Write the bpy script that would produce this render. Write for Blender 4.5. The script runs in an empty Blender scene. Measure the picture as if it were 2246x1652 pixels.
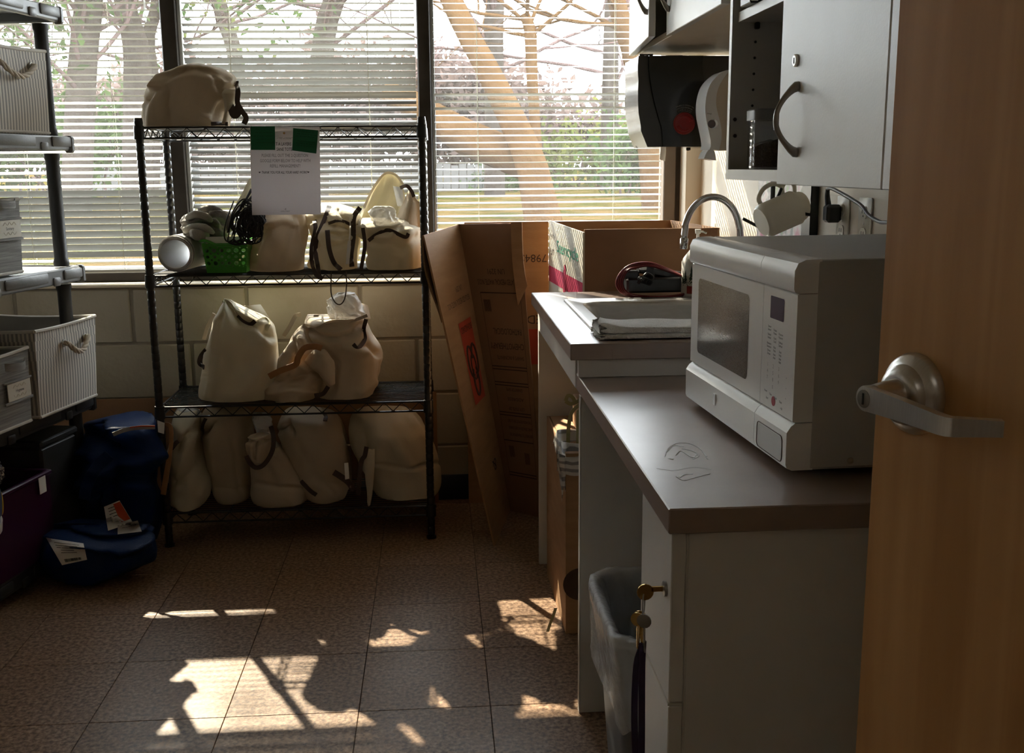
import bpy, math, random
import numpy as np
from mathutils import Vector, Matrix

S = bpy.context.scene
COL = S.collection
random.seed(7)

# ------------------------------------------------------------------ camera
F_PX, CX, CY = 2342.5, 1123.0, 826.0
CAM = np.array([0.81284, -2.29422, 1.23647])
RM = np.array([[0.99746457, -0.07067590, -0.00832818],      # right
               [-0.02184471, -0.19270023, -0.98101449],     # down
               [0.06772924, 0.97870912, -0.19375554]])      # forward
cd = bpy.data.cameras.new('camera')
cd.sensor_width = 36.0
cd.lens = F_PX / 2246.0 * 36.0
cd.clip_start = 0.05
cam = bpy.data.objects.new('camera', cd)
COL.objects.link(cam)
M = Matrix.Identity(4)
for i in range(3):
    M[i][0], M[i][1], M[i][2], M[i][3] = RM[0][i], -RM[1][i], -RM[2][i], CAM[i]
cam.matrix_world = M
S.camera = cam

# ------------------------------------------------------------------ sky, sun, lamps, exposure
W = bpy.data.worlds.new('sky')
S.world = W
W.use_nodes = True
wn = W.node_tree.nodes
wn['Background'].inputs[0].default_value = (0.90, 0.95, 1.0, 1)
wn['Background'].inputs[1].default_value = 5.6
SUN_DIR = Vector((0.49, -1.0, -0.865)).normalized()
sl = bpy.data.lights.new('sun', 'SUN')
sl.energy = 7.6
sl.angle = math.radians(0.53)
sl.color = (1.0, 0.87, 0.67)
so = bpy.data.objects.new('sun', sl)
so.rotation_euler = SUN_DIR.to_track_quat('-Z', 'Y').to_euler()
so.location = (-3, 8, 9)
COL.objects.link(so)
hl = bpy.data.lights.new('unseen_fill_light', 'AREA')  # unseen fill lamp added behind the camera to lift the dark faces
hl.shape = 'RECTANGLE'
hl.size, hl.size_y = 1.1, 0.5
hl.energy = 0.6
hl.color = (1.0, 0.9, 0.76)
ho = bpy.data.objects.new('unseen_fill_light', hl)
ho.location = (0.5, -3.3, 2.5)
COL.objects.link(ho)
vs = S.view_settings
vs.view_transform = 'Standard'
vs.look = 'None'
vs.gamma = 1.0
vs.exposure = 1.68
vs.use_curve_mapping = False
cy = S.cycles
cy.use_denoising = True
cy.max_bounces = 10
cy.diffuse_bounces = 6
cy.glossy_bounces = 5
cy.transmission_bounces = 6
cy.transparent_max_bounces = 24
cy.sample_clamp_indirect = 6.0
cy.caustics_reflective = False
cy.caustics_refractive = False

# ------------------------------------------------------------------ pixel <-> place helpers
def ray(u, v):
    return np.array([(u - CX) / F_PX, (v - CY) / F_PX, 1.0]) @ RM
def at(u, v, Y):
    d = ray(u, v); return CAM + d * ((Y - CAM[1]) / d[1])
def atx(u, v, X):
    d = ray(u, v); return CAM + d * ((X - CAM[0]) / d[0])
def atz(u, v, Z):
    d = ray(u, v); return CAM + d * ((Z - CAM[2]) / d[2])
def proj(P):
    c = (np.asarray(P) - CAM) @ RM.T
    return np.stack([CX + F_PX * c[..., 0] / c[..., 2], CY + F_PX * c[..., 1] / c[..., 2]], -1)

# ------------------------------------------------------------------ materials
def new_mat(name):
    m = bpy.data.materials.new(name)
    m.use_nodes = True
    nt = m.node_tree
    return m, nt, nt.nodes['Principled BSDF']
def lk(nt, a, b):
    nt.links.new(a, b)
def mat(name, c, rough=0.5, metal=0.0, c2=None, scale=40.0, bump=0.0, bscale=None, stretch=None, spec=None,
        coat=0.0, trans=0.0, detail=3.0, contrast=(0.35, 0.65), emit=None, coord='Object', sheen=0.0, alpha=None):
    m, nt, b = new_mat(name)
    b.inputs['Base Color'].default_value = (*c, 1)
    b.inputs['Roughness'].default_value = rough
    b.inputs['Metallic'].default_value = metal
    if spec is not None: b.inputs['Specular IOR Level'].default_value = spec
    if coat: b.inputs['Coat Weight'].default_value = coat; b.inputs['Coat Roughness'].default_value = 0.08
    if sheen: b.inputs['Sheen Weight'].default_value = sheen
    if emit: b.inputs['Emission Color'].default_value = (*emit[0], 1); b.inputs['Emission Strength'].default_value = emit[1]
    vec = None
    if c2 is not None or bump:
        tc = nt.nodes.new('ShaderNodeTexCoord')
        vec = tc.outputs[coord]
        if stretch:
            mp = nt.nodes.new('ShaderNodeMapping')
            mp.inputs['Scale'].default_value = stretch
            lk(nt, vec, mp.inputs['Vector']); vec = mp.outputs['Vector']
    if c2 is not None:
        n = nt.nodes.new('ShaderNodeTexNoise')
        n.inputs['Scale'].default_value = scale
        n.inputs['Detail'].default_value = detail
        lk(nt, vec, n.inputs['Vector'])
        r = nt.nodes.new('ShaderNodeValToRGB')
        r.color_ramp.elements[0].color = (*c, 1); r.color_ramp.elements[1].color = (*c2, 1)
        r.color_ramp.elements[0].position, r.color_ramp.elements[1].position = contrast
        lk(nt, n.outputs['Fac'], r.inputs['Fac'])
        lk(nt, r.outputs['Color'], b.inputs['Base Color'])
    if bump:
        n2 = nt.nodes.new('ShaderNodeTexNoise')
        n2.inputs['Scale'].default_value = bscale or scale
        n2.inputs['Detail'].default_value = 3
        lk(nt, vec, n2.inputs['Vector'])
        bp = nt.nodes.new('ShaderNodeBump')
        bp.inputs['Strength'].default_value = 1.0
        bp.inputs['Distance'].default_value = bump
        lk(nt, n2.outputs['Fac'], bp.inputs['Height'])
        lk(nt, bp.outputs['Normal'], b.inputs['Normal'])
    if trans:
        t = nt.nodes.new('ShaderNodeBsdfTranslucent')
        src = b.inputs['Base Color'].links
        if src: lk(nt, src[0].from_socket, t.inputs['Color'])
        else: t.inputs['Color'].default_value = (*c, 1)
        mx = nt.nodes.new('ShaderNodeMixShader')
        mx.inputs[0].default_value = trans
        out = nt.nodes['Material Output']
        lk(nt, b.outputs[0], mx.inputs[1]); lk(nt, t.outputs[0], mx.inputs[2]); lk(nt, mx.outputs[0], out.inputs[0])
    return m

def film_mat(name, c, clear=0.5, rough=0.25, bump=0.004, bscale=28):
    m = mat(name, c, rough, c2=tuple(min(1, x * 1.1) for x in c), scale=12, bump=bump, bscale=bscale)
    nt = m.node_tree; b = nt.nodes['Principled BSDF']; out = nt.nodes['Material Output']
    tr = nt.nodes.new('ShaderNodeBsdfTransparent'); mx = nt.nodes.new('ShaderNodeMixShader'); mx.inputs[0].default_value = clear
    lk(nt, b.outputs[0], mx.inputs[1]); lk(nt, tr.outputs[0], mx.inputs[2]); lk(nt, mx.outputs[0], out.inputs[0])
    return m
def glass_mat(name, tint=(1, 1, 1), veil=0.0, rough=0.0, refl=1.0):
    """thin pane: clear film that reflects by Fresnel and mixes in a pale translucent veil"""
    m, nt, b = new_mat(name)
    nt.nodes.remove(b)
    out = nt.nodes['Material Output']
    tr = nt.nodes.new('ShaderNodeBsdfTransparent'); tr.inputs[0].default_value = (*tint, 1)
    gl = nt.nodes.new('ShaderNodeBsdfGlossy'); gl.inputs['Roughness'].default_value = rough
    fr = nt.nodes.new('ShaderNodeFresnel')
    ge = nt.nodes.new('ShaderNodeNewGeometry'); mi = nt.nodes.new('ShaderNodeMapRange')
    mi.inputs[3].default_value = 1.45; mi.inputs[4].default_value = 1 / 1.45     # same reflection from both faces of the film
    lk(nt, ge.outputs['Backfacing'], mi.inputs[0]); lk(nt, mi.outputs[0], fr.inputs[0])
    mx = nt.nodes.new('ShaderNodeMixShader')
    lk(nt, fr.outputs[0], mx.inputs[0]); lk(nt, tr.outputs[0], mx.inputs[1]); lk(nt, gl.outputs[0], mx.inputs[2])
    last = mx
    if veil:
        d = nt.nodes.new('ShaderNodeBsdfTranslucent'); d.inputs[0].default_value = (0.95, 0.95, 0.95, 1)
        m2 = nt.nodes.new('ShaderNodeMixShader'); m2.inputs[0].default_value = veil
        lk(nt, mx.outputs[0], m2.inputs[1]); lk(nt, d.outputs[0], m2.inputs[2]); last = m2
    lk(nt, last.outputs[0], out.inputs[0])
    return m

# ------------------------------------------------------------------ mesh builder
def V3(p): return (float(p[0]), float(p[1]), float(p[2]))
ROOT = {}
class MB:
    def __init__(s): s.v, s.f = [], []
    def add(s, vs, fs):
        o = len(s.v); s.v += [V3(p) for p in vs]; s.f += [tuple(i + o for i in f) for f in fs]; return s
    def box(s, x0, y0, z0, x1, y1, z1, b=0.0):
        return s.obox(((x0 + x1) / 2, (y0 + y1) / 2, (z0 + z1) / 2), (abs(x1 - x0) / 2, 0, 0), (0, abs(y1 - y0) / 2, 0), (0, 0, abs(z1 - z0) / 2), b)
    def obox(s, c, a, b_, d, bev=0.0):
        c, a, b_, d = (np.array(x, float) for x in (c, a, b_, d))
        if np.dot(np.cross(a, b_), d) < 0: a = -a
        if bev <= 0:
            vs = [c + i * a + j * b_ + k * d for k in (-1, 1) for j in (-1, 1) for i in (-1, 1)]
            return s.add(vs, [(0, 2, 3, 1), (4, 5, 7, 6), (0, 1, 5, 4), (2, 6, 7, 3), (0, 4, 6, 2), (1, 3, 7, 5)])
        L = [np.linalg.norm(x) for x in (a, b_, d)]
        t = [1 - min(bev, l * 0.49) / l for l in L]
        vs, idx = [], {}
        for k in (-1, 1):
            for j in (-1, 1):
                for i in (-1, 1):
                    for ax in range(3):
                        e = [i, j, k]
                        w = [e[q] * (1 if q == ax else t[q]) for q in range(3)]
                        idx[(i, j, k, ax)] = len(vs)
                        vs.append(c + w[0] * a + w[1] * b_ + w[2] * d)
        fs = []
        def q(*ks): fs.append(tuple(idx[x] for x in ks))
        for sg in (-1, 1):
            o = [(-1, -1), (1, -1), (1, 1), (-1, 1)]
            if sg < 0: o = o[::-1]
            q(*[(sg, p, r, 0) for p, r in o])
            q(*[(r, sg, p, 1) for p, r in o])
            q(*[(p, r, sg, 2) for p, r in o])
        for p in (-1, 1):
            for r in (-1, 1):
                # edges along x (j=p,k=r), y, z
                e = [(-1, p, r, 1), (1, p, r, 1), (1, p, r, 2), (-1, p, r, 2)]
                q(*(e if p * r < 0 else e[::-1]))
                e = [(p, -1, r, 0), (p, 1, r, 0), (p, 1, r, 2), (p, -1, r, 2)]
                q(*(e if p * r > 0 else e[::-1]))
                e = [(p, r, -1, 0), (p, r, 1, 0), (p, r, 1, 1), (p, r, -1, 1)]
                q(*(e if p * r < 0 else e[::-1]))
        for k in (-1, 1):
            for j in (-1, 1):
                for i in (-1, 1):
                    t3 = [(i, j, k, 0), (i, j, k, 1), (i, j, k, 2)]
                    q(*(t3 if i * j * k > 0 else t3[::-1]))
        return s.add(vs, fs)
    def tube(s, pts, r, n=8, closed=False, cap=True):
        P = [np.array(p, float) for p in pts]; m = len(P)
        rs = r if hasattr(r, '__len__') else [r] * m
        vs, fs = [], []
        prev = None
        for i in range(m):
            if closed: t = P[(i + 1) % m] - P[i - 1]
            else: t = P[min(i + 1, m - 1)] - P[max(i - 1, 0)]
            t = t / (np.linalg.norm(t) + 1e-12)
            if prev is None:
                h = np.array([0, 0, 1.0]) if abs(t[2]) < 0.9 else np.array([1.0, 0, 0])
            else: h = prev
            x = h - t * np.dot(h, t); x /= np.linalg.norm(x) + 1e-12; y = np.cross(t, x); prev = x
            for k in range(n):
                a = 2 * math.pi * k / n
                vs.append(P[i] + rs[i] * (math.cos(a) * x + math.sin(a) * y))
        for i in range(m if closed else m - 1):
            j = (i + 1) % m
            for k in range(n):
                fs.append((i * n + k, i * n + (k + 1) % n, j * n + (k + 1) % n, j * n + k))
        if cap and not closed:
            fs.append(tuple(range(n))[::-1]); fs.append(tuple((m - 1) * n + k for k in range(n)))
        return s.add(vs, fs)
    def lathe(s, prof, o, ax=(0, 0, 1), n=24, cap=True):
        """prof: (radius, height) along ax from o"""
        ax = np.array(ax, float); ax /= np.linalg.norm(ax); o = np.array(o, float)
        h = np.array([0, 0, 1.0]) if abs(ax[2]) < 0.9 else np.array([1.0, 0, 0])
        x = h - ax * np.dot(h, ax); x /= np.linalg.norm(x); y = np.cross(ax, x)
        vs, fs = [], []
        for r, z in prof:
            for k in range(n):
                a = 2 * math.pi * k / n
                vs.append(o + ax * z + r * (math.cos(a) * x + math.sin(a) * y))
        for i in range(len(prof) - 1):
            for k in range(n):
                fs.append((i * n + k, i * n + (k + 1) % n, (i + 1) * n + (k + 1) % n, (i + 1) * n + k))
        if cap:
            fs.append(tuple(range(n))[::-1]); fs.append(tuple((len(prof) - 1) * n + k for k in range(n)))
        return s.add(vs, fs)
    def grid(s, fn, nu, nv, cu=False):
        vs = [fn(i / (nu if cu else nu - 1), j / (nv - 1)) for j in range(nv) for i in range(nu)]
        fs = []
        for j in range(nv - 1):
            for i in range(nu if cu else nu - 1):
                i2 = (i + 1) % nu
                fs.append((j * nu + i, j * nu + i2, (j + 1) * nu + i2, (j + 1) * nu + i))
        return s.add(vs, fs)
    def sheet(s, fn, nu, nv, th):
        """a sheet with real thickness: front from fn, back pushed along its normal"""
        g = MB().grid(fn, nu, nv)
        v = np.array(g.v).reshape(nv, nu, 3)
        du = np.gradient(v, axis=1); dv = np.gradient(v, axis=0)
        nn = np.cross(du, dv); nn /= np.linalg.norm(nn, axis=2, keepdims=True) + 1e-12
        b = v - nn * th
        o = nu * nv
        fs = list(g.f) + [tuple(i + o for i in f[::-1]) for f in g.f]
        edge = [i for i in range(nu)] + [j * nu + nu - 1 for j in range(1, nv)] + [(nv - 1) * nu + i for i in range(nu - 2, -1, -1)] + [j * nu for j in range(nv - 2, 0, -1)]
        for k in range(len(edge)):
            a, c = edge[k], edge[(k + 1) % len(edge)]
            fs.append((c, a, a + o, c + o))
        return s.add(list(v.reshape(-1, 3)) + list(b.reshape(-1, 3)), fs)
    def ribbon(s, pts, w, side, th=0.0025):
        """flat strap of width w along pts; side = across direction(s)"""
        P = np.array(pts, float)
        sd = np.array(side, float)
        if sd.ndim == 1: sd = np.repeat(sd[None], len(P), 0)
        sd = sd / (np.linalg.norm(sd, axis=1, keepdims=True) + 1e-12)
        ws = np.array(w if hasattr(w, '__len__') else [w] * len(P))[:, None]
        t = np.gradient(P, axis=0); nn = np.cross(t, sd); nn /= np.linalg.norm(nn, axis=1, keepdims=True) + 1e-12
        a, b = P - sd * ws / 2, P + sd * ws / 2
        vs = []
        for i in range(len(P)):
            vs += [a[i] - nn[i] * th / 2, b[i] - nn[i] * th / 2, b[i] + nn[i] * th / 2, a[i] + nn[i] * th / 2]
        fs = [(3, 2, 1, 0), tuple(4 * (len(P) - 1) + k for k in range(4))]
        for i in range(len(P) - 1):
            for k in range(4):
                fs.append((4 * i + k, 4 * i + (k + 1) % 4, 4 * i + 4 + (k + 1) % 4, 4 * i + 4 + k))
        return s.add(vs, fs)
    def build(s, name, m, parent=None, smooth=35, kind=None, label=None):
        off = ROOT.get(parent.name, (0, 0, 0)) if parent else (0, 0, 0)
        me = bpy.data.meshes.new(name)
        vs = [(a[0] - off[0], a[1] - off[1], a[2] - off[2]) for a in s.v]
        me.from_pydata(vs, [], s.f)
        me.update()
        if smooth:
            me.shade_smooth()
            if smooth < 180: me.set_sharp_from_angle(angle=math.radians(smooth))
        if m: me.materials.append(m)
        o = bpy.data.objects.new(name, me)
        COL.objects.link(o)
        if parent:
            o.parent = parent; ROOT[o.name] = off
        if kind: o['kind'] = kind
        if label: o['label'] = label
        return o

def thing(name, label, cat, loc, group=None):
    o = bpy.data.objects.new(name, None)
    o.empty_display_size = 0.05
    o.location = V3(loc)
    COL.objects.link(o)
    ROOT[o.name] = V3(loc)
    o['label'] = label; o['category'] = cat
    if group: o['group'] = group
    return o
def tag(o, label, cat, group=None, kind=None):
    o['label'] = label; o['category'] = cat
    if group: o['group'] = group
    if kind: o['kind'] = kind
    return o
def struct(o):
    o['kind'] = 'structure'; return o
def smoothpath(pts, n=40, closed=False):
    P = np.array(pts, float)
    if closed: P = np.vstack([P[-1:], P, P[:2]])
    else: P = np.vstack([2 * P[0] - P[1], P, 2 * P[-1] - P[-2]])
    m = len(P) - 3; out = []
    for t in np.linspace(0, m, n, endpoint=not closed):
        i = min(int(t), m - 1); f = t - i
        a, b, c, d = P[i:i + 4]
        out.append(0.5 * (2 * b + (c - a) * f + (2 * a - 5 * b + 4 * c - d) * f * f + (3 * b - a - 3 * c + d) * f ** 3))
    return out

# lettering: a text outline turned into a mesh and laid on any surface map fn(s,t)->point
def text_verts(txt, size, align='CENTER', shear=0.0, bold=0.0):
    cu = bpy.data.curves.new('lettering', 'FONT')
    cu.body = txt; cu.size = size; cu.align_x = align; cu.align_y = 'CENTER'; cu.resolution_u = 2; cu.shear = shear
    if bold: cu.offset = bold
    o = bpy.data.objects.new('lettering', cu)
    COL.objects.link(o)
    me = bpy.data.meshes.new_from_object(o)
    vs = [tuple(v.co) for v in me.vertices]; fs = [tuple(p.vertices) for p in me.polygons]
    bpy.data.objects.remove(o); bpy.data.meshes.remove(me); bpy.data.curves.remove(cu)
    return vs, fs
def letter(mb, txt, size, org, ex, ey, align='CENTER', shear=0.0, bold=0.0):
    vs, fs = text_verts(txt, size, align, shear, bold)
    org, ex, ey = (np.array(a, float) for a in (org, ex, ey))
    mb.add([org + ex * v[0] + ey * v[1] for v in vs], fs)
# ================================================================== SETTING
T = 0.3048
YW, YG, XR, XL, ZC = 1.588, 1.70, 1.775, -1.06, 2.62
m_tile, nt, b = new_mat('vinyl_tile')
geo = nt.nodes.new('ShaderNodeNewGeometry')
def tile_noise(scale, detail):
    n = nt.nodes.new('ShaderNodeTexNoise'); n.inputs['Scale'].default_value = scale; n.inputs['Detail'].default_value = detail
    n.inputs['Roughness'].default_value = 0.6
    lk(nt, geo.outputs['Position'], n.inputs['Vector']); return n
n1 = tile_noise(95, 3)
rp = nt.nodes.new('ShaderNodeValToRGB')
e = rp.color_ramp.elements
e[0].position, e[0].color = 0.36, (0.105, 0.058, 0.034, 1)
e[1].position, e[1].color = 0.68, (0.42, 0.29, 0.19, 1)
k = e.new(0.5); k.color = (0.245, 0.150, 0.092, 1)
lk(nt, n1.outputs['Fac'], rp.inputs['Fac'])
oi = nt.nodes.new('ShaderNodeObjectInfo')
hs = nt.nodes.new('ShaderNodeHueSaturation')
mr = nt.nodes.new('ShaderNodeMapRange'); mr.inputs[3].default_value = 0.9; mr.inputs[4].default_value = 1.1
lk(nt, oi.outputs['Random'], mr.inputs[0]); lk(nt, mr.outputs[0], hs.inputs['Value']); lk(nt, rp.outputs['Color'], hs.inputs['Color'])
lk(nt, hs.outputs['Color'], b.inputs['Base Color'])
n3 = tile_noise(7, 2)
mr2 = nt.nodes.new('ShaderNodeMapRange'); mr2.inputs[3].default_value = 0.30; mr2.inputs[4].default_value = 0.48
lk(nt, n3.outputs['Fac'], mr2.inputs[0]); lk(nt, mr2.outputs[0], b.inputs['Roughness'])
b.inputs['Specular IOR Level'].default_value = 0.36

m_paint = mat('painted_block', (0.3571, 0.3168, 0.2477), 0.42, c2=(0.3802, 0.3398, 0.2707), scale=6, bump=0.0016, bscale=55)
m_plaster = mat('painted_plaster', (0.651, 0.5673, 0.4464), 0.45, c2=(0.6882, 0.6045, 0.4836), scale=4, bump=0.0004, bscale=30)
m_ceil = mat('ceiling_paint', (0.8, 0.78, 0.74), 0.9, c2=(0.76, 0.74, 0.70), scale=30)
m_base = mat('cove_base', (0.010, 0.014, 0.022), 0.45, c2=(0.014, 0.018, 0.028), scale=8)
m_bronze = mat('bronze_frame', (0.030, 0.024, 0.020), 0.42, 0.3, c2=(0.04, 0.032, 0.026), scale=25)
m_bead = mat('glazing_bead', (0.42, 0.42, 0.41), 0.4, 0.5, c2=(0.48, 0.47, 0.45), scale=20)
m_jamb = mat('jamb_brown', (0.115, 0.082, 0.058), 0.5, c2=(0.135, 0.097, 0.068), scale=14)
m_dark = mat('joint_dark', (0.035, 0.025, 0.018), 0.8, c2=(0.03, 0.02, 0.015), scale=30)
m_mortar = mat('mortar', (0.3, 0.264, 0.21), 0.7, c2=(0.276, 0.24, 0.192), scale=30)
m_grass_d = mat('hall_floor', (0.2, 0.15, 0.11), 0.5, c2=(0.16, 0.12, 0.09), scale=60)
m_glass = glass_mat('window_glass', (0.97, 0.985, 0.98), veil=0.009)  # pale veil in the pane imitates glare haze over the outdoors

fl = struct(MB().box(XL - 0.1, -4.2, -0.08, XR + 0.1, YW + 0.2, -0.0045).build('floor', m_dark))
tile = None
for j in range(-3, 6):
    for i in range(-4, 6):
        x0, y0 = i * T, j * T
        if tile is None:
            tile = MB().box(0.0007, 0.0007, -0.0045, T - 0.0007, T - 0.0007, 0, 0.0008).build('tile', m_tile, fl); o = tile
        else:
            o = tile.copy(); COL.objects.link(o); o.parent = fl
        o.location = (x0, y0, 0)
MBh = MB().box(XL - 0.1, -4.2, -0.0045, XR + 0.1, -3 * T, 0)
MBh.build('tile', m_tile, fl)
struct(MB().box(XL - 0.15, -4.2, ZC, XR + 0.15, YG + 0.16, ZC + 0.1).build('ceiling', m_ceil))
struct(MB().box(XL - 0.12, -4.2, 0, XL, YG + 0.1, ZC).build('wall_left', m_plaster))
struct(MB().box(XR, -4.2, 0, XR + 0.12, YG + 0.1, ZC).build('wall_right', m_plaster))
wf = MB().box(XL, -2.42, 0, 0.60, -2.30, ZC).box(1.58, -2.42, 0, XR, -2.30, ZC).box(0.60, -2.42, 2.14, 1.58, -2.30, ZC)
struct(wf.build('wall_front', m_plaster))
struct(MB().box(XL - 0.12, -4.3, 0, XR + 0.12, -4.2, ZC).build('wall_hallway', m_plaster))

# window wall: painted blocks under the sill, plaster beside and above the windows
ZS = 0.822
wb = MB().box(XL, YW + 0.010, 0, XR, YW + 0.17, ZS).box(1.719, YW, ZS, XR, YW + 0.17, ZC)
wb.box(XL, YW, 2.02, 1.719, YW + 0.17, ZC)
wback = struct(wb.build('wall_back', m_plaster))
zj = [0.004, 0.212, 0.4145, 0.6175, 0.820]
for r in range(4):
    x = -1.06 - (0.03 if r % 2 else 0.235)
    while x < XR:
        xa, xb = max(x, XL) + 0.003, min(x + 0.4, XR) - 0.003
        if xb - xa > 0.03:
            MB().box(xa, YW, zj[r] + 0.0045, xb, YW + 0.02, zj[r + 1] - 0.0045, 0.004).build('block', m_paint, wback)
        x += 0.406
MB().box(XL, YW + 0.0085, 0, XR, YW + 0.012, ZS).build('mortar_bed', m_mortar, wback)
struct(MB().box(XL, YW - 0.006, 0, XR, YW - 0.0005, 0.098, 0.002).build('baseboard_back', m_base))
struct(MB().box(XL, YW - 0.012, ZS, 1.719, YG + 0.07, ZS + 0.012, 0.003).build('trim_1', m_plaster))
# ragged dark caulk joint beside the right jamb
mb = MB()
for i in range(70):
    z = 0.85 + i * 0.0165
    mb.box(1.7005 - random.random() * 0.006, YG - 0.02, z, 1.7185, YG - 0.004 + random.random() * 0.004, z + 0.0165)
struct(mb.build('trim_2', m_dark, smooth=0))

ZB, ZT = 0.834, 2.02
wins = [(XL, -0.131), (-0.075, 0.758), (0.806, 1.655)]
for n, (xa, xb) in enumerate(wins, 1):
    w = MB()
    w.box(xa, YG - 0.03, ZB, xb, YG + 0.05, ZB + 0.034, 0.003).box(xa, YG - 0.03, ZT - 0.03, xb, YG + 0.05, ZT, 0.003)
    wo = struct(w.build('window_%d' % n, m_bronze))
    MB().box(xa, YG + 0.018, ZB + 0.034, xb, YG + 0.024, ZT - 0.03).build('pane', m_glass, wo)
    if n < 3:
        MB().box(xb, YG - 0.035, ZB, wins[n][0], YG + 0.06, ZT, 0.004).build('mullion', m_bronze, wo)
        MB().box(wins[n][0], YG - 0.02, ZB + 0.034, wins[n][0] + 0.014, YG + 0.01, ZT - 0.03, 0.002).build('glazing_bead', m_bead, wo)
    else:
        MB().box(xb, YG - 0.03, ZB, 1.7005, YG + 0.06, ZT, 0.003).build('jamb', m_jamb, wo)

# eave over the windows
struct(MB().box(-4.5, YG + 0.17, 2.805, 4.5, 2.545, 2.95).build('ceiling_eave', m_ceil))

# ------------------------------------------------------------------ blinds
m_slat = mat('blind_slat', (0.3308, 0.3378, 0.3308), 0.35, c2=(0.3449, 0.3519, 0.3378), scale=3, trans=0.02)
m_cord = mat('ladder_cord', (0.80, 0.80, 0.74), 0.8, c2=(0.7, 0.7, 0.62), scale=60, trans=0.3)
m_wand = glass_mat('clear_rod', (0.85, 0.88, 0.88), veil=0.25)
PITCH, SW = 0.0239, 0.0240
def slat_mesh(name, L):
    mb = MB(); n = 6; vs, fs = [], []
    for x in (-L / 2, L / 2):
        for i in range(n + 1):
            s = i / n * 2 - 1
            vs.append((x, s * SW / 2, 0.0018 * (1 - s * s)))
    for i in range(n):
        fs.append((i, i + n + 1, i + n + 2, i + 1))
    mb.add(vs, fs)
    me = bpy.data.meshes.new(name); me.from_pydata(mb.v, [], mb.f); me.shade_smooth(); me.materials.append(m_slat)
    return me
def blind(label, xa, xb, tilt, cords, wand):
    yb = YG - 0.052
    t = thing('window_blind', label, 'blind', ((xa + xb) / 2, yb, ZB), 'mini blinds on the windows')
    t0 = (xa + xb) / 2
    me = slat_mesh('slat', xb - xa)
    z = ZB + 0.055
    k = 0
    while z < ZT - 0.05:
        o = bpy.data.objects.new('slat', me); COL.objects.link(o); o.parent = t
        # + tilt: room-side edge lower than the glass-side edge
        o.location = (random.uniform(-.0008, .0008), 0, z - ZB + random.uniform(-.0006, .0006))
        o.rotation_euler = (math.radians(tilt(z) + random.uniform(-1.0, 1.0)), random.uniform(-.0006, .0006), 0)
        z += PITCH; k += 1
    MB().box(xa, yb - 0.013, ZB + 0.036, xb, yb + 0.013, ZB + 0.048, 0.004).build('bottom_rail', m_slat, t)
    MB().box(xa, yb - 0.02, ZT - 0.045, xb, yb + 0.02, ZT - 0.005, 0.003).build('head_rail', m_slat, t)
    for x in cords:
        for dy in (-0.0135, 0.0135):
            MB().tube([(x, yb + dy, ZB + 0.045), (x, yb + dy, ZT - 0.04)], 0.0009, 5).build('ladder_cord', m_cord, t)
    if wand:
        MB().tube([(wand[0], yb - 0.024, wand[1]), (wand[0], yb - 0.024, ZT - 0.02)], 0.0035, 8).build('tilt_wand', m_wand, t)
    return t
def tilt_l(z):
    if z > 1.478: return -8
    if z > 1.165: return 25
    if z > 0.925: return -66
    return 24
def tilt_m(z):
    if z > 1.735: return -5
    if z > 1.66: return -18
    if z > 1.62: return -35
    if z > 1.477: return -58
    return 42
def tilt_r(z):
    if z >= 1.51: return 12
    if z >= 1.415: return -20
    if 1.235 < z < 1.275: return -8
    return 13
XLB = -1.04
blind('white mini blind on the left window, slats shut in its lower part', XLB, -0.137, tilt_l, (-0.62, at(268, 500, 1.64)[0], XLB + 0.1), (at(317, 20, 1.62)[0], at(317, 48, 1.62)[2]))
blind('white mini blind behind the wire shelving, slats mostly closed', -0.052, 0.752, tilt_m, (at(510, 200, 1.64)[0], at(809, 200, 1.64)[0]), (at(876, 20, 1.62)[0], at(876, 62, 1.62)[2]))
blind('open white mini blind on the right window above the cardboard', 0.815, 1.640, tilt_r, (at(1047, 200, 1.64)[0], at(1349, 200, 1.64)[0]), None)
# small white slat brackets hanging at the right blind's end are its lift cord
# ------------------------------------------------------------------ outdoors
m_lawn = mat('lawn', (0.020, 0.022, 0.0035), 0.95, c2=(0.052, 0.034, 0.013), scale=1.6, detail=6, contrast=(0.4, 0.6), bump=0.03, bscale=9)
m_bark_o = mat('bark_tan', (0.04687, 0.02455, 0.008928), 0.9, c2=(0.06696, 0.03571, 0.01428), scale=5, bump=0.02, bscale=12)
m_bark_d = mat('bark_grey', (0.02975, 0.0238, 0.01934), 0.9, c2=(0.04462, 0.0357, 0.02975), scale=6, bump=0.02, bscale=12)
m_twig = mat('twig', (0.0578, 0.0408, 0.0374), 0.9, c2=(0.102, 0.068, 0.0646), scale=3)
m_leaf_g = mat('leaf_green', (0.02244, 0.04114, 0.01309), 0.5, c2=(0.04862, 0.0748, 0.02244), scale=2, trans=0.35)
m_leaf_y = mat('leaf_light', (0.068, 0.0816, 0.0238), 0.5, c2=(0.1088, 0.1122, 0.034), scale=2, trans=0.4)
m_scrub = mat('dry_scrub', (0.0748, 0.05236, 0.04675), 0.9, c2=(0.1197, 0.08602, 0.0767), scale=1.5, trans=0.3)
m_fence = mat('fence_board', (0.08611, 0.08415, 0.08224), 0.85, c2=(0.1013, 0.09749, 0.09367), scale=4)
for m_ in (m_lawn, m_bark_o, m_bark_d, m_twig, m_leaf_g, m_leaf_y, m_scrub, m_fence):
    m_.node_tree.nodes['Principled BSDF'].inputs['Specular IOR Level'].default_value = 0.0
def lawn_z(x, y):
    return 0.70 + 0.006 * max(0, y - 2.2) + 0.03 * math.sin(x * 0.8 + y * 0.3) * min(1, max(0, (y - 2.5) / 4))
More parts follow.
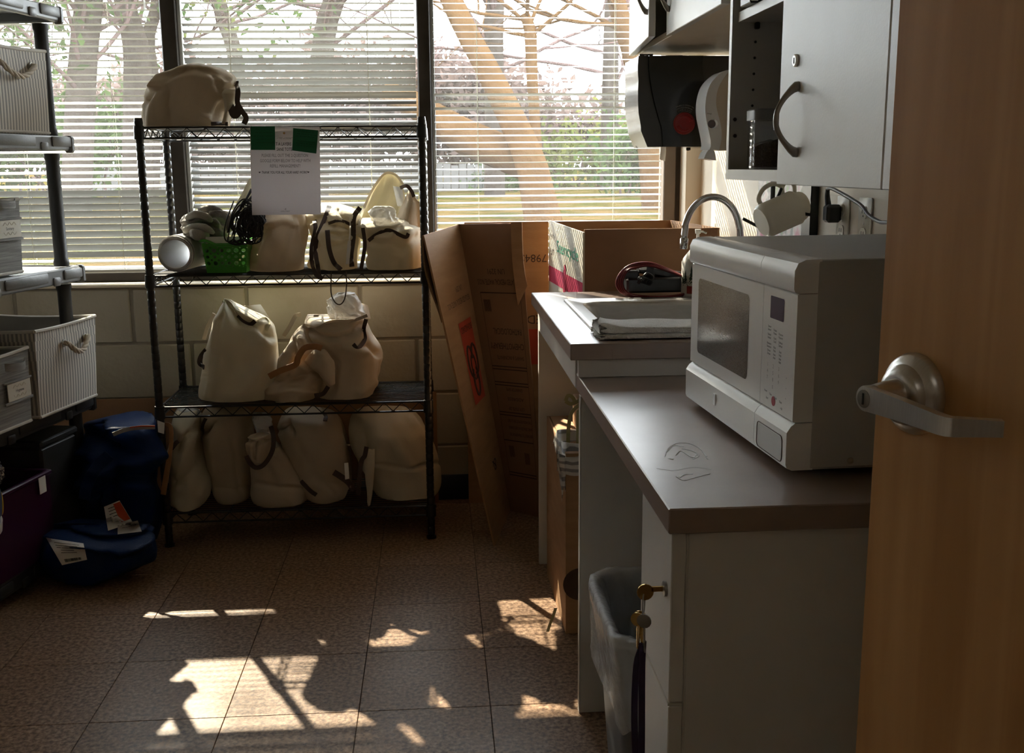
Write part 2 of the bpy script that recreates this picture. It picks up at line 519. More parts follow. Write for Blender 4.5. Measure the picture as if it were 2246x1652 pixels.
g = MB().grid(lambda s, t: (-28 + 62 * s, 1.9 + 58 * t ** 1.6, lawn_z(-28 + 62 * s, 1.9 + 58 * t ** 1.6)), 50, 50)
struct(g.build('ground_lawn', m_lawn))

def leaves(rng, pts, n, size, spread):
    vs, fs = [], []
    for _ in range(n):
        c = np.array(pts[rng.randrange(len(pts))]) + np.array([rng.gauss(0, spread) for _ in range(3)])
        a = np.array([rng.gauss(0, 1) for _ in range(3)]); a /= np.linalg.norm(a)
        h = np.array([rng.gauss(0, 1) for _ in range(3)]); b_ = np.cross(a, h); b_ /= np.linalg.norm(b_)
        s = size * rng.uniform(0.6, 1.3)
        i = len(vs); vs += [c - a * s, c + b_ * s * .45, c + a * s, c - b_ * s * .45]; fs.append((i, i + 1, i + 2, i + 3))
    return vs, fs
def branchy(rng, mb, p, d, L, r, depth, tips, up=0.15, spread=0.7):
    n = 5; P = [np.array(p)]; d = np.array(d, float)
    for i in range(n):
        d = d + np.array([rng.gauss(0, .16), rng.gauss(0, .16), rng.gauss(up * .3, .12)]); d /= np.linalg.norm(d)
        P.append(P[-1] + d * L / n)
    mb.tube(P, list(np.linspace(r, r * .55, n + 1)), 5 if r < .04 else 7, cap=False)
    tips.append(P[-1]); tips.append(P[3])
    if depth > 0:
        for k in range(rng.choice((2, 3, 3))):
            q = P[rng.randrange(2, n + 1)]
            e = d + np.array([rng.gauss(0, spread), rng.gauss(0, spread), rng.gauss(up, spread * .8)]); e /= np.linalg.norm(e)
            branchy(rng, mb, q, e, L * rng.uniform(.55, .8), r * .55, depth - 1, tips, up, spread)
def tree(name, label, path, rads, bark, seed, nb=7, bl=2.2, br=0.05, depth=3, frm=0.35, leaf=None, nleaf=0, lsize=.07, lspread=.3, group='trees beyond the window', up=.15):
    rng = random.Random(seed)
    P = smoothpath(path, 14)
    base = P[0]
    t = thing(name, label, 'tree', base, group)
    R = list(np.interp(np.linspace(0, 1, 14), np.linspace(0, 1, len(rads)), rads))
    MB().tube(P, R, 12).build('trunk', bark, t)
    tips = [P[-1]]
    if nb:
        mb = MB()
        for k in range(nb):
            i = min(13, int(13 * (frm + (1 - frm) * (k + .5) / nb)))
            a = rng.uniform(0, 6.28)
            d = np.array([math.cos(a), math.sin(a) * .6, rng.uniform(.1, .9)])
            branchy(rng, mb, P[i], d / np.linalg.norm(d), bl * rng.uniform(.7, 1.2), min(br, R[i] * .7), depth, tips, up)
        mb.build('branches', m_twig if bark is not m_bark_o else bark, t, smooth=180, kind='stuff')
    if leaf:
        v, f = leaves(rng, tips, nleaf, lsize, lspread)
        MB().add(v, f).build('foliage', leaf, t, smooth=0, kind='stuff')
    return t
def px(Y, *ps): return [at(u, v, Y) for u, v in ps]
def grounded(Y, ps, Yg=None):
    P = px(Y, *ps); P[0] = np.array([P[0][0], Y, lawn_z(P[0][0], Y) - .1]); return P
tree('leaning_tree', 'big tan tree leaning left across the right window', grounded(8.0, [(1196, 520), (1180, 430), (1165, 360), (1125, 266), (1068, 150), (1034, 90), (990, 0), (940, -120), (880, -300)]), [.19, .165, .15, .13, .11, .105, .10, .09, .06], m_bark_o, 3, nb=5, bl=1.6, br=.022, frm=.8)
tree('leaning_tree', 'thick tan limb sloping from the shelving post into the big leaning tree', px(8.2, (1172, 380), (1090, 330), (1020, 300), (960, 262), (900, 225), (840, 200)), [.12, .17, .17, .14, .12, .1], m_bark_o, 5, nb=0)
tree('slim_tree', 'slim tan tree standing just right of the big leaning trunk', grounded(9.0, [(1190, 500), (1182, 400), (1172, 250), (1166, 150), (1163, 70), (1150, 30)]), [.065, .06, .055, .06, .065, .05], m_bark_o, 9, nb=6, bl=1.3, br=.022, depth=3, frm=.75)
tree('leaning_tree', 'tan trunk rising beside the hanging cabinet at the window edge', grounded(10.0, [(1440, 500), (1425, 300), (1392, 130), (1368, 60), (1352, 0), (1330, -120)]), [.17, .15, .13, .11, .10, .09], m_bark_o, 12, nb=6, bl=1.9, br=.026, frm=.5)
tree('bare_tree', 'grey bare tree far behind, between the two tan trunks', grounded(16.0, [(1335, 430), (1338, 250), (1340, 100), (1342, 0), (1350, -250)]), [.16, .15, .13, .12, .07], m_bark_d, 21, nb=11, bl=3.2, br=.034, depth=4, frm=.35)
tree('bare_tree', 'dark bare tree above the big leaning trunk', grounded(15.0, [(1085, 430), (1084, 200), (1082, 60), (1086, 0), (1075, -260)]), [.17, .15, .16, .14, .08], m_bark_d, 22, nb=11, bl=3.0, br=.034, depth=4, frm=.35)
tree('bare_tree', 'grey bare tree seen over the closed middle blind', grounded(14.0, [(690, 430), (700, 200), (715, 60), (742, -40), (760, -260)]), [.2, .17, .16, .15, .08], m_bark_d, 23, nb=12, bl=3.0, br=.034, depth=4, frm=.4)
tree('bare_tree', 'bare forked tree left of the middle blind cord', grounded(17.0, [(540, 430), (520, 150), (490, 40), (470, -40), (430, -260)]), [.15, .13, .13, .12, .08], m_bark_d, 24, nb=11, bl=3.2, br=.034, depth=4, frm=.4)
tree('ivy_tree', 'grey tree with ivy at the middle of the left window', grounded(11.0, [(300, 460), (302, 250), (300, 120), (285, 50), (270, -20), (262, -200)]), [.19, .17, .16, .13, .12, .08], m_bark_d, 25, nb=10, bl=2.2, br=.03, depth=3, frm=.45, leaf=m_leaf_g, nleaf=2600, lsize=.075, lspread=.28)
tree('ivy_tree', 'ivy covered tree at the left edge of the left window', grounded(10.0, [(165, 470), (175, 250), (185, 100), (195, 0), (200, -200)]), [.17, .16, .15, .15, .1], m_bark_d, 26, nb=12, bl=1.8, br=.028, depth=3, frm=.3, leaf=m_leaf_g, nleaf=5200, lsize=.075, lspread=.26)
tree('bare_tree', 'thin bare tree beside the left mullion', grounded(13.0, [(330, 450), (338, 220), (325, 90), (345, 0), (352, -200)]), [.11, .1, .09, .08, .05], m_bark_d, 27, nb=9, bl=2.0, br=.025, depth=3, frm=.35, leaf=m_leaf_y, nleaf=900, lsize=.06, lspread=.3)
def shrub(label, x, Y, w, h, leaf, seed, n, lsize, cat='shrub', name='shrub'):
    rng = random.Random(seed)
    z0 = lawn_z(x, Y)
    t = thing(name, label, cat, (x, Y, z0), 'shrubs at the back of the garden')
    mb, tips = MB(), []
    for k in range(int(5 + w * 2)):
        p = np.array([x + rng.uniform(-.35, .35) * w, Y + rng.uniform(-.4, .4), z0 - .05])
        d = np.array([rng.gauss(0, .35), rng.gauss(0, .3), 1]); d /= np.linalg.norm(d)
        branchy(rng, mb, p, d, h * .55, .018 + .004 * h, 2, tips, .2, .6)
    mb.build('stems', m_twig, t, smooth=180, kind='stuff')
    v, f = leaves(rng, tips, n, lsize, .22)
    MB().add(v, f).build('foliage', leaf, t, smooth=0, kind='stuff')
def sx(u, Y): return at(u, 400, Y)[0]
shrub('dry pinkish thicket behind the big leaning trunk', sx(1040, 20), 20, 5, 2.3, m_scrub, 41, 3800, .12)
shrub('dry pinkish thicket left of the tan limb, next to the right mullion', sx(900, 19), 19, 5, 2.6, m_scrub, 42, 3800, .12)
shrub('dry brown thicket in the middle of the right window', sx(1230, 22), 22, 6, 1.7, m_scrub, 43, 3600, .12)
shrub('green broadleaf bush low by the paper towels', sx(1400, 14), 14, 2.0, .95, m_leaf_g, 44, 2600, .06)
shrub('light green bush in front of the dry thicket at the window right', sx(1330, 19), 19, 3.6, 1.2, m_leaf_y, 45, 3000, .08)
shrub('dark green bush under the slim tan tree', sx(1110, 17), 17, 1.6, .30, m_leaf_g, 46, 1300, .06)
shrub('dry thicket behind the middle blind', sx(600, 21), 21, 6, 2.2, m_scrub, 47, 3600, .12)
shrub('dry thicket behind the ivy trees', sx(250, 20), 20, 7, 2.3, m_scrub, 48, 4200, .12)
shrub('green bush at the far left of the left window', sx(90, 14), 14, 3, 1.7, m_leaf_g, 49, 3400, .08)
# board fence at the back of the lawn
xa, xb, yf = sx(150, 18), sx(1130, 17), 17.6
t = thing('board_fence', 'grey board fence at the back of the lawn', 'fence', ((xa + xb) / 2, yf, lawn_z(0, yf)))
pl = None; x = xa; 
while x < xb:
    if pl is None:
        pl = MB().box(xa, yf, lawn_z(0, yf) - .1, xa + .135, yf + .02, lawn_z(0, yf) + .50, .004).build('board', m_fence, t); o = pl
    else:
        o = pl.copy(); COL.objects.link(o); o.location = (x - xa, 0, random.uniform(-.02, .02))
    x += .145
MB().box(xa, yf + .02, .86, xb, yf + .06, .93).box(xa, yf + .02, 1.12, xb, yf + .06, 1.19).build('rail', m_fence, t)
# ================================================================== WIRE SHELVING UNIT
m_wire = mat('black_epoxy', (0.010, 0.010, 0.012), 0.32, 0.2, c2=(0.014, 0.014, 0.016), scale=30, coat=0.3)
m_chrome = mat('chrome', (0.75, 0.76, 0.77), 0.10, 1.0, c2=(0.70, 0.71, 0.73), scale=12)
FX0, FX1, FY0, FY1 = -0.097, 0.774, 1.165, 1.500
LEV = [1.365, 0.905, 0.478, 0.118]
ws = thing('wire_shelving', 'black four-tier wire shelving unit full of canvas totes under the window', 'shelving', ((FX0 + FX1) / 2, (FY0 + FY1) / 2, 0))
for x in (FX0, FX1):
    for y in (FY0, FY1):
        prof = [(0.011, 0.012)]
        z = 0.02
        while z < 1.37:
            prof += [(0.0127, z), (0.0127, z + 0.020), (0.0117, z + 0.0215), (0.0117, z + 0.0240)]; z += 0.0254
        prof += [(0.0135, 1.372), (0.0135, 1.381), (0.009, 1.385)]
        po = MB().lathe(prof, (x, y, 0), n=14).build('post', m_wire, ws)
        MB().lathe([(0.017, 0.0005), (0.017, 0.008), (0.006, 0.012), (0.006, 0.03)], (x, y, 0), n=12).build('levelling_foot', m_wire, po)
for z in LEV:
    dk = MB()
    n = 15
    for i in range(n):
        y = FY0 + 0.012 + (FY1 - FY0 - 0.024) * i / (n - 1)
        dk.tube([(FX0 + 0.01, y, z - 0.002), (FX1 - 0.01, y, z - 0.002)], 0.0019, 6)
    sh = dk.build('shelf', m_wire, ws)
    fr = MB()
    for zz in (z - 0.004, z - 0.036):
        for a, c in (((FX0, FY0), (FX1, FY0)), ((FX0, FY1), (FX1, FY1)), ((FX0, FY0), (FX0, FY1)), ((FX1, FY0), (FX1, FY1))):
            fr.tube([(a[0], a[1], zz), (c[0], c[1], zz)], 0.0034, 8)
    for x in np.linspace(FX0 + .2, FX1 - .2, 3):
        fr.tube([(x, FY0, z - 0.009), (x, FY1, z - 0.009)], 0.0034, 6)
    fr.build('rim', m_wire, sh)
    for a, c, k in (((FX0, FY0), (FX1, FY0), 15), ((FX0, FY1), (FX1, FY1), 15), ((FX0, FY0), (FX0, FY1), 5), ((FX1, FY0), (FX1, FY1), 5)):
        P = []
        for i in range(2 * k + 1):
            f = i / (2 * k)
            P.append((a[0] + (c[0] - a[0]) * f, a[1] + (c[1] - a[1]) * f, z - (0.006 if i % 2 else 0.034)))
        MB().tube(P, 0.0022, 6).build('truss_wire', m_wire, sh)
    for x in (FX0, FX1):
        for y in (FY0, FY1):
            MB().lathe([(0.0175, z - 0.040), (0.0155, z + 0.001), (0.0135, z + 0.001)], (x, y, 0), n=14).build('collar', m_wire, sh)
# small bright rim end-caps on the third shelf
for x in (FX0 - 0.012, FX1 - 0.004):
    pass

# ================================================================== CANVAS TOTES
def canvas(name, c, c2):
    m = mat(name, c, 0.85, c2=c2, scale=7, bump=0.0006, bscale=420, trans=0.16, sheen=0.15)
    return m
m_can = canvas('canvas_cream', (0.60, 0.535, 0.40), (0.65, 0.585, 0.445))
m_can_n = canvas('canvas_natural', (0.52, 0.43, 0.315), (0.57, 0.475, 0.35))
m_can_y = canvas('canvas_yellow', (0.62, 0.57, 0.40), (0.68, 0.63, 0.46))
m_leath = mat('dark_leather', (0.040, 0.022, 0.016), 0.5, c2=(0.055, 0.030, 0.022), scale=40, bump=0.0004, bscale=300)
m_tan = mat('tan_leather', (0.33, 0.155, 0.055), 0.5, c2=(0.38, 0.18, 0.07), scale=30, bump=0.0004, bscale=300)
m_plas = film_mat('clear_bag', (0.70, 0.71, 0.71), 0.35, 0.2, 0.010, 34)
m_white = mat('white_cloth', (0.78, 0.76, 0.72), 0.85, c2=(0.84, 0.82, 0.78), scale=8, bump=0.001, bscale=160, trans=0.15)
m_tagw = mat('white_tag', (0.80, 0.79, 0.75), 0.6, c2=(0.85, 0.84, 0.80), scale=20)
m_ink = mat('black_print', (0.025, 0.022, 0.022), 0.7, c2=(0.035, 0.03, 0.03), scale=60)

def nfield(P, k, seed, amp=1.0, aniso=(1, 1, 1)):
    r = np.random.RandomState(seed); Q = P * np.array(aniso); out = np.zeros(P.shape[:-1])
    for o in range(3):
        for _ in range(5):
            d = r.normal(size=3); d /= np.linalg.norm(d)
            out += np.sin(Q @ d * k * (1.8 ** o) * r.uniform(.7, 1.3) + r.uniform(0, 6.28)) / (1.9 ** o)
    return out * amp / 5
from mathutils.bvhtree import BVHTree
BODIES = []
def hit(u, v, near=None, tol=.16):
    """where the sight line through (u, v) first meets one of the soft bodies"""
    d = ray(u, v); best = None
    for bv in BODIES:
        r = bv.ray_cast(Vector(CAM), Vector(d))
        if r[0] is not None and (near is None or abs(r[0].y - near) < tol) and (best is None or r[0].y < best[1]): best = np.array(r[0])
    return best
def sag(rows, Y, thick, floor=None, seed=1, exp=2.5, fold=0.006, k=22, aniso=(1, 1, .55), creases=(), nz=54, nu=72, ridge=0.5, dome=True):
    """soft body: rows = (v, u_left, u_right, [thickness factor], [y shift]) read across its outline, thick = its depth"""
    if thick > .1: fold = fold * 1.5
    R = np.array([list(r) + [1.0, 0.0][len(r) - 3:] for r in rows], float)
    d = np.concatenate([[0], np.cumsum(np.abs(np.diff(R[:, 0])) + .15 * np.abs(np.diff(R[:, 1:3]).sum(1) if False else np.diff(R[:, 1])) )]); d /= d[-1]
    tt = np.linspace(0, 1, nz)
    Q = np.stack([np.interp(tt, d, R[:, i]) for i in range(R.shape[1])], 1)
    for _ in range(2):
        Q[1:-1] = (Q[:-2] + 2 * Q[1:-1] + Q[2:]) / 4
    L = np.array([at(q[1], q[0], Y) for q in Q]); Rr = np.array([at(q[2], q[0], Y) for q in Q])
    C, A = (L + Rr) / 2, (Rr - L) / 2
    C[:, 1] += Q[:, 4]
    tf = Q[:, 3].copy()
    if dome:
        tf *= np.clip(np.sqrt(np.clip(1 - (1 - np.minimum(tt / .16, 1)) ** 2, 0, 1)), .12, 1)
    B = thick / 2 * tf
    th = np.linspace(0, 2 * np.pi, nu, endpoint=False)
    c = np.sign(np.cos(th)) * np.abs(np.cos(th)) ** (2 / exp); s = np.sign(np.sin(th)) * np.abs(np.sin(th)) ** (2 / exp)
    P = C[:, None] + A[:, None] * c[None, :, None]
    P[..., 1] += B[:, None] * s[None]
    N = np.stack([np.cos(th)[None] * np.ones((nz, 1)), np.sin(th)[None] * np.ones((nz, 1)), np.zeros((nz, nu))], -1)
    # sharp ridges between slack hollows, warped so they wander like real folds
    Wp = P + .03 * np.stack([nfield(P, 14, seed + 70 + i) for i in range(3)], -1)
    f = nfield(P, k, seed, 1.0, aniso)
    g1 = 0.45 - 2.2 * np.abs(nfield(Wp, k * .75, seed + 50, 1.0, aniso))
    g2 = 0.45 - 2.2 * np.abs(nfield(Wp, k * 1.9, seed + 90, 1.0, (aniso[0], aniso[1], aniso[2] * .8)))
    disp = fold * (.7 * f + 1.15 * g1 + .55 * g2)
    px_ = proj(P); front = np.clip(-np.sin(th) * 1.6 + .4, 0, 1)[None]
    for pts, dep, w in creases:
        pts = np.array(pts, float); best = np.full(P.shape[:2], 1e9)
        for a, b_ in zip(pts[:-1], pts[1:]):
            ab = b_ - a; t = np.clip(((px_ - a) @ ab) / (ab @ ab + 1e-9), 0, 1)
            best = np.minimum(best, np.linalg.norm(px_ - a - t[..., None] * ab, axis=-1))
        disp = disp + front * dep * 1.35 * np.exp(-(best / w) ** 2)
    P = P + N * disp[..., None]
    if floor is not None: P[..., 2] = np.maximum(P[..., 2], floor + 0.0008 + 0 * P[..., 2])
    vs = list(P.reshape(-1, 3)); fs = []
    for j in range(nz - 1):
        for i in range(nu):
            i2 = (i + 1) % nu; fs.append((j * nu + i, (j + 1) * nu + i, (j + 1) * nu + i2, j * nu + i2))
    o = len(vs); vs.append(P[0].mean(0)); vs.append(P[-1].mean(0))
    for i in range(nu):
        i2 = (i + 1) % nu; fs.append((o, i, i2)); fs.append((o + 1, (nz - 1) * nu + i2, (nz - 1) * nu + i))
    BODIES.append(BVHTree.FromPolygons([V3(p) for p in vs], fs))
    return MB().add(vs, fs)
def strap(pts, Y, w, m, t, name='strap', side=None, th=0.003, n=26, lift=.0035):
    Q = smoothpath([(p[0], p[1], Y if len(p) < 3 else p[2]) for p in pts], n)
    ys = []
    for u, v, y in Q:
        h = hit(u, v, y, .13)
        ys.append((min(y, h[1] - lift) if y < 1.163 else h[1] - lift) if h is not None else y)
    ys = np.array(ys)
    if n > 6:
        pad = np.pad(ys, 2, mode='edge'); sm = np.array([pad[i:i + 5].mean() for i in range(len(ys))])
        ys = np.minimum(sm, ys + .002)
    P = [at(q[0], q[1], y) for q, y in zip(Q, ys)]
    if side is None:
        d = np.gradient(np.array(P), axis=0); s = np.cross(d, np.array([0, 1.0, 0])); 
        bad = np.linalg.norm(s, axis=1) < 1e-6; s[bad] = (1, 0, 0)
    else: s = side
    return MB().ribbon(P, w, s, th).build(name, m, t, 60)
def patch(mb, quad, Y, th=0.0015, bulge=0.0, n=7):
    """small sheet given by four outline corners (tl, tr, br, bl)"""
    def spot(p):
        y = Y if len(p) < 3 else p[2]; h = hit(p[0], p[1], y, .10)
        return at(p[0], p[1], min(y, h[1] - .004) if h is not None else y)
    q = [spot(p) for p in quad]
    return mb.sheet(lambda s, t: (1 - t) * ((1 - s) * q[0] + s * q[1]) + t * ((1 - s) * q[3] + s * q[2]) + np.array([0, -bulge * math.sin(math.pi * s) * math.sin(math.pi * t), 0]), n, n, th)

def base_at(u, Y, z): 
    p = at(u, 800, Y); return (p[0], Y, z)
# --- top shelf
z = LEV[0]
t = thing('canvas_tote', 'cream canvas tote slumped on its side on the top shelf', 'tote bag', base_at(415, 1.31, z), 'canvas totes on the shelving')
sag([(139, 418, 446), (146, 402, 470), (155, 378, 498), (166, 345, 518), (180, 333, 522), (200, 321, 521), (220, 316, 512), (240, 314, 505), (258, 314, 500), (274, 315, 500), (280, 316, 498)],
    1.31, .27, z, 11, 2.3, .006, creases=[([(345, 168), (430, 150), (500, 172)], -.012, 7), ([(402, 150), (350, 185), (320, 220)], -.016, 8), ([(335, 190), (420, 165), (480, 175)], .012, 9),
    ([(470, 170), (488, 200), (500, 190)], -.016, 6), ([(365, 190), (362, 235), (368, 272)], -.010, 4), ([(490, 225), (470, 262)], -.012, 7), ([(440, 255), (475, 268)], .010, 8), ([(505, 175), (490, 215), (505, 250)], .012, 8)]).build('body', m_can_n, t, 180)
strap([(518, 178, 1.19), (522, 200, 1.17), (521, 225, 1.165), (530, 243, 1.16), (540, 258, 1.16), (535, 272, 1.155)], 1.17, .016, m_leath, t)
strap([(503, 214, 1.18), (508, 238, 1.17), (514, 252, 1.165), (522, 246, 1.165), (524, 232, 1.165)], 1.17, .024, m_leath, t)
strap([(463, 272, 1.178), (480, 271, 1.172), (500, 272, 1.176)], 1.17, .012, m_leath, t)
sag([(196, 490, 520), (206, 484, 523), (222, 490, 518), (240, 492, 510), (258, 488, 506), (272, 484, 503)], 1.21, .05, z, 14, 2.2, .003).build('cuff', m_can, t, 180)

# --- second shelf (row of things standing on z = .905)
z = LEV[1]
m_paper = mat('poster_paper', (0.74, 0.73, 0.71), 0.6, c2=(0.80, 0.79, 0.77), scale=5, trans=0.2)
c0, c1 = at(384, 557, 1.185), at(393, 541, 1.46)
c1 = np.array([c0[0] + .03, 1.47, c0[2] + .000])
t = thing('paper_roll', 'thick roll of white paper lying end-on at the left of the second shelf', 'paper roll', (c0[0], c0[1], z))
def spiral(s, q):
    a = 2 * math.pi * 5.3 * s + .6; r = .0445 + .0105 * s
    wob = 1 + .02 * math.sin(3 * a * .37)
    ax = c1 - c0
    return c0 + ax * q + np.array([r * wob * math.cos(a), -.006 * math.sin(7 * s), r * math.sin(a)])
MB().sheet(spiral, 190, 4, .0017).build('sheet', m_paper, t, 60)
t_ = MB()
def outer_wrap(s, q):
    a = 2 * math.pi * 1.05 * s + 2.2; r = .0568 + .0015 * s
    return c0 + (c1 - c0) * (.03 + .97 * q) + np.array([r * math.cos(a), 0, max(r * math.sin(a), -.0585)])
t_.sheet(outer_wrap, 64, 4, .0008).build('wrapper', m_paper, t, 60)
# the far end of the roll is stopped with a pale sheet
# green basket
m_green = mat('green_plastic', (0.055, 0.31, 0.032), 0.35, c2=(0.062, 0.34, 0.036), scale=10)
gx0, gx1, gy0, gy1, gz0, gz1 = at(444, 560, 1.19)[0], at(545, 560, 1.19)[0], 1.185, 1.40, z, at(450, 526, 1.18)[2]
t = thing('plastic_basket', 'bright green plastic basket with round holes on the second shelf', 'basket', ((gx0 + gx1) / 2, (gy0 + gy1) / 2, z))
def holed(mb, p00, p10, p01, p11, nx, nz_, rad, th):
    """flat wall with real round holes; corners bottom-left, bottom-right, top-left, top-right"""
    p00, p10, p01, p11 = (np.array(p, float) for p in (p00, p10, p01, p11))
    nrm = np.cross(p10 - p00, p01 - p00); nrm /= np.linalg.norm(nrm)
    W_, H_ = np.linalg.norm(p10 - p00), np.linalg.norm(p01 - p00)
    def P(s, q): return (1 - q) * ((1 - s) * p00 + s * p10) + q * ((1 - s) * p01 + s * p11)
    for j in range(nz_):
        for i in range(nx):
            r = rad(i, j); cx_, cz_ = (i + .5) / nx, (j + .5) / nz_
            out, inn = [], []
            for k_ in range(16):
                a = 2 * math.pi * (k_ + .5) / 16; ca, sa = math.cos(a), math.sin(a); m_ = max(abs(ca), abs(sa))
                out.append(P(cx_ + .5 / nx * ca / m_, cz_ + .5 / nz_ * sa / m_)); inn.append(P(cx_ + r / W_ * ca, cz_ + r / H_ * sa))
            vs = out + inn + [p - nrm * th for p in inn] + [p - nrm * th for p in out]; fs = []
            for k_ in range(16):
                l = (k_ + 1) % 16
                fs += [(k_, l, 16 + l, 16 + k_), (16 + k_, 16 + l, 32 + l, 32 + k_), (32 + k_, 32 + l, 48 + l, 48 + k_)]
            mb.add(vs, fs)
mb = MB()
ins = .010
hr = lambda i, j: (.0062, .0050, .0068, .0052, .0058, .0046)[(i * 2 + j * 3) % 6]
A_, B_ = (gx0 + ins, gy0 + ins, z + .001), (gx1 - ins, gy0 + ins, z + .001)
C_, D_ = (gx0, gy0, gz1 - .012), (gx1, gy0, gz1 - .012)
lo = [(1 - .22) * np.array(a) + .22 * np.array(b_) for a, b_ in ((A_, C_), (B_, D_))]
hi = [(1 - .86) * np.array(a) + .86 * np.array(b_) for a, b_ in ((A_, C_), (B_, D_))]
holed(mb, lo[0], lo[1], hi[0], hi[1], 6, 3, hr, .0018)
mb.add([A_, B_, lo[1], lo[0]], [(0, 1, 2, 3)]); mb.add([hi[0], hi[1], D_, C_], [(0, 1, 2, 3)])
A2, B2, C2, D2 = [(p[0], gy0 + gy1 - p[1], p[2]) for p in (A_, B_, C_, D_)]
mb.add([A_, B_, C_, D_, A2, B2, C2, D2], [(5, 4, 6, 7), (4, 0, 2, 6), (1, 5, 7, 3), (0, 4, 5, 1)])
mb.build('basin', m_green, t, 30)
rim = [(gx0 - .004, gy0 - .004), (gx1 + .004, gy0 - .004), (gx1 + .004, gy1 + .004), (gx0 - .004, gy1 + .004)]
rp_ = []
for i in range(4):
    a, b_ = np.array(rim[i]), np.array(rim[(i + 1) % 4])
    for f in np.linspace(0.04, .96, 12):
        p = a + (b_ - a) * f
        dip = -.016 * math.exp(-((f - .5) / .28) ** 4) if i in (0, 2) else 0
        rp_.append((p[0], p[1], gz1 - .003 + dip))
MB().tube(rp_, .005, 6, closed=True).build('rim', m_green, t)
m_wtrim = mat('white_liner', (0.75, 0.74, 0.70), 0.6, c2=(0.8, 0.79, 0.75), scale=10)
mb = MB()
t2 = thing('paper_liner', 'white paper folded over the front rim of the green basket', 'liner', ((gx0 + gx1) / 2, gy0, gz1))
mb.sheet(lambda s, q: (gx0 + .012 + (gx1 - gx0 - .024) * s, gy0 + .012 - .004 * q, gz1 + .008 - (.022 + .008 * math.sin(s * math.pi)) * q), 14, 5, .001)
mb.build('liner_fold', m_wtrim, t2, 60)
# grey gloves heaped on the basket
m_glove = mat('grey_knit', (0.20, 0.185, 0.17), 0.95, c2=(0.31, 0.29, 0.265), scale=24, bump=0.002, bscale=260)
m_glove2 = mat('pale_knit', (0.36, 0.345, 0.30), 0.95, c2=(0.42, 0.40, 0.35), scale=24, bump=0.002, bscale=260)
t = thing('knit_gloves', 'heap of grey knit gloves on top of the green basket', 'gloves', ((gx0 + gx1) / 2, 1.28, gz1))
sag([(458, 424, 462), (463, 415, 490), (472, 408, 505), (486, 402, 508), (500, 399, 506), (512, 402, 500), (524, 420, 500), (532, 452, 532), (560, 452, 532), (584, 454, 530)], 1.28, .14, None, 31, 2.1, .012, 46, (1, 1, 1),
    creases=[([(420, 478), (470, 470), (500, 490)], -.018, 6), ([(410, 500), (450, 488), (490, 505)], -.016, 6), ([(455, 500), (480, 525)], -.014, 6)]).build('palm', m_glove, t, 180)
sag([(500, 424, 455), (508, 417, 462), (518, 420, 460), (526, 432, 455)], 1.215, .07, None, 32, 2.1, .006, 50).build('thumb', m_glove2, t, 180)
for k_, pp in enumerate([[(412, 478, 1.24), (428, 470, 1.215), (450, 474, 1.205), (466, 486, 1.205)], [(462, 470, 1.22), (486, 470, 1.205), (503, 484, 1.205), (500, 506, 1.2)], [(406, 505, 1.23), (425, 498, 1.205), (450, 500, 1.195), (470, 512, 1.195)], [(440, 462, 1.25), (462, 458, 1.23), (488, 464, 1.22)]]):
    MB().tube(smoothpath([at(*p) for p in pp], 14), [.012] * 10 + [.011, .010, .008, .004], 10).build('finger', m_glove if k_ % 2 else m_glove2, t, 180)
# black cords
m_blk = mat('black_cord', (0.008, 0.008, 0.010), 0.6, c2=(0.012, 0.012, 0.014), scale=40)
t = thing('cord_bundle', 'tangle of thin black cords spilling over the green basket', 'cord', base_at(535, 1.18, gz1))
rng = random.Random(5)
for i in range(9):
    u0 = 532 + rng.uniform(-6, 22)
    pts = [(550 + rng.uniform(0, 5), 428 + rng.uniform(-14, 30), 1.165), (525 + rng.uniform(-10, 12), 455 + rng.uniform(-15, 15), 1.160), (508 + rng.uniform(-6, 14), 485 + rng.uniform(-12, 12), 1.158), (505 + rng.uniform(-8, 26), 515 + rng.uniform(-8, 12), 1.158)]
    if i < 5: pts += [(500 + rng.uniform(0, 30), 532, 1.158), (530, 528 + rng.uniform(-6, 8), 1.157), (548, 508 + rng.uniform(-10, 10), 1.157)]
    MB().tube(smoothpath([at(*p) for p in pts], 30), .0022, 6).build('cord', m_blk, t, 180)
for i in range(44):
    a = rng.uniform(0, 6.28); c = (551 + rng.gauss(0, 9), 488 + rng.gauss(0, 14)); r1, r2 = rng.uniform(10, 22), rng.uniform(14, 30)
    pts = [at(c[0] + r1 * math.cos(a + q) * (1 + .2 * math.sin(3 * q)), c[1] + r2 * math.sin(a + q), 1.158 + .006 * math.sin(2 * q + i)) for q in np.linspace(0, 5.2, 22)]
    MB().tube(pts, .0026, 5).build('cord', m_blk, t, 180)
MB().tube(smoothpath([at(*p) for p in [(513, 440, 1.158), (498, 480, 1.157), (492, 510, 1.156), (496, 528, 1.156), (515, 533, 1.156)]], 24), .0022, 6).build('cord', m_blk, t, 180)

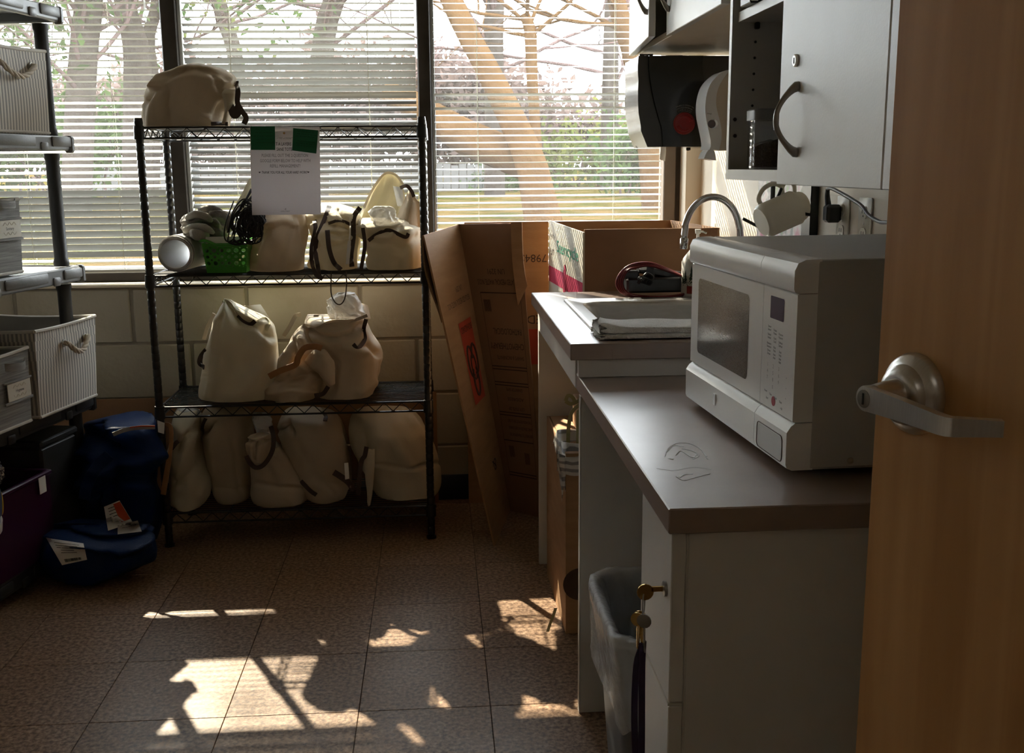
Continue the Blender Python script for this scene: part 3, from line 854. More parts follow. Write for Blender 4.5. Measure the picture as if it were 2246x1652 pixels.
t = thing('canvas_tote', 'plain canvas tote standing directly behind the posted paper sign', 'tote bag', base_at(620, 1.34, z), 'canvas totes on the shelving')
sag([(392, 552, 600, .5, .03), (402, 546, 612, .6, .03), (430, 535, 640, .8, .02), (460, 540, 672, .9), (480, 556, 680), (510, 562, 682), (540, 556, 680), (565, 551, 678), (585, 551, 676), (597, 556, 672)],
    1.335, .27, z, 41, 2.5, .005, creases=[([(560, 500), (620, 480), (650, 492)], .010, 9), ([(648, 476), (630, 530), (612, 590)], -.009, 4), ([(560, 545), (590, 500)], -.010, 8), ([(600, 470), (580, 520), (568, 575)], .010, 12), ([(660, 480), (672, 530)], -.008, 6)]).build('body', m_can_n, t, 180)
mb = MB(); patch(mb, [(546, 392, 1.28), (556, 392, 1.30), (556, 470, 1.22), (512, 470, 1.215)], 1.25, .002, .01); mb.build('flap', m_can_y, t, 60)
strap([(556, 392, 1.272), (530, 430, 1.235), (510, 468, 1.205)], 1.25, .006, m_can_y, t, 'binding')

t = thing('canvas_tote', 'cream canvas tote tied up with dark straps, right of the sign', 'tote bag', base_at(735, 1.33, z), 'canvas totes on the shelving')
sag([(448, 700, 745, .5, .03), (456, 690, 772, .7, .02), (470, 678, 785, .85), (486, 672, 788, .9), (505, 676, 786), (530, 682, 790), (555, 684, 788), (580, 683, 785), (597, 686, 780)],
    1.335, .25, z, 43, 2.4, .008, 30, creases=[([(672, 486), (700, 478), (730, 495)], -.016, 5), ([(690, 470), (720, 465), (740, 480)], .014, 6), ([(718, 500), (745, 492), (778, 503)], -.022, 5), ([(720, 512), (750, 520), (775, 512)], -.016, 6), ([(745, 462), (760, 480), (772, 498)], -.014, 4), ([(728, 458), (748, 482)], .012, 4),
    ([(672, 500), (690, 540)], -.012, 5), ([(735, 540), (770, 530)], -.010, 7)]).build('body', m_can, t, 180)
strap([(722, 452, 1.27), (716, 470, 1.23), (706, 495, 1.195), (696, 520, 1.18), (692, 550, 1.172), (698, 590, 1.168), (702, 612, 1.150)], 1.19, .014, m_leath, t)
strap([(690, 484, 1.21), (692, 505, 1.185), (684, 540, 1.176), (684, 572, 1.172), (692, 600, 1.150), (708, 612, 1.148)], 1.19, .014, m_leath, t)
strap([(718, 505, 1.195), (722, 545, 1.172), (732, 575, 1.166), (748, 592, 1.160)], 1.18, .015, m_leath, t)
strap([(790, 455, 1.25), (776, 478, 1.21), (775, 520, 1.172), (770, 560, 1.165), (772, 585, 1.162)], 1.18, .016, m_leath, t)
strap([(720, 490, 1.205), (748, 484, 1.19), (778, 498, 1.19)], 1.2, .010, m_leath, t, 'tie')
strap([(796, 500, 1.19), (800, 540, 1.166), (792, 590, 1.160)], 1.18, .012, m_leath, t)
tg = MB(); patch(tg, [(763, 528, 1.158), (770, 528, 1.158), (766, 580, 1.156), (758, 580, 1.156)], 1.158, .001); tg.build('care_tag', m_tagw, t)
strap([(768, 478, 1.18), (768, 505, 1.16), (766, 530, 1.157)], 1.16, .004, m_tagw, t, 'tag_loop')

t = thing('canvas_tote', 'wide open cream tote with sunlit yellow lining at the right of the second shelf', 'tote bag', base_at(865, 1.34, z), 'canvas totes on the shelving')
sag([(478, 782, 880, .8), (486, 780, 905, .9), (496, 778, 925), (510, 782, 930), (530, 796, 932), (550, 800, 932), (575, 799, 930), (597, 806, 926)],
    1.335, .27, z, 47, 2.5, .007, 24, creases=[([(800, 520), (850, 505), (925, 490)], -.014, 6), ([(790, 505), (800, 560)], -.010, 5), ([(820, 530), (880, 545), (925, 520)], -.010, 9), ([(800, 500), (840, 530), (870, 560)], .008, 10), ([(880, 480), (860, 520)], .010, 8)]).build('body', m_can, t, 180)
# raised back wall of the open mouth with its lining, the right wing and the plastic inside
mb = MB()
bq = [(846, 380), (868, 384), (884, 400), (889, 420)]
def backwall(s, q):
    top = smoothpath([(806, 438), (826, 402), (846, 381), (866, 384), (880, 402), (888, 425)], 21)[int(round(s * 20))]
    bot = np.array([785 + 100 * s, 492.])
    p = (1 - q) * np.array(top) + q * bot
    return at(p[0], p[1], 1.43 + .02 * math.sin(math.pi * s) - .035 * q + .006 * math.sin(18 * s + 3 * q))
mb.sheet(backwall, 21, 12, .0025); mb.build('lining', m_can_y, t, 60)
strap([(785, 492, 1.385), (806, 438, 1.42), (826, 402, 1.425), (846, 380, 1.43), (868, 384, 1.43), (884, 404, 1.425)], 1.42, .008, m_can, t, 'binding')
mb = MB()
def wing(s, q):
    L_ = smoothpath([(898, 418), (888, 440), (876, 465), (868, 492)], 12)[int(round(q * 11))]
    R_ = smoothpath([(900, 416), (915, 438), (926, 452), (930, 500)], 12)[int(round(q * 11))]
    p = (1 - s) * np.array(L_) + s * np.array(R_)
    return at(p[0], p[1], 1.375 - .07 * math.sin(math.pi * min(1, s + .15)) * q - .02 * s)
mb.sheet(wing, 12, 12, .003); mb.build('side_panel', m_can_n, t, 60)
strap([(878, 412, 1.36), (892, 408, 1.34), (903, 420, 1.335), (908, 432, 1.335)], 1.35, .012, m_leath, t)
strap([(808, 528, 1.18), (826, 515, 1.175), (852, 505, 1.18), (888, 520, 1.172), (896, 512, 1.175)], 1.19, .012, m_leath, t)
sag([(452, 826, 850), (462, 818, 862), (480, 812, 868), (500, 812, 866), (512, 818, 858)], 1.28, .12, None, 52, 2.2, .010, 55, (1, 1, 1)).build('plastic_bag', m_plas, t, 180)
mb = MB(); patch(mb, [(862, 408, 1.39), (882, 412, 1.38), (888, 455, 1.37), (872, 452, 1.38)], 1.39, .001, .01); mb.build('plastic_film', m_plas, t, 60)

# --- third shelf
z = LEV[2]
t = thing('canvas_tote', 'cream canvas tote with two dipped top corners, left on the third shelf', 'tote bag', base_at(525, 1.32, z), 'canvas totes on the shelving')
sag([(655, 490, 500, .35), (664, 486, 512, .5), (680, 480, 545, .65), (700, 474, 590, .8), (715, 468, 606, .9), (740, 461, 611), (770, 455, 615), (800, 450, 617), (830, 444, 616), (855, 437, 612), (875, 436, 600), (888, 445, 585), (894, 470, 560)],
    1.315, .25, z, 61, 2.5, .005, 18, creases=[([(500, 668), (525, 700), (560, 715), (590, 735)], -.030, 11), ([(566, 715), (575, 745)], .016, 12), ([(486, 690), (474, 770), (462, 830)], -.010, 5), ([(478, 700), (470, 800), (450, 870)], .010, 8), ([(505, 680), (540, 740), (545, 800)], -.010, 16), ([(600, 740), (560, 830), (520, 870)], .009, 14), ([(590, 715), (600, 740)], -.012, 5)]).build('body', m_can, t, 180)
mb = MB(); patch(mb, [(533, 671, 1.40), (571, 669, 1.40), (600, 712, 1.385), (536, 706, 1.38)], 1.4, .0025, .012); mb.build('back_panel', m_can, t, 60)
strap([(488, 662, 1.29), (496, 658, 1.27), (508, 668, 1.24), (520, 688, 1.22)], 1.25, .006, m_can, t, 'binding')
strap([(520, 694, 1.30), (533, 706, 1.27), (548, 712, 1.26), (560, 704, 1.28)], 1.27, .014, m_leath, t)
strap([(566, 705, 1.27), (580, 698, 1.25), (590, 710, 1.23), (584, 726, 1.22)], 1.25, .010, m_can_y, t, 'binding')
strap([(470, 688, 1.36), (456, 716, 1.365), (447, 745, 1.36)], 1.36, .012, m_can_n, t, 'side_strap')
strap([(452, 768, 1.345), (441, 782, 1.345), (438, 796, 1.345), (448, 806, 1.345)], 1.34, .016, m_leath, t)

t = thing('canvas_tote', 'natural canvas tote stuffed with white plastic, right on the third shelf', 'tote bag', base_at(765, 1.33, z), 'canvas totes on the shelving')
sag([(690, 672, 800, .7), (700, 668, 812, .8), (715, 664, 816, .9), (735, 668, 822), (760, 690, 834), (785, 700, 838), (815, 698, 834), (845, 696, 826), (870, 694, 820), (888, 700, 806), (894, 716, 790)],
    1.33, .27, z, 67, 2.5, .006, 20, creases=[([(670, 724), (720, 745), (770, 735), (805, 712)], -.018, 7), ([(690, 712), (740, 706), (790, 700)], .014, 7), ([(762, 760), (758, 820), (750, 870)], -.009, 4), ([(740, 740), (752, 765), (800, 772)], .016, 9), ([(810, 760), (830, 775)], -.012, 7), ([(700, 770), (735, 800), (725, 850)], -.014, 12), ([(790, 860), (820, 840)], .010, 10)]).build('body', m_can_n, t, 180)
strap([(664, 716, 1.215), (690, 722, 1.19), (725, 706, 1.178), (770, 704, 1.178), (806, 692, 1.20)], 1.19, .010, m_can_n, t, 'binding')
strap([(803, 700, 1.185), (798, 722, 1.175), (800, 745, 1.172), (785, 764, 1.172), (775, 755, 1.176)], 1.18, .013, m_leath, t)
mb = MB(); patch(mb, [(786, 664, 1.37), (806, 670, 1.37), (812, 700, 1.35), (792, 700, 1.35)], 1.36, .002, .01); mb.build('back_panel', m_can_n, t, 60)
t = thing('plastic_bag', 'crumpled clear white plastic bag bulging from the tote on the third shelf', 'plastic bag', base_at(755, 1.33, at(755, 705, 1.3)[2]))
sag([(642, 738, 768), (648, 728, 778), (660, 720, 786), (675, 717, 789), (692, 715, 792), (703, 718, 788)], 1.30, .13, None, 71, 2.2, .011, 60, (1, 1, .8)).build('film', m_plas, t, 180)

t = thing('canvas_tote', 'half folded canvas tote with a tan strap between two fuller totes on the third shelf', 'tote bag', base_at(650, 1.25, z), 'canvas totes on the shelving')
sag([(716, 655, 672, .5, .06), (724, 645, 680, .6, .05), (745, 634, 690, .8, .03), (770, 622, 700, .9), (795, 615, 706), (815, 608, 700), (835, 595, 705), (860, 580, 700), (880, 574, 690), (892, 590, 660)],
    1.235, .13, z, 73, 2.2, .010, 28, creases=[([(640, 750), (650, 790), (625, 820)], -.014, 5), ([(660, 740), (680, 770), (700, 790)], .014, 7), ([(600, 840), (650, 830), (695, 815)], -.016, 7), ([(590, 865), (640, 858), (690, 860)], .012, 8), ([(655, 800), (690, 830)], .012, 8)]).build('body', m_can_n, t, 180)
sag([(766, 690, 712), (776, 672, 722), (792, 664, 738), (806, 676, 740), (820, 700, 738), (836, 716, 734), (842, 722, 732)], 1.175, .055, None, 77, 2.2, .006, 34).build('fold', m_can_n, t, 180)
strap([(590, 826, 1.158), (618, 812, 1.154), (648, 800, 1.15), (654, 784, 1.148), (668, 764, 1.15), (690, 760, 1.155), (706, 764, 1.16)], 1.15, .020, m_tan, t)
strap([(622, 738, 1.25), (636, 716, 1.27), (648, 694, 1.30), (660, 690, 1.31)], 1.27, .014, m_can, t, 'side_strap')
strap([(690, 868, 1.16), (708, 864, 1.155), (720, 848, 1.155)], 1.16, .014, m_leath, t, 'strap')
# hanging loop from the second shelf
MB_ = MB().tube(smoothpath([at(*p) for p in [(727, 596, 1.15), (726, 640, 1.15), (734, 662, 1.148), (746, 668, 1.147), (756, 655, 1.148), (760, 625, 1.15), (759, 596, 1.15)]], 30), .0021, 6)
lo_ = MB_.build('hanging_loop', m_leath, None, 180); tag(lo_, 'thin dark strap loop hanging from the second shelf over the plastic bag', 'strap')

# --- bottom shelf
z = LEV[3]
def tote(label, u, Y, rows, th, seed, m, creases, fold=.005, k=20, exp=2.5):
    t = thing('canvas_tote', label, 'tote bag', base_at(u, Y, LEV[3]), 'canvas totes on the shelving')
    sag(rows, Y, th, LEV[3] - .0, seed, exp, fold, k, creases=creases).build('body', m, t, 180)
    return t
t = tote('narrow upright canvas tote with a tan strap, leftmost on the bottom shelf', 408, 1.28,
     [(900, 390, 430, .6), (912, 386, 440, .8), (935, 384, 446), (960, 378, 441), (990, 372, 444), (1020, 372, 455), (1050, 370, 462), (1075, 368, 462), (1092, 374, 456), (1104, 400, 445)], .24, 81, m_can,
     [([(440, 930), (410, 955), (385, 985)], -.014, 5), ([(430, 950), (400, 1000), (385, 1070)], .010, 9), ([(445, 1000), (420, 1040), (380, 1060)], -.012, 9), ([(455, 1045), (440, 1085)], .010, 6)], .007)
sag([(893, 395, 425), (902, 388, 436), (915, 384, 438), (930, 382, 420)], 1.30, .10, None, 82, 2.1, .008, 60, (1, 1, 1)).build('plastic_bag', m_plas, t, 180)
strap([(362, 930, 1.175), (374, 936, 1.152), (376, 965, 1.148), (372, 1000, 1.146), (367, 1030, 1.146), (362, 1060, 1.148), (358, 1085, 1.15)], 1.15, [.013] * 13 + [.017] * 13, m_tan, t)
strap([(376, 985, 1.158), (386, 972, 1.155), (391, 968, 1.155)], 1.155, .014, m_leath, t, 'tab')
mb = MB(); patch(mb, [(345, 922, 1.150), (361, 928, 1.150), (360, 952, 1.149), (347, 948, 1.149)], 1.15, .001); mb.build('price_tag', m_tagw, t)
t = tote('tall plain canvas tote, second from the left on the bottom shelf', 500, 1.33,
     [(893, 455, 535, .6), (905, 446, 548, .8), (930, 446, 555), (960, 448, 556), (990, 452, 558), (1020, 458, 560), (1050, 464, 562), (1075, 470, 560), (1090, 480, 552)], .22, 83, m_can_n,
     [([(447, 950), (465, 930), (485, 918)], -.016, 5), ([(500, 930), (520, 1010), (530, 1080)], -.007, 8), ([(460, 960), (470, 1040)], .008, 8), ([(470, 1070), (520, 1076), (555, 1066)], -.007, 4)])
strap([(452, 918, 1.225), (447, 930, 1.218), (444, 945, 1.22)], 1.22, .014, m_leath, t)
t = tote('leaning canvas tote with a rolled top and dark looped strap, middle of the bottom shelf', 620, 1.27,
     [(968, 548, 600, .7), (985, 552, 618, .8), (1010, 552, 640), (1035, 553, 655), (1060, 554, 668), (1080, 554, 676), (1094, 560, 676), (1100, 580, 650)], .20, 85, m_can_n,
     [([(600, 985), (640, 1020), (670, 1075)], .010, 10), ([(560, 1060), (610, 1072), (660, 1070)], -.008, 5), ([(575, 1000), (600, 1060)], -.008, 10)])
sag([(952, 558, 588), (958, 542, 594), (968, 533, 596), (985, 532, 594), (1000, 535, 590), (1010, 545, 580)], 1.20, .09, None, 86, 2.1, .007, 48, creases=[([(534, 966), (560, 975), (592, 962)], -.014, 5), ([(560, 975), (558, 1005)], -.008, 4)]).build('rolled_top', m_can_n, t, 180)
strap([(594, 935, 1.19), (600, 960, 1.158), (597, 990, 1.150), (580, 1018, 1.148), (562, 1026, 1.148), (548, 1015, 1.15), (540, 1000, 1.153)], 1.15, .015, m_leath, t)
sag([(905, 556, 590), (918, 550, 598), (938, 552, 600), (955, 560, 596)], 1.27, .08, None, 88, 2.1, .009, 60, (1, 1, 1)).build('plastic_bag', m_plas, t, 180)
mb = MB(); patch(mb, [(598, 985, 1.185), (612, 982, 1.185), (606, 1002, 1.182), (598, 1000, 1.182)], 1.18, .0015); mb.build('flap', m_can, t)
t = tote('round shouldered canvas tote with a diagonal seam, second from the right on the bottom shelf', 690, 1.33,
     [(893, 640, 715, .6), (903, 618, 735, .75), (920, 606, 748, .9), (940, 600, 756), (965, 612, 762), (995, 626, 768), (1020, 635, 770), (1050, 650, 772), (1075, 670, 766), (1090, 690, 752)], .24, 87, m_can_n,
     [([(625, 925), (660, 985), (695, 1045), (735, 1085)], -.009, 3.5), ([(604, 945), (625, 935), (640, 950)], -.014, 5), ([(700, 930), (740, 1000)], .008, 16), ([(690, 1050), (740, 1062)], -.007, 8)])
strap([(706, 905, 1.20), (714, 914, 1.19), (713, 924, 1.188)], 1.19, .014, m_leath, t, 'tab')
strap([(732, 1036, 1.158), (748, 1046, 1.156), (766, 1060, 1.158), (776, 1076, 1.165)], 1.16, .020, m_leath, t)
strap([(660, 1055, 1.172), (680, 1076, 1.166), (694, 1086, 1.166)], 1.17, .014, m_leath, t)
mb = MB(); patch(mb, [(755, 1016, 1.152), (764, 1015, 1.152), (766, 1050, 1.151), (757, 1052, 1.151)], 1.15, .001); mb.build('care_tag', m_tagw, t)
t = tote('big cream tote sagging over the right post, rightmost on the bottom shelf', 870, 1.35,
     [(892, 800, 880, .5), (902, 782, 905, .7), (918, 772, 925, .85), (940, 768, 940), (965, 772, 955), (990, 780, 965), (1010, 788, 970), (1025, 800, 973), (1045, 812, 974), (1062, 818, 973), (1080, 830, 965)], .27, 91, m_can,
     [([(822, 1016), (850, 1022), (900, 1032), (970, 1016)], -.013, 3.5), ([(840, 960), (822, 1016)], .014, 9), ([(850, 950), (880, 1000), (905, 1030)], .008, 12), ([(790, 930), (800, 1000)], -.010, 12), ([(900, 910), (940, 960)], .008, 10)], .006)
sag([(985, 800, 822), (1000, 800, 822), (1030, 800, 820), (1060, 800, 820), (1085, 803, 818), (1102, 804, 814), (1109, 806, 812)], 1.165, .022, None, 92, 2.2, .004, 30).build('draped_corner', m_can, t, 180)
strap([(804, 980, 1.15), (800, 1000, 1.148), (793, 1012, 1.148), (788, 1050, 1.15), (786, 1085, 1.152)], 1.15, .015, m_leath, t)
strap([(750, 950, 1.20), (755, 965, 1.195), (760, 975, 1.195), (768, 976, 1.20)], 1.2, .005, m_can, t, 'drawstring')

# ================================================================== SIGN with two green notes
m_sheet = mat('sign_paper', (0.80, 0.77, 0.78), 0.65, c2=(0.83, 0.80, 0.81), scale=6, trans=0.30)
m_note = mat('green_note', (0.010, 0.15, 0.065), 0.7, c2=(0.012, 0.165, 0.072), scale=10, trans=0.1)
m_pen = mat('pen_ink', (0.004, 0.055, 0.026), 0.7, c2=(0.005, 0.06, 0.03), scale=50)
m_grey = mat('grey_print', (0.17, 0.15, 0.15), 0.7, c2=(0.2, 0.18, 0.18), scale=60)
YS = 1.142
sq = [at(548, 277, YS + .004), at(701, 278, YS + .004), at(704, 470, YS - .006), at(553, 472, YS - .006)]
def signmap(s, q, lift=0.0):
    p = (1 - q) * ((1 - s) * sq[0] + s * sq[1]) + q * ((1 - s) * sq[3] + s * sq[2])
    return p + np.array([0, -lift - .004 * math.sin(math.pi * q) - .0015 * math.sin(6 * s), 0])
t = thing('paper_sign', 'white printed paper sign hung from the top shelf edge', 'sign', (sq[3][0] / 2 + sq[2][0] / 2, YS, sq[3][2]))
MB().sheet(lambda s, q: signmap(s, q), 14, 16, -.0004).build('sheet', m_sheet, t, 60)
def sline(mb, txt, u, v, h, w=None, shear=0, bold=0.0):
    vs, fs = text_verts(txt, 1.0, 'CENTER', shear, bold)
    a = np.array(vs); ww = a[:, 0].max() - a[:, 0].min()
    wpx = w if w else ww * h
    out = []
    for x, y, _ in vs:
        pu, pv = u + x * wpx / ww, v - y * h
        sv = (pv - 277.5) / 194.; s = (pu - 548 - 5 * sv) / (153 - 2 * sv)
        out.append(signmap(s, sv, .0009))
    mb.add(out, fs)
mb = MB()
sline(mb, 'PLEASE FILL OUT THE 2-QUESTION', 625, 341, 10, 101)
sline(mb, 'GOOGLE FORM BELOW TO HELP WITH', 626, 352.5, 10, 110)
sline(mb, 'REFILL MANAGEMENT!', 626, 364, 10, 66)
sline(mb, 'LAYERS of DIGNITY', 624, 303.5, 6, 40, .3)
mb.build('lettering', m_grey, t, 0)
mb = MB()
sline(mb, 'T A LAYERS', 622, 316, 10, 34, 0, .01); sline(mb, 'SANE TOTE', 624, 327.5, 10, 34, 0, .01)
sline(mb, 'THANK YOU FOR ALL YOUR HARD WORK!', 624, 378, 8, 100, .25, .012)
for u in (570, 676.5):
    q = []
    for a in np.linspace(0, 2 * math.pi, 24, endpoint=False):
        hx = 16 * math.sin(a) ** 3; hy = 13 * math.cos(a) - 5 * math.cos(2 * a) - 2 * math.cos(3 * a) - math.cos(4 * a)
        pu, pv = u + hx * .13, 377.5 - hy * .13; sv = (pv - 277.5) / 194
        q.append(signmap((pu - 548 - 5 * sv) / (153 - 2 * sv), sv, .0009))
    mb.add(q, [tuple(range(24))])
mb.build('bold_lettering', m_ink, t, 0)
mb = MB(); sline(mb, 'LAYERS of DIGNITY', 626, 464, 3.6, 20); sline(mb, 'd', 626, 459, 7); mb.build('footer_mark', m_grey, t, 0)
m_gold = mat('brass_clip', (0.45, 0.28, 0.10), 0.35, 0.8, c2=(0.5, 0.32, 0.12), scale=20)
MB().lathe([(.0035, 0), (.0035, .003), (.001, .0045)], signmap((624 - 549) / 153, .075, .0006), (0, -1, 0), 10).build('pin', m_gold, t)
rng = random.Random(2)
for lab, quad, lines in (('square green sticky note squarely stuck on the left of the sign', [(549, 277), (603, 277), (604, 329), (551, 329)], 5),
                         ('square green sticky note stuck askew on the right of the sign', [(643, 281), (698, 286), (694, 337), (641, 330)], 7)):
    q = [at(p[0], p[1], YS - .0065) for p in quad]
    o_ = thing('sticky_note', lab, 'note', (q[3] + q[2]) / 2, 'green notes on the sign')
    def nm(s, r, l=0.0): return (1 - r) * ((1 - s) * q[0] + s * q[1]) + r * ((1 - s) * q[3] + s * q[2]) + np.array([0, -l - .003 * r * r, 0])
    MB().sheet(lambda s, r: nm(s, r), 6, 6, -.0004).build('sheet', m_note, o_, 60)
    mb = MB()
    for i in range(lines):
        s, r = .1 + rng.uniform(0, .12), .12 + .72 * i / lines
        if lines == 7 and i == 3: continue
        while s < .86:
            w = rng.uniform(.05, .15)
            pts = [nm(s + w * f, r + .012 * math.sin(f * 14 + s * 40) + rng.uniform(-.006, .006), .0009) for f in np.linspace(0, 1, 8)]
            mb.ribbon(pts, .0011, (0, 0, 1), .0002); s += w + .035
    mb.build('handwriting', m_pen, o_, 0)
# ================================================================== LEFT PLASTIC SHELVING (turned a little toward the room)
PHI = math.radians(12)
C0 = np.array([-0.318, 1.215, 0]); E1 = np.array([-math.sin(PHI), -math.cos(PHI), 0]); E2 = np.array([-math.cos(PHI), math.sin(PHI), 0]); EZ = np.array([0, 0, 1.0])
def LS(a, b_, z): return C0 + a * E1 + b_ * E2 + z * EZ
def lbox(mb, a0, b0, z0, a1, b1, z1, bev=0.0):
    return mb.obox(LS((a0 + a1) / 2, (b0 + b1) / 2, (z0 + z1) / 2), E1 * (a1 - a0) / 2, E2 * (b1 - b0) / 2, EZ * (z1 - z0) / 2, bev)
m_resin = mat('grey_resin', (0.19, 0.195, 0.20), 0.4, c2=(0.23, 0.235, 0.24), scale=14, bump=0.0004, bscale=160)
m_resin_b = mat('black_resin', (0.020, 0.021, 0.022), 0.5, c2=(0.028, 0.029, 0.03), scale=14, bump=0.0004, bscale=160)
rs = thing('resin_shelving', 'dark grey plastic shelving unit along the left edge, holding fabric bins', 'shelving', LS(.45, .22, 0))
LA, LB = 0.90, 0.44
SZ = [(0.03, 0.085), (0.462, 0.512), (0.882, 0.936), (1.287, 1.337), (1.672, 1.722)]
for a in (0.045, LA - .045):
    for b_ in (0.045, LB - .045):
        z0 = 0.0
        for (s0, s1) in SZ:
            if s0 > z0 + .02:
                prof = [(0.0215, z0 + .001), (0.0205, z0 + .02), (0.0225, (z0 + s0) / 2), (0.0205, s0 - .02), (0.0215, s0 - .001)]
                if z0 > 0.2: prof = [(0.0215, z0 + .001), (0.0235, z0 + .004), (0.0235, z0 + .018), (0.0205, z0 + .024), (0.0205, s0 - .024), (0.0235, s0 - .018), (0.0235, s0 - .002)]
                MB().lathe(prof, LS(a, b_, 0), n=18).build('post', m_resin_b, rs)
            z0 = s1
for k_, (s0, s1) in enumerate(SZ):
    mb = MB()
    lbox(mb, .02, .02, s1 - .016, LA - .02, LB - .02, s1 - .004)
    # perimeter apron with raised ribs and recesses
    for (a0, b0, a1, b1) in ((0, 0, LA, .02), (0, LB - .02, LA, LB), (0, .02, .02, LB - .02), (LA - .02, .02, LA, LB - .02)):
        lbox(mb, a0, b0, s0 + .006, a1, b1, s1, .005)
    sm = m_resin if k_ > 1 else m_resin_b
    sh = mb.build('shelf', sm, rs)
    lip = MB()
    for (a0, a1, z0, z1) in ((0.0, .115, .018, .05), (.135, .175, .004, .032), (.20, .42, .018, .05), (.44, .48, .004, .032), (.52, .76, .018, .05)):
        lbox(lip, a0 + .004, -.006, s0 + z0, a1, .004, s0 + z1 - .002, .004)
    lbox(lip, -.004, -.008, s0, .018, .02, s1 + .002, .006)
    for b0 in (.06, .22):
        lbox(lip, -.006, b0, s0 + .018, .004, b0 + .13, s1 - .002, .004)
    lip.build('rib', sm, sh)

# striped / woven fabric bins
def striped(name, c, c2, sc):
    m, nt, b = new_mat(name)
    tc = nt.nodes.new('ShaderNodeUVMap'); w = nt.nodes.new('ShaderNodeTexWave'); w.wave_type = 'BANDS'; w.bands_direction = 'X'
    w.inputs['Scale'].default_value = sc; w.inputs['Distortion'].default_value = 0.0
    lk(nt, tc.outputs[0], w.inputs['Vector'])
    r = nt.nodes.new('ShaderNodeValToRGB'); r.color_ramp.elements[0].color = (*c, 1); r.color_ramp.elements[1].color = (*c2, 1)
    r.color_ramp.elements[0].position, r.color_ramp.elements[1].position = .38, .62
    lk(nt, w.outputs['Fac'], r.inputs['Fac']); lk(nt, r.outputs['Color'], b.inputs['Base Color'])
    b.inputs['Roughness'].default_value = 0.85
    return m
m_str = striped('striped_canvas', (0.72, 0.68, 0.61), (0.33, 0.315, 0.30), 22)
m_band = mat('canvas_binding', (0.60, 0.57, 0.51), 0.8, c2=(0.66, 0.63, 0.57), scale=20)
m_lin = mat('grey_linen', (0.21, 0.21, 0.205), 0.9, c2=(0.38, 0.375, 0.355), scale=30, stretch=(.25, .25, 8), bump=0.0006, bscale=200, contrast=(.3, .7))
m_rope = mat('cotton_rope', (0.60, 0.53, 0.43), 0.9, c2=(0.68, 0.61, 0.50), scale=60, bump=0.001, bscale=200)
m_inner = mat('bin_lining', (0.26, 0.25, 0.235), 0.9, c2=(0.30, 0.29, 0.27), scale=10)
m_card = mat('label_card', (0.66, 0.62, 0.53), 0.7, c2=(0.72, 0.68, 0.58), scale=8)
def uvbox(o):
    """planar cloth coordinates: across each wall in metres"""
    me = o.data; uv = me.uv_layers.new(name='cloth')
    for p in me.polygons:
        n = p.normal
        tdir = Vector((-n.y, n.x, 0))
        if tdir.length < .2: tdir = Vector((1, 0, 0))
        tdir.normalize()
        for li in p.loop_indices:
            co = me.vertices[me.loops[li].vertex_index].co
            uv.data[li].uv = (co.dot(tdir), co.z)
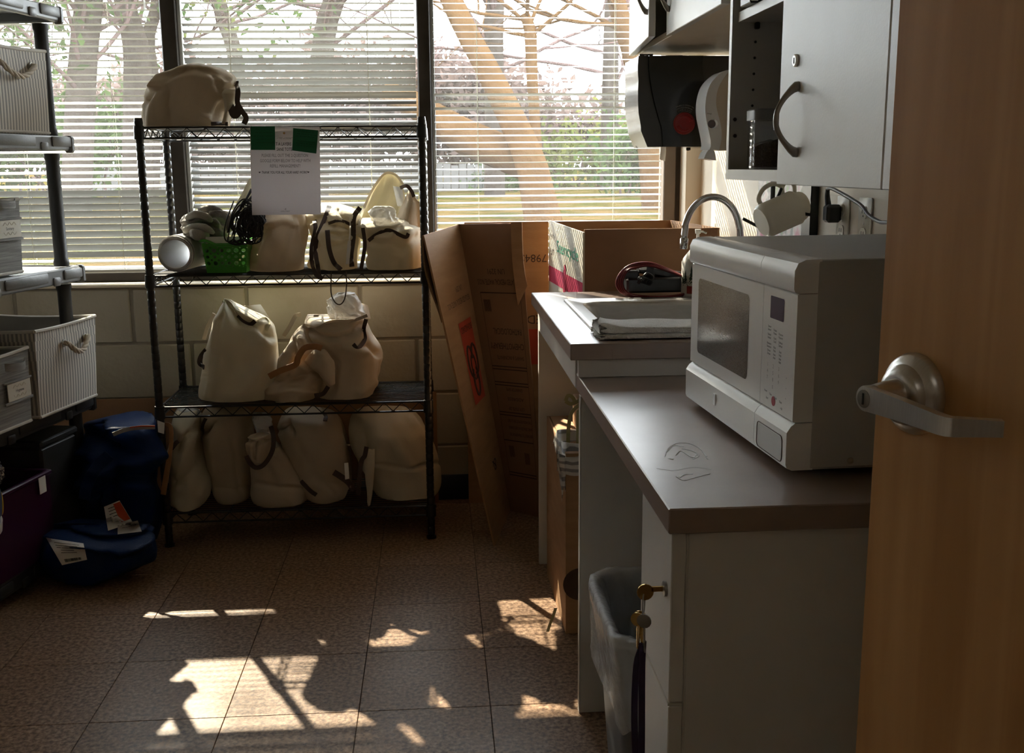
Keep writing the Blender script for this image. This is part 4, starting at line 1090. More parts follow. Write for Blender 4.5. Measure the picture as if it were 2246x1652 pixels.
def fabric_bin(label, a0, b0, z, a1, b1, h, m, taper=.012, rope=None, sagt=.008, group='fabric bins on the plastic shelving'):
    t = thing('fabric_bin', label, 'bin', LS((a0 + a1) / 2, (b0 + b1) / 2, z), group)
    n = 10
    def wall(A, B_):
        def f(s, q):
            p = (1 - s) * A + s * B_
            c = np.array([(a0 + a1) / 2, (b0 + b1) / 2])
            w = 1 - .5 * taper * (1 - q) * 2 / max(a1 - a0, .2)
            bow = sagt * math.sin(math.pi * s) * (q ** 2 - .35 * math.sin(math.pi * q))
            d = B_ - A; nr = np.array([d[1], -d[0]]) / np.linalg.norm(d)
            p2 = c + (p - c) * w - nr * bow
            return LS(p2[0], p2[1], z + .001 + h * q - .006 * math.sin(math.pi * s) * q)
        return f
    cs = [np.array(x, float) for x in ((a0, b0), (a1, b0), (a1, b1), (a0, b1))]
    for k_ in range(4):
        A, B_ = cs[k_], cs[(k_ + 1) % 4]
        f = wall(A, B_)
        side = MB().grid(lambda s, q: f(1 - s, q), n, n)
        inner = MB().grid(lambda s, q: f(s, q) + (np.append(0, [0, 0]) if False else 0), n, n)
        o = side.build('side_panel', m, t, 60); uvbox(o)
        c3 = LS((a0 + a1) / 2, (b0 + b1) / 2, 0)
        def fin(s, q):
            p = f(s, q); d = c3 - p; d[2] = 0; return p + d * (.006 / np.linalg.norm(d))
        MB().grid(fin, n, n).build('lining', m_inner, o, 60)
        MB().tube([f(s, 1.0) for s in np.linspace(0, 1, 12)], .0052, 6).build('binding', m_band, o)
        MB().tube([f(s, 0.0) + EZ * .0055 for s in np.linspace(0, 1, 6)], .0045, 6).build('binding', m_band, o)
    lbox(MB(), a0 + .01, b0 + .01, z + .001, a1 - .01, b1 - .01, z + .005).build('bottom', m_inner, t)
    if rope:
        ra, rb, rz = rope
        P = smoothpath([LS(ra, b0 + .006, z + rz), LS(ra, b0 - .010, z + rz), LS(ra * .75 + rb * .25, b0 - .016, z + rz - .025), LS((ra + rb) / 2, b0 - .018, z + rz - .034), LS(ra * .25 + rb * .75, b0 - .016, z + rz - .022), LS(rb, b0 - .010, z + rz + .002), LS(rb, b0 + .006, z + rz + .002)], 40)
        ro = None
        mb = MB(); 
        for k_ in range(3):
            Q = []
            for i, p in enumerate(P):
                d = P[min(i + 1, 39)] - P[max(i - 1, 0)]; d /= np.linalg.norm(d)
                x = np.cross(d, E2); x /= np.linalg.norm(x); y = np.cross(d, x)
                an = i * .55 + k_ * 2.094
                Q.append(p + .0042 * (math.cos(an) * x + math.sin(an) * y))
            mb.tube(Q, .0046, 7)
        mb.build('rope_handle', m_rope, t, 180)
        for r_ in (ra, rb):
            MB().lathe([(.0125, 0), (.0125, .002), (.0095, .003)], LS(r_, b0 + .001, z + rz), -E2, 14).build('grommet', m_bead, t)
    return t
S2, S3, S4 = SZ[3][1] + .0015, SZ[2][1] + .0015, SZ[1][1] + .0015
fabric_bin('striped canvas bin with a rope handle on the highest shelf in view', .085, .012, S2, .48, .40, .245, m_str, rope=(.335, .165, .195))
bl_ = fabric_bin('striped canvas bin with a rope handle, open, over the dark bottom shelf', .025, -.042, S4, .365, .36, .262, m_str, .02, rope=(.215, .095, .205))
def linen_bin(label, a0, b0, z, a1, b1, h, txt, lz):
    t = fabric_bin(label, a0, b0, z, a1, b1, h, m_lin, .01, None, .004)
    am = (a0 + a1) / 2
    # label pocket and pull tab on the front
    w = .055
    f0 = b0 - .008
    mb = MB(); lbox(mb, a0 + .015, f0, z + lz, a0 + .015 + 2 * w, f0 + .003, z + lz + .05, .001)
    lc = mb.build('label_card', m_card, t)
    mb = MB()
    letter(mb, txt, .012, LS(a0 + .015 + w, f0 - .0008, z + lz + .026), -E1, EZ)
    mb.build('lettering', m_ink, lc, 0)
    mb = MB()
    for s in (-1, 1):
        P = [LS(a0 + .015 + w + w * .55 * q, f0 - .0006, z + lz + .026 + s * (.014 + .004 * math.cos(q * 9))) for q in np.linspace(-1, 1, 20)]
        mb.tube(P, .0006, 4)
    mb.build('scroll_border', m_rope, lc, 0)
    mb = MB()
    for (x0, z0, x1, z1) in ((a0 + .008, lz - .008, a0 + .03 + 2 * w, lz - .001), (a0 + .008, lz + .051, a0 + .03 + 2 * w, lz + .057)):
        lbox(mb, x0, f0 - .001, z + z0, x1, f0 + .004, z + z1, .001)
    mb.build('pocket_trim', m_lin, t)
    P = smoothpath([LS(a0 + .03, f0 + .002, z + lz + .10), LS(a0 + .05, f0 - .008, z + lz + .094), LS(a0 + .08, f0 - .012, z + lz + .094), LS(a0 + .115, f0 - .006, z + lz + .098), LS(a0 + .125, f0 + .002, z + lz + .10)], 16)
    MB().ribbon(P, .022, EZ, .003).build('pull_tab', m_lin, t, 60)
    return t
linen_bin('grey linen bin with a label card on the middle shelf', .28, .02, S3, .58, .40, .215, 'Sanitary', .108)
linen_bin('grey linen bin with a label card beside the lower striped bin', .385, -.03, S4, .66, .36, .22, 'Hygiene', .085)
# ---- low shelf: purple crate of shoes
m_purp = mat('purple_plastic', (0.035, 0.003, 0.030), 0.4, c2=(0.045, 0.004, 0.038), scale=8)
m_navy = mat('navy_suede', (0.010, 0.020, 0.065), 0.8, c2=(0.015, 0.028, 0.085), scale=40)
m_wleath = mat('white_leather', (0.66, 0.64, 0.60), 0.45, c2=(0.72, 0.70, 0.66), scale=30)
m_rub = mat('black_rubber', (0.012, 0.012, 0.013), 0.55, c2=(0.02, 0.02, 0.021), scale=50)
m_foil = mat('silver_foil', (0.72, 0.72, 0.73), 0.18, 0.9, c2=(0.8, 0.8, 0.81), scale=40, bump=0.006, bscale=70)
m_yel = mat('yellow_tag', (0.62, 0.40, 0.02), 0.5, c2=(0.7, 0.46, 0.03), scale=20)
m_red = mat('red_tag', (0.30, 0.02, 0.015), 0.5, c2=(0.36, 0.03, 0.02), scale=20)
S5 = SZ[0][1] + .0015
t = thing('plastic_crate', 'dark purple plastic crate of shoes on the bottom shelf at far left', 'crate', LS(.5, .2, S5))
ca0, cb0, ca1, cb1, ch = .30, -.005, .76, .38, .25
for (x0, y0, x1, y1) in ((ca0, cb0, ca1, cb0 + .006), (ca0, cb1 - .006, ca1, cb1), (ca0, cb0 + .006, ca0 + .006, cb1 - .006), (ca1 - .006, cb0 + .006, ca1, cb1 - .006)):
    mb = MB(); lbox(mb, x0, y0, S5 + .001, x1, y1, S5 + ch, .001); mb.build('side_panel', m_purp, t)
mb = MB(); lbox(mb, ca0 + .007, cb0 + .007, S5 + .001, ca1 - .007, cb1 - .007, S5 + .006); mb.build('bottom', m_purp, t)
mb = MB()
for (x0, y0, x1, y1) in ((ca0 - .006, cb0 - .008, ca1 + .006, cb0 + .008), (ca0 - .006, cb1 - .008, ca1 + .006, cb1 + .008), (ca0 - .008, cb0, ca0 + .008, cb1), (ca1 - .008, cb0, ca1 + .008, cb1)):
    lbox(mb, x0, y0, S5 + ch - .006, x1, y1, S5 + ch + .008, .004)
mb.build('rim', m_purp, t)
for (a, zz, ww) in ((.335, .20, .035), (.60, .185, .04)):
    mb = MB(); lbox(mb, a, cb0 - .0095, S5 + zz, a + ww, cb0 - .008, S5 + zz + .05, .0005); mb.build('sticker', m_tagw, t)
tb = thing('storage_box', 'plain dark plastic box at the far end of the bottom shelf behind the shoes', 'box', LS(.15, .2, S5))
mb = MB(); lbox(mb, .075, .03, S5 + .0008, .275, .40, S5 + .315, .008); mb.build('body', m_resin_b, tb)
mb = MB(); lbox(mb, .070, .024, S5 + .3155, .280, .406, S5 + .338, .006); mb.build('lid', m_resin_b, tb)
def sneaker(label, ca, cb, z, yaw, roll, colr, sole_m, tread=False, group=None, cat='shoe', name='sneaker', pitch=0.0):
    """shoe built along its own length, heel at the origin"""
    R_ = (Matrix.Rotation(yaw, 3, 'Z') @ Matrix.Rotation(pitch, 3, 'Y') @ Matrix.Rotation(roll, 3, 'X'))
    o_ = LS(ca, cb, z)
    def X(p): return np.array(R_ @ Vector(p)) + o_
    t = thing(name, label, cat, o_, group)
    sec = [(-.002, .026, .0, .088), (.02, .034, .0, .098), (.06, .035, .0, .092), (.10, .036, .0, .078), (.15, .042, .0, .062), (.20, .045, .0, .050), (.245, .038, .0, .040), (.272, .016, .0, .026)]
    def up(s, q):
        x = np.interp(q, np.linspace(0, 1, 8), [a[0] for a in sec]); w = np.interp(q, np.linspace(0, 1, 8), [a[1] for a in sec]); h = np.interp(q, np.linspace(0, 1, 8), [a[3] for a in sec])
        a = math.pi * (s * 1.0); c, sn = math.cos(a), math.sin(a)
        op = .018 * math.exp(-((q - .22) / .16) ** 2) * max(0, sn) ** 6
        return X((x, w * np.sign(c) * abs(c) ** .7, .022 + h * max(sn, 0) ** .75 - op * 1.6))
    MB().sheet(lambda s, q: up(1 - s, q), 24, 22, .002).build('upper', colr, t, 180)
    out = []
    n = 28
    for i in range(n):
        a = 2 * math.pi * i / n
        x = .136 + .143 * math.cos(a); wd = .043 * (1 + .12 * math.cos(a) - .12 * math.cos(2 * a))
        out.append((x, wd * np.sign(math.sin(a)) * abs(math.sin(a)) ** .75))
    vs = [X((x, y, z_)) for z_ in (0.0, .026) for x, y in out]
    fs = [tuple(range(n))[::-1], tuple(range(n, 2 * n))] + [(i, (i + 1) % n, n + (i + 1) % n, n + i) for i in range(n)]
    so_ = MB().add(vs, fs).build('sole', sole_m, t)
    if tread:
        mb = MB()
        for i in range(13):
            for s in (-1, 1):
                x = .02 + i * .019
                c = X((x, s * .02, -.004)); mb.obox(c, np.array(R_ @ Vector((.0065, .002 * s, 0))), np.array(R_ @ Vector((0, .015, 0))), np.array(R_ @ Vector((0, 0, .005))), .001)
        mb.build('tread', sole_m, so_)
    return t, X
q_ = S5 + ch + .006
tt_, X1 = sneaker('black shoe on its edge with the ridged tread facing out, in the crate', .44, .035, q_ - .085, math.radians(188), math.radians(-76), m_rub, m_rub, True, pitch=math.radians(50))
tt_, X2 = sneaker('navy sneaker with a white heel tab, upper of the pair at the left edge', .60, .02, q_ + .005, math.radians(-70), math.radians(10), m_navy, m_wleath, group='navy sneakers in the crate', pitch=math.radians(-8))
mb = MB(); mb.sheet(lambda s, q: X2((-.006 - .004 * math.sin(math.pi * s), .032 * (1 - 2 * s) * (1 - .3 * q), .050 + .06 * q)), 8, 6, .003); mb.build('heel_tab', m_wleath, tt_, 60, label='white leather heel tab')
mb = MB()
for k_ in (-1, 0, 1):
    mb.lathe([(.004, 0), (.003, .0012)], X2((-.0135, .0065 * k_, .086 + .004 * (1 - abs(k_)))), X2((-1, 0, 0)) - X2((0, 0, 0)), 8)
mb.build('heel_mark', m_navy, tt_)
tt_, X3 = sneaker('navy sneaker with a white heel tab, lower of the pair at the left edge', .60, .00, q_ - .06, math.radians(-74), math.radians(-6), m_navy, m_wleath, group='navy sneakers in the crate', pitch=math.radians(-6))
mb = MB(); mb.sheet(lambda s, q: X3((-.006 - .004 * math.sin(math.pi * s), .032 * (1 - 2 * s) * (1 - .3 * q), .050 + .055 * q)), 8, 6, .003); mb.build('heel_tab', m_wleath, tt_, 60, label='white leather heel tab')
Pf = LS(.46, .06, q_ + .02)
t = thing('foil_packet', 'crumpled silver foil packet glinting above the ridged shoe sole', 'packet', Pf)
def foil(s, q):
    a, b_ = 2 * math.pi * s, math.pi * q
    r = 1 + .22 * math.sin(5 * a + 3 * b_) * math.sin(b_) + .15 * math.sin(9 * a - 7 * b_)
    return Pf + np.array([.020 * r * math.cos(a) * math.sin(b_), .018 * r * math.sin(a) * math.sin(b_), .036 * r * math.cos(b_) + .02])
MB().grid(foil, 18, 12, True).build('film', m_foil, t, 0)
for lab, p0, m_ in (('small yellow plastic tag hooked over the crate edge', LS(.575, -.016, S5 + ch - .012), m_yel), ('small red plastic tag next to the yellow one on the crate edge', LS(.615, -.016, S5 + ch - .020), m_red)):
    o_ = thing('plastic_tag', lab, 'tag', p0, 'tags on the crate edge')
    MB().tube(smoothpath([p0 + EZ * .035 + E2 * .012, p0 + EZ * .034 - E2 * .006, p0 + EZ * .01 - E2 * .010, p0 - EZ * .02 - E2 * .008, p0 - EZ * .034 + E1 * .004 - E2 * .006], 16), [.005, .006] + [.0065] * 11 + [.006, .005, .003], 8).build('hook', m_, o_, 180)
# dark bundle in front of the bottom shelf
# ---- carton panel lying along the wall behind the wire shelving
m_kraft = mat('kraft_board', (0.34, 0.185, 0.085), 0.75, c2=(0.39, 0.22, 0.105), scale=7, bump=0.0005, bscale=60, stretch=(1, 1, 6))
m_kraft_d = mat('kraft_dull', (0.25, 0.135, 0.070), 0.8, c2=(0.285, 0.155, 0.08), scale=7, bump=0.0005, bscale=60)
m_edge = mat('board_edge', (0.20, 0.115, 0.058), 0.9, c2=(0.14, 0.08, 0.04), scale=300)
m_kprint = mat('board_print', (0.055, 0.028, 0.018), 0.8, c2=(0.07, 0.035, 0.022), scale=60)
m_bio = mat('warning_red', (0.42, 0.045, 0.018), 0.7, c2=(0.46, 0.055, 0.022), scale=20)
t = thing('flat_carton', 'flattened brown carton lying on its long edge along the block wall', 'carton', (.15, 1.55, 0))
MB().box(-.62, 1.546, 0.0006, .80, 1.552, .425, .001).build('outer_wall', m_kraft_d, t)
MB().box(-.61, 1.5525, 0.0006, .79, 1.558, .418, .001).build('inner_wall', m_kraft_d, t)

# ================================================================== BLUE BAGS on the floor
m_blue = mat('blue_nylon', (0.003276, 0.01966, 0.08844), 0.5, c2=(0.005242, 0.02621, 0.1114), scale=8, bump=0.0008, bscale=300, spec=.2)
m_orange = mat('orange_print', (0.60, 0.075, 0.02), 0.6, c2=(0.65, 0.09, 0.025), scale=20)
t = thing('duffel_bag', 'upper big blue bag slumped against the wire shelving post', 'bag', base_at(250, 1.23, 0), 'blue bags on the floor')
sag([(912, 270, 336, .5, .04), (920, 225, 344, .7, .03), (928, 188, 344, .8, .02), (950, 180, 342, .9, .02), (980, 178, 342), (1010, 178, 341), (1045, 178, 340), (1080, 178, 339), (1120, 178, 338), (1160, 180, 337), (1190, 184, 334)],
    1.185, .22, 0, 101, 2.2, .022, 17, creases=[([(155, 930), (200, 960), (240, 990), (300, 1000)], -.030, 12), ([(345, 1000), (280, 1010), (215, 1035), (180, 1075)], .030, 14), ([(350, 1042), (270, 1050), (190, 1095)], -.030, 13), ([(215, 925), (225, 965), (255, 985)], -.026, 10), ([(300, 950), (350, 985)], .018, 16), ([(160, 990), (200, 1000)], .016, 12), ([(260, 1020), (240, 1100)], -.014, 12), ([(180, 940), (170, 1000)], .014, 9)]).build('body', m_blue, t, 180)
P_ = [(240, 998, 1.050), (212, 1026, 1.045), (192, 1062, 1.04), (184, 1096, 1.035)]
strap(P_, 1.0, .036, m_blue, t)
m_stripe = mat('reflective_tape', (0.40, 0.37, 0.34), 0.5, c2=(0.45, 0.42, 0.39), scale=30)
strap([(248, 953, 1.085), (275, 943, 1.072), (305, 938, 1.066), (340, 937, 1.068)], 1.03, .013, m_stripe, t, 'tape')
strap([(285, 938, 1.068), (310, 935, 1.062), (340, 935, 1.064)], 1.03, .004, m_orange, t, 'print_band')
t2_ = thing('duffel_bag', 'lower big blue bag collapsed on the floor, white label in front', 'bag', base_at(200, 1.05, 0), 'blue bags on the floor')
sag([(1156, 104, 330, .6, .03), (1166, 86, 352, .85, .02), (1182, 80, 354), (1205, 84, 344), (1230, 92, 325), (1248, 104, 300), (1258, 118, 276)],
    .900, .21, 0, 105, 2.2, .020, 19, creases=[([(85, 1160), (150, 1176), (230, 1190), (300, 1186), (355, 1160)], -.030, 10), ([(90, 1172), (140, 1182), (215, 1204), (260, 1215), (350, 1172)], .026, 9), ([(240, 1215), (220, 1250)], -.018, 10), ([(110, 1150), (170, 1165), (230, 1170)], .012, 10)]).build('body', m_blue, t2_, 180)
def label_on(parent, quad, m_, name, nprint=5, rng=random.Random(8), big=True, lift=.0):
    qq = np.array([(p[0], p[1]) for p in quad], float); y0_ = np.mean([p[2] for p in quad]); N_ = 9
    ys_ = np.zeros((N_, N_))
    for j in range(N_):
        for i in range(N_):
            s_, r_ = i / (N_ - 1), j / (N_ - 1)
            w_ = (1 - r_) * ((1 - s_) * qq[0] + s_ * qq[1]) + r_ * ((1 - s_) * qq[3] + s_ * qq[2])
            h = hit(w_[0], w_[1], y0_, .25); ys_[j, i] = h[1] - .0055 if h is not None else np.nan
    ys_[np.isnan(ys_)] = np.nanmedian(ys_) if not np.all(np.isnan(ys_)) else y0_
    def f0(s, r):
        w_ = (1 - r) * ((1 - s) * qq[0] + s * qq[1]) + r * ((1 - s) * qq[3] + s * qq[2])
        x_, y_ = np.clip(s, 0, 1) * (N_ - 1), np.clip(r, 0, 1) * (N_ - 1); i, j = min(int(x_), N_ - 2), min(int(y_), N_ - 2); a_, b_ = x_ - i, y_ - j
        return at(w_[0], w_[1], (1 - b_) * ((1 - a_) * ys_[j, i] + a_ * ys_[j, i + 1]) + b_ * ((1 - a_) * ys_[j + 1, i] + a_ * ys_[j + 1, i + 1]))
    q = [f0(0, 0), f0(1, 0), f0(1, 1), f0(0, 1)]
    mb = MB(); mb.sheet(f0, N_, N_, -.0008); lab = mb.build(name, m_, parent, 60)
    def f(s, r): return f0(s, r) + np.array([0, -.0009, 0])
    mb = MB()
    for i in range(nprint):
        r = .14 + .5 * i / nprint; s0, s1 = .15 + .1 * rng.random(), .6 + .28 * rng.random()
        pts = [f(s, r) for s in np.linspace(s0, s1, 8)]
        mb.ribbon(pts, .0018, q[3] - q[0], .0003)
    if big:
        for i in range(26):
            s = .2 + .62 * i / 26 ; w = rng.choice((.0006, .0012, .0018))
            mb.ribbon([f(s, .80), f(s, .92)], w, q[1] - q[0], .0003)
    mb.build('print', m_ink, lab, 0)
    return lab, f
label_on(t2_, [(101, 1180, .802), (183, 1192, .790), (191, 1228, .786), (136, 1240, .788)], m_tagw, 'shipping_label')
lab, f = label_on(t, [(228, 1112, .850), (262, 1098, .862), (291, 1146, .806), (237, 1164, .800)], m_tagw, 'shipping_label', 4, big=False)
mb = MB(); mb.grid(lambda s, r: f(.58 + .42 * s, .04 + .80 * r) + np.array([0, -.0006, 0]), 6, 6); mb.build('orange_print', m_orange, lab, 0)
label_on(t, [(258, 1152, .805), (302, 1142, .81), (311, 1166, .796), (258, 1172, .794)], m_stripe, 'shipping_label', 2, big=False)

# ================================================================== WASTE CARTONS at the end of the counter
t = thing('flat_carton', 'tall unfolded carton leaning in a V against the wire shelving, red hazard print', 'carton', (1.0, 1.2, 0))
Lb, Lf = np.array([0.984, 1.066, 0.0015]), np.array([1.060, 1.425, 0.0015])
Rb = np.array([1.150, 1.330, 0.0015])
Lt, Ft = at(930, 516, 1.095), at(1006, 492, 1.425)
Rt = at(1120, 487, 1.31)
Rb = np.array([1.105, 1.400, .0015])
Rt = at(1139, 490, 1.30); Rb2 = np.array([1.170, 1.330, .0015])
def lerp4(a, b_, c, d):      # a: top s=0, b: top s=1, c: bottom s=1, d: bottom s=0
    return lambda s, q: (1 - q) * ((1 - s) * a + s * b_) + q * ((1 - s) * d + s * c)
fL = lerp4(Lt, Ft, Lf, Lb)
fR = lerp4(Ft, Rt, Rb2, Lf)
nL = np.cross(Ft - Lt, Lb - Lt); nL /= np.linalg.norm(nL)
nR = np.cross(Rt - Ft, Lf - Ft); nR /= np.linalg.norm(nR)
if nL @ (CAM - Lt) < 0: nL = -nL
if nR @ (CAM - Ft) < 0: nR = -nR
lp = MB().sheet(lambda s, q: fL(s, q), 10, 14, -.006).build('left_panel', m_kraft, t, 60)
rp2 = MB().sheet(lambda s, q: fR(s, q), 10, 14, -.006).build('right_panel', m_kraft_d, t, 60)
# top flaps folded outward
MB().sheet(lambda s, q: fL(s * .30 * (1 - .8 * q), .27 * q) - nL * (.009 + .006 * math.sin(math.pi * q)) + np.array([-.010 * (1 - s) * math.sin(math.pi * min(1, q * 1.2)), 0, 0]), 8, 10, .005).build('flap', m_edge, t, 60)
MB().sheet(lambda s, q: (1 - s) * fR(.88, 0) + s * fR(1.0, 0) + (fR(1, .27 * q) - fR(1, 0)) * (1 - .25 * s * q) + nR * (.012 * math.sin(math.pi * q) + .004) + np.array([.012 * s, 0, .004]), 5, 8, .005).build('flap', m_kraft, t, 60)
def on_panel(mb, f, n, txt, s, q, h, w, flip=True, lift=.0015):
    vs, fs = text_verts(txt, 1.0)
    a = np.array(vs); ww = a[:, 0].max() - a[:, 0].min()
    out = []
    for x, y, _ in vs:
        ds, dq = x / ww * w, -y * h
        if flip: ds, dq = -ds, -dq
        out.append(f(s + ds, q + dq) + n * lift)
    mb.add(out, fs)
mb = MB()
on_panel(mb, fL, nL, 'REGULATED MEDICAL WASTE, N.O.S.', .55, .235, .026, .72)
mb.build('lettering', m_kprint, lp, 0)
mb = MB(); on_panel(mb, fL, nL, 'UN 3291', .62, .195, .026, .2); mb.build('lettering', m_kprint, lp, 0)
mb = MB()
mb.grid(lambda s, q: fL(.40 + .42 * s, .30 + .27 * q) + nL * .0012, 4, 6); mb.build('warning_patch', m_bio, lp, 0)
mb = MB(); on_panel(mb, fL, nL, 'BIOHAZARD', .61, .325, .030, .36, lift=.0024)
# trefoil warning symbol
def arc(mb, f, n, cs, cq, rs_, rq, a0, a1, wd, lift):
    pts = []
    for a in np.linspace(a0, a1, 22): pts.append(f(cs + rs_ * math.cos(a), cq + rq * math.sin(a)) + n * lift)
    mb.tube(pts, wd, 4)
for k_ in range(3):
    a = math.pi / 2 + k_ * 2.094
    arc(mb, fL, nL, .61 + .085 * math.cos(a), .455 + .045 * math.sin(a), .085, .050, a - 2.5, a + 2.5, .0042, .0024)
arc(mb, fL, nL, .61, .455, .075, .042, 0, 6.28, .0028, .0024)
mb.build('hazard_symbol', m_kprint, lp, 0)
mb = MB(); on_panel(mb, fL, nL, '&', .66, .795, .055, .18, lift=.0024); mb.build('print_mark', m_kprint, lp, 0)
mb = MB()
on_panel(mb, fR, nR, 'UN 3291', .52, .155, .026, .3)
on_panel(mb, fR, nR, 'REGULATED MEDICAL WASTE, N.O.S.', .56, .190, .026, .8)
on_panel(mb, fR, nR, 'PATHOLOGICAL', .60, .355, .030, .55); on_panel(mb, fR, nR, 'CHEMOTHERAPY', .56, .405, .030, .68); on_panel(mb, fR, nR, 'SHARPS & INCINERATE', .60, .445, .018, .55)
for i, tx in enumerate(('GENERATOR NAME', 'ADDRESS', 'CITY, STATE, ZIP')): on_panel(mb, fR, nR, tx, .60, .555 + .033 * i, .016, .36)
for i, tx in enumerate(('THIS PACKAGE MUST BE CLOSED', 'AND SEALED AS DESCRIBED', 'BEFORE IT IS TRANSPORTED')): on_panel(mb, fR, nR, tx, .63, .665 + .024 * i, .014, .56)
for i in range(24):
    for s0, q0 in ((.22, .25), (.28, .755), (.66, .775)):
        if i % 3 == 2: continue
        a = s0 + .006 * i * .9; mb.grid(lambda s, q: fR(a + .004 * s, q0 + .04 * q) + nR * .0014, 2, 2)
for q0 in (.225, .475, .485, .53, .54, .635, .645, .735, .85, .86):
    mb.grid(lambda s, q: fR(.18 + .74 * s, q0 + .0035 * q) + nR * .0014, 4, 2)
for s0 in (.18, .915): mb.grid(lambda s, q: fR(s0 + .006 * s, .225 + .64 * q) + nR * .0014, 2, 6)
mb.build('lettering', m_kprint, rp2, 0)
mb = MB()
for i in range(6): on_panel(mb, fR, nR, 'VPSRX8'[i], .92 - .004 * i, .05 + .022 * i, .020, .03)
mb.build('side_code', m_kprint, rp2, 0)

t = thing('flat_carton', 'flat orange-brown carton standing under the window behind the V-shaped one', 'carton', (1.05, 1.53, 0))
xa, xb = at(1020, 600, 1.53)[0], at(1203, 600, 1.53)[0]
zt = at(1100, 487, 1.53)[2]
MB().box(xa, 1.530, .0006, xb, 1.537, zt, .001).build('front_panel', m_kraft, t)
MB().box(xa + .004, 1.539, .0006, xb - .004, 1.546, zt - .004, .001).build('back_panel', m_kraft, t)
mb = MB()
def bt(txt, u, v, size):
    p = at(u, v, 1.5290); letter(mb, txt, size, p, (-1, 0, 0), (0, 0, -1))
bt('7984SO', 1160, 566, .040)
mb.build('lettering', m_kprint, t, 0)
mb = MB(); bt('ED', 1172, 700, .045); mb.build('lettering', m_kprint, t, 0)
p = at(1176, 740, 1.5290)
MB().box(p[0] - .03, 1.5285, p[2] - .10, xb - .005, 1.5298, p[2] + .03).build('warning_patch', m_bio, t)

# open carton with the white printed side
m_wprint = mat('white_board', (0.58, 0.53, 0.44), 0.7, c2=(0.63, 0.58, 0.48), scale=6)
m_mag = mat('magenta_band', (0.42, 0.012, 0.065), 0.6, c2=(0.47, 0.016, 0.075), scale=20)
m_teal = mat('green_print', (0.03, 0.33, 0.20), 0.6, c2=(0.04, 0.37, 0.22), scale=20)
t = thing('open_carton', 'open brown carton with a white side and a magenta band, behind the sink counter', 'carton', (1.43, 1.2, 0))
zt = 1.043
NL, NR, FR_, FL_ = np.array([1.262, .955, 0]), np.array([1.680, .955, 0]), np.array([1.636, 1.44, 0]), np.array([1.205, 1.45, 0])
def wall(A, B_, m_, nm, th=.006, dz=0.0):
    n = np.cross(B_ - A, EZ); n /= np.linalg.norm(n)
    return MB().sheet(lambda s, q: A + (B_ - A) * s + EZ * (.001 + (zt + dz) * q) , 8, 8, th).build(nm, m_, t, 60)
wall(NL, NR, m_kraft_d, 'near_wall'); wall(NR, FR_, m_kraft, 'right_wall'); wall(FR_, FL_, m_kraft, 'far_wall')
fW = lambda s, q: FL_ + (NL - np.array([.006, 0.012, 0]) - FL_) * s + EZ * (.001 + (zt + .004 - .012 * s) * q)
lw = MB().sheet(fW, 10, 10, .006).build('white_wall', m_wprint, t, 60)
nW = np.cross(NL - FL_, EZ); nW /= np.linalg.norm(nW)
if nW[0] > 0: nW = -nW
mb = MB()
def zq(v): return (atx(1240, v, 1.235)[2]) / zt
mb.grid(lambda s, q: fW(.02 + .985 * s, .800 + (.052) * q + .0) + nW * .0012, 10, 4); mb.build('magenta_band', m_mag, lw, 0)
mb = MB(); mb.lathe([(.012, 0), (.012, .001)], fW(.52, .868) + nW * .001, nW, 14); mb.grid(lambda s, q: fW(.47 + .08 * s, .78 + .08 * q) + nW * .0016, 3, 3); mb.build('printed_figure', m_mag, lw, 0)
mb = MB(); vs_, fs_ = text_verts('Stericycle', 1.0)
a = np.array(vs_); ww = a[:, 0].max() - a[:, 0].min()
mb.add([fW(.58 + x / ww * .62, .925 + y * .055) + nW * .0014 for x, y, _ in vs_], fs_); mb.build('lettering', m_teal, lw, 0)
mb = MB()
for (tx, s0, q0, h, w_) in (('Reusable', .33, .742, .022, .4), ('Keep dry', .12, .955, .02, .14), ('UP', .12, .90, .03, .10)):
    vs_, fs_ = text_verts(tx, 1.0); a = np.array(vs_); ww = a[:, 0].max() - a[:, 0].min()
    mb.add([fW(s0 + x / ww * w_, q0 + y * h) + nW * .0014 for x, y, _ in vs_], fs_)
mb.build('small_lettering', m_ink, lw, 0)
# ================================================================== COUNTERS
m_lam = mat('stone_laminate', (0.25, 0.175, 0.135), 0.40, c2=(0.34, 0.25, 0.205), scale=9, detail=6, contrast=(.3, .7), spec=1.0)
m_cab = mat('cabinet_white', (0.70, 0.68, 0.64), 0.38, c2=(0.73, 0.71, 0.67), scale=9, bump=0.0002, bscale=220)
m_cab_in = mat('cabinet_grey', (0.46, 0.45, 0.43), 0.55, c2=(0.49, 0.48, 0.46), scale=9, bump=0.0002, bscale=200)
m_edge_w = mat('edge_band', (0.66, 0.63, 0.57), 0.4, c2=(0.70, 0.67, 0.61), scale=9)
m_steel = mat('brushed_steel', (0.72, 0.705, 0.68), 0.32, 1.0, c2=(0.66, 0.645, 0.62), scale=30, stretch=(1, 40, 1))
m_nickel = mat('satin_nickel', (0.30, 0.285, 0.26), 0.30, 1.0, c2=(0.36, 0.34, 0.31), scale=20)
ZL, ZU = 0.782, 0.860
lb_ = m_lam.node_tree.nodes['Principled BSDF']
lb_.inputs['Coat Weight'].default_value = 0.75; lb_.inputs['Coat Roughness'].default_value = 0.30; lb_.inputs['Coat IOR'].default_value = 1.75
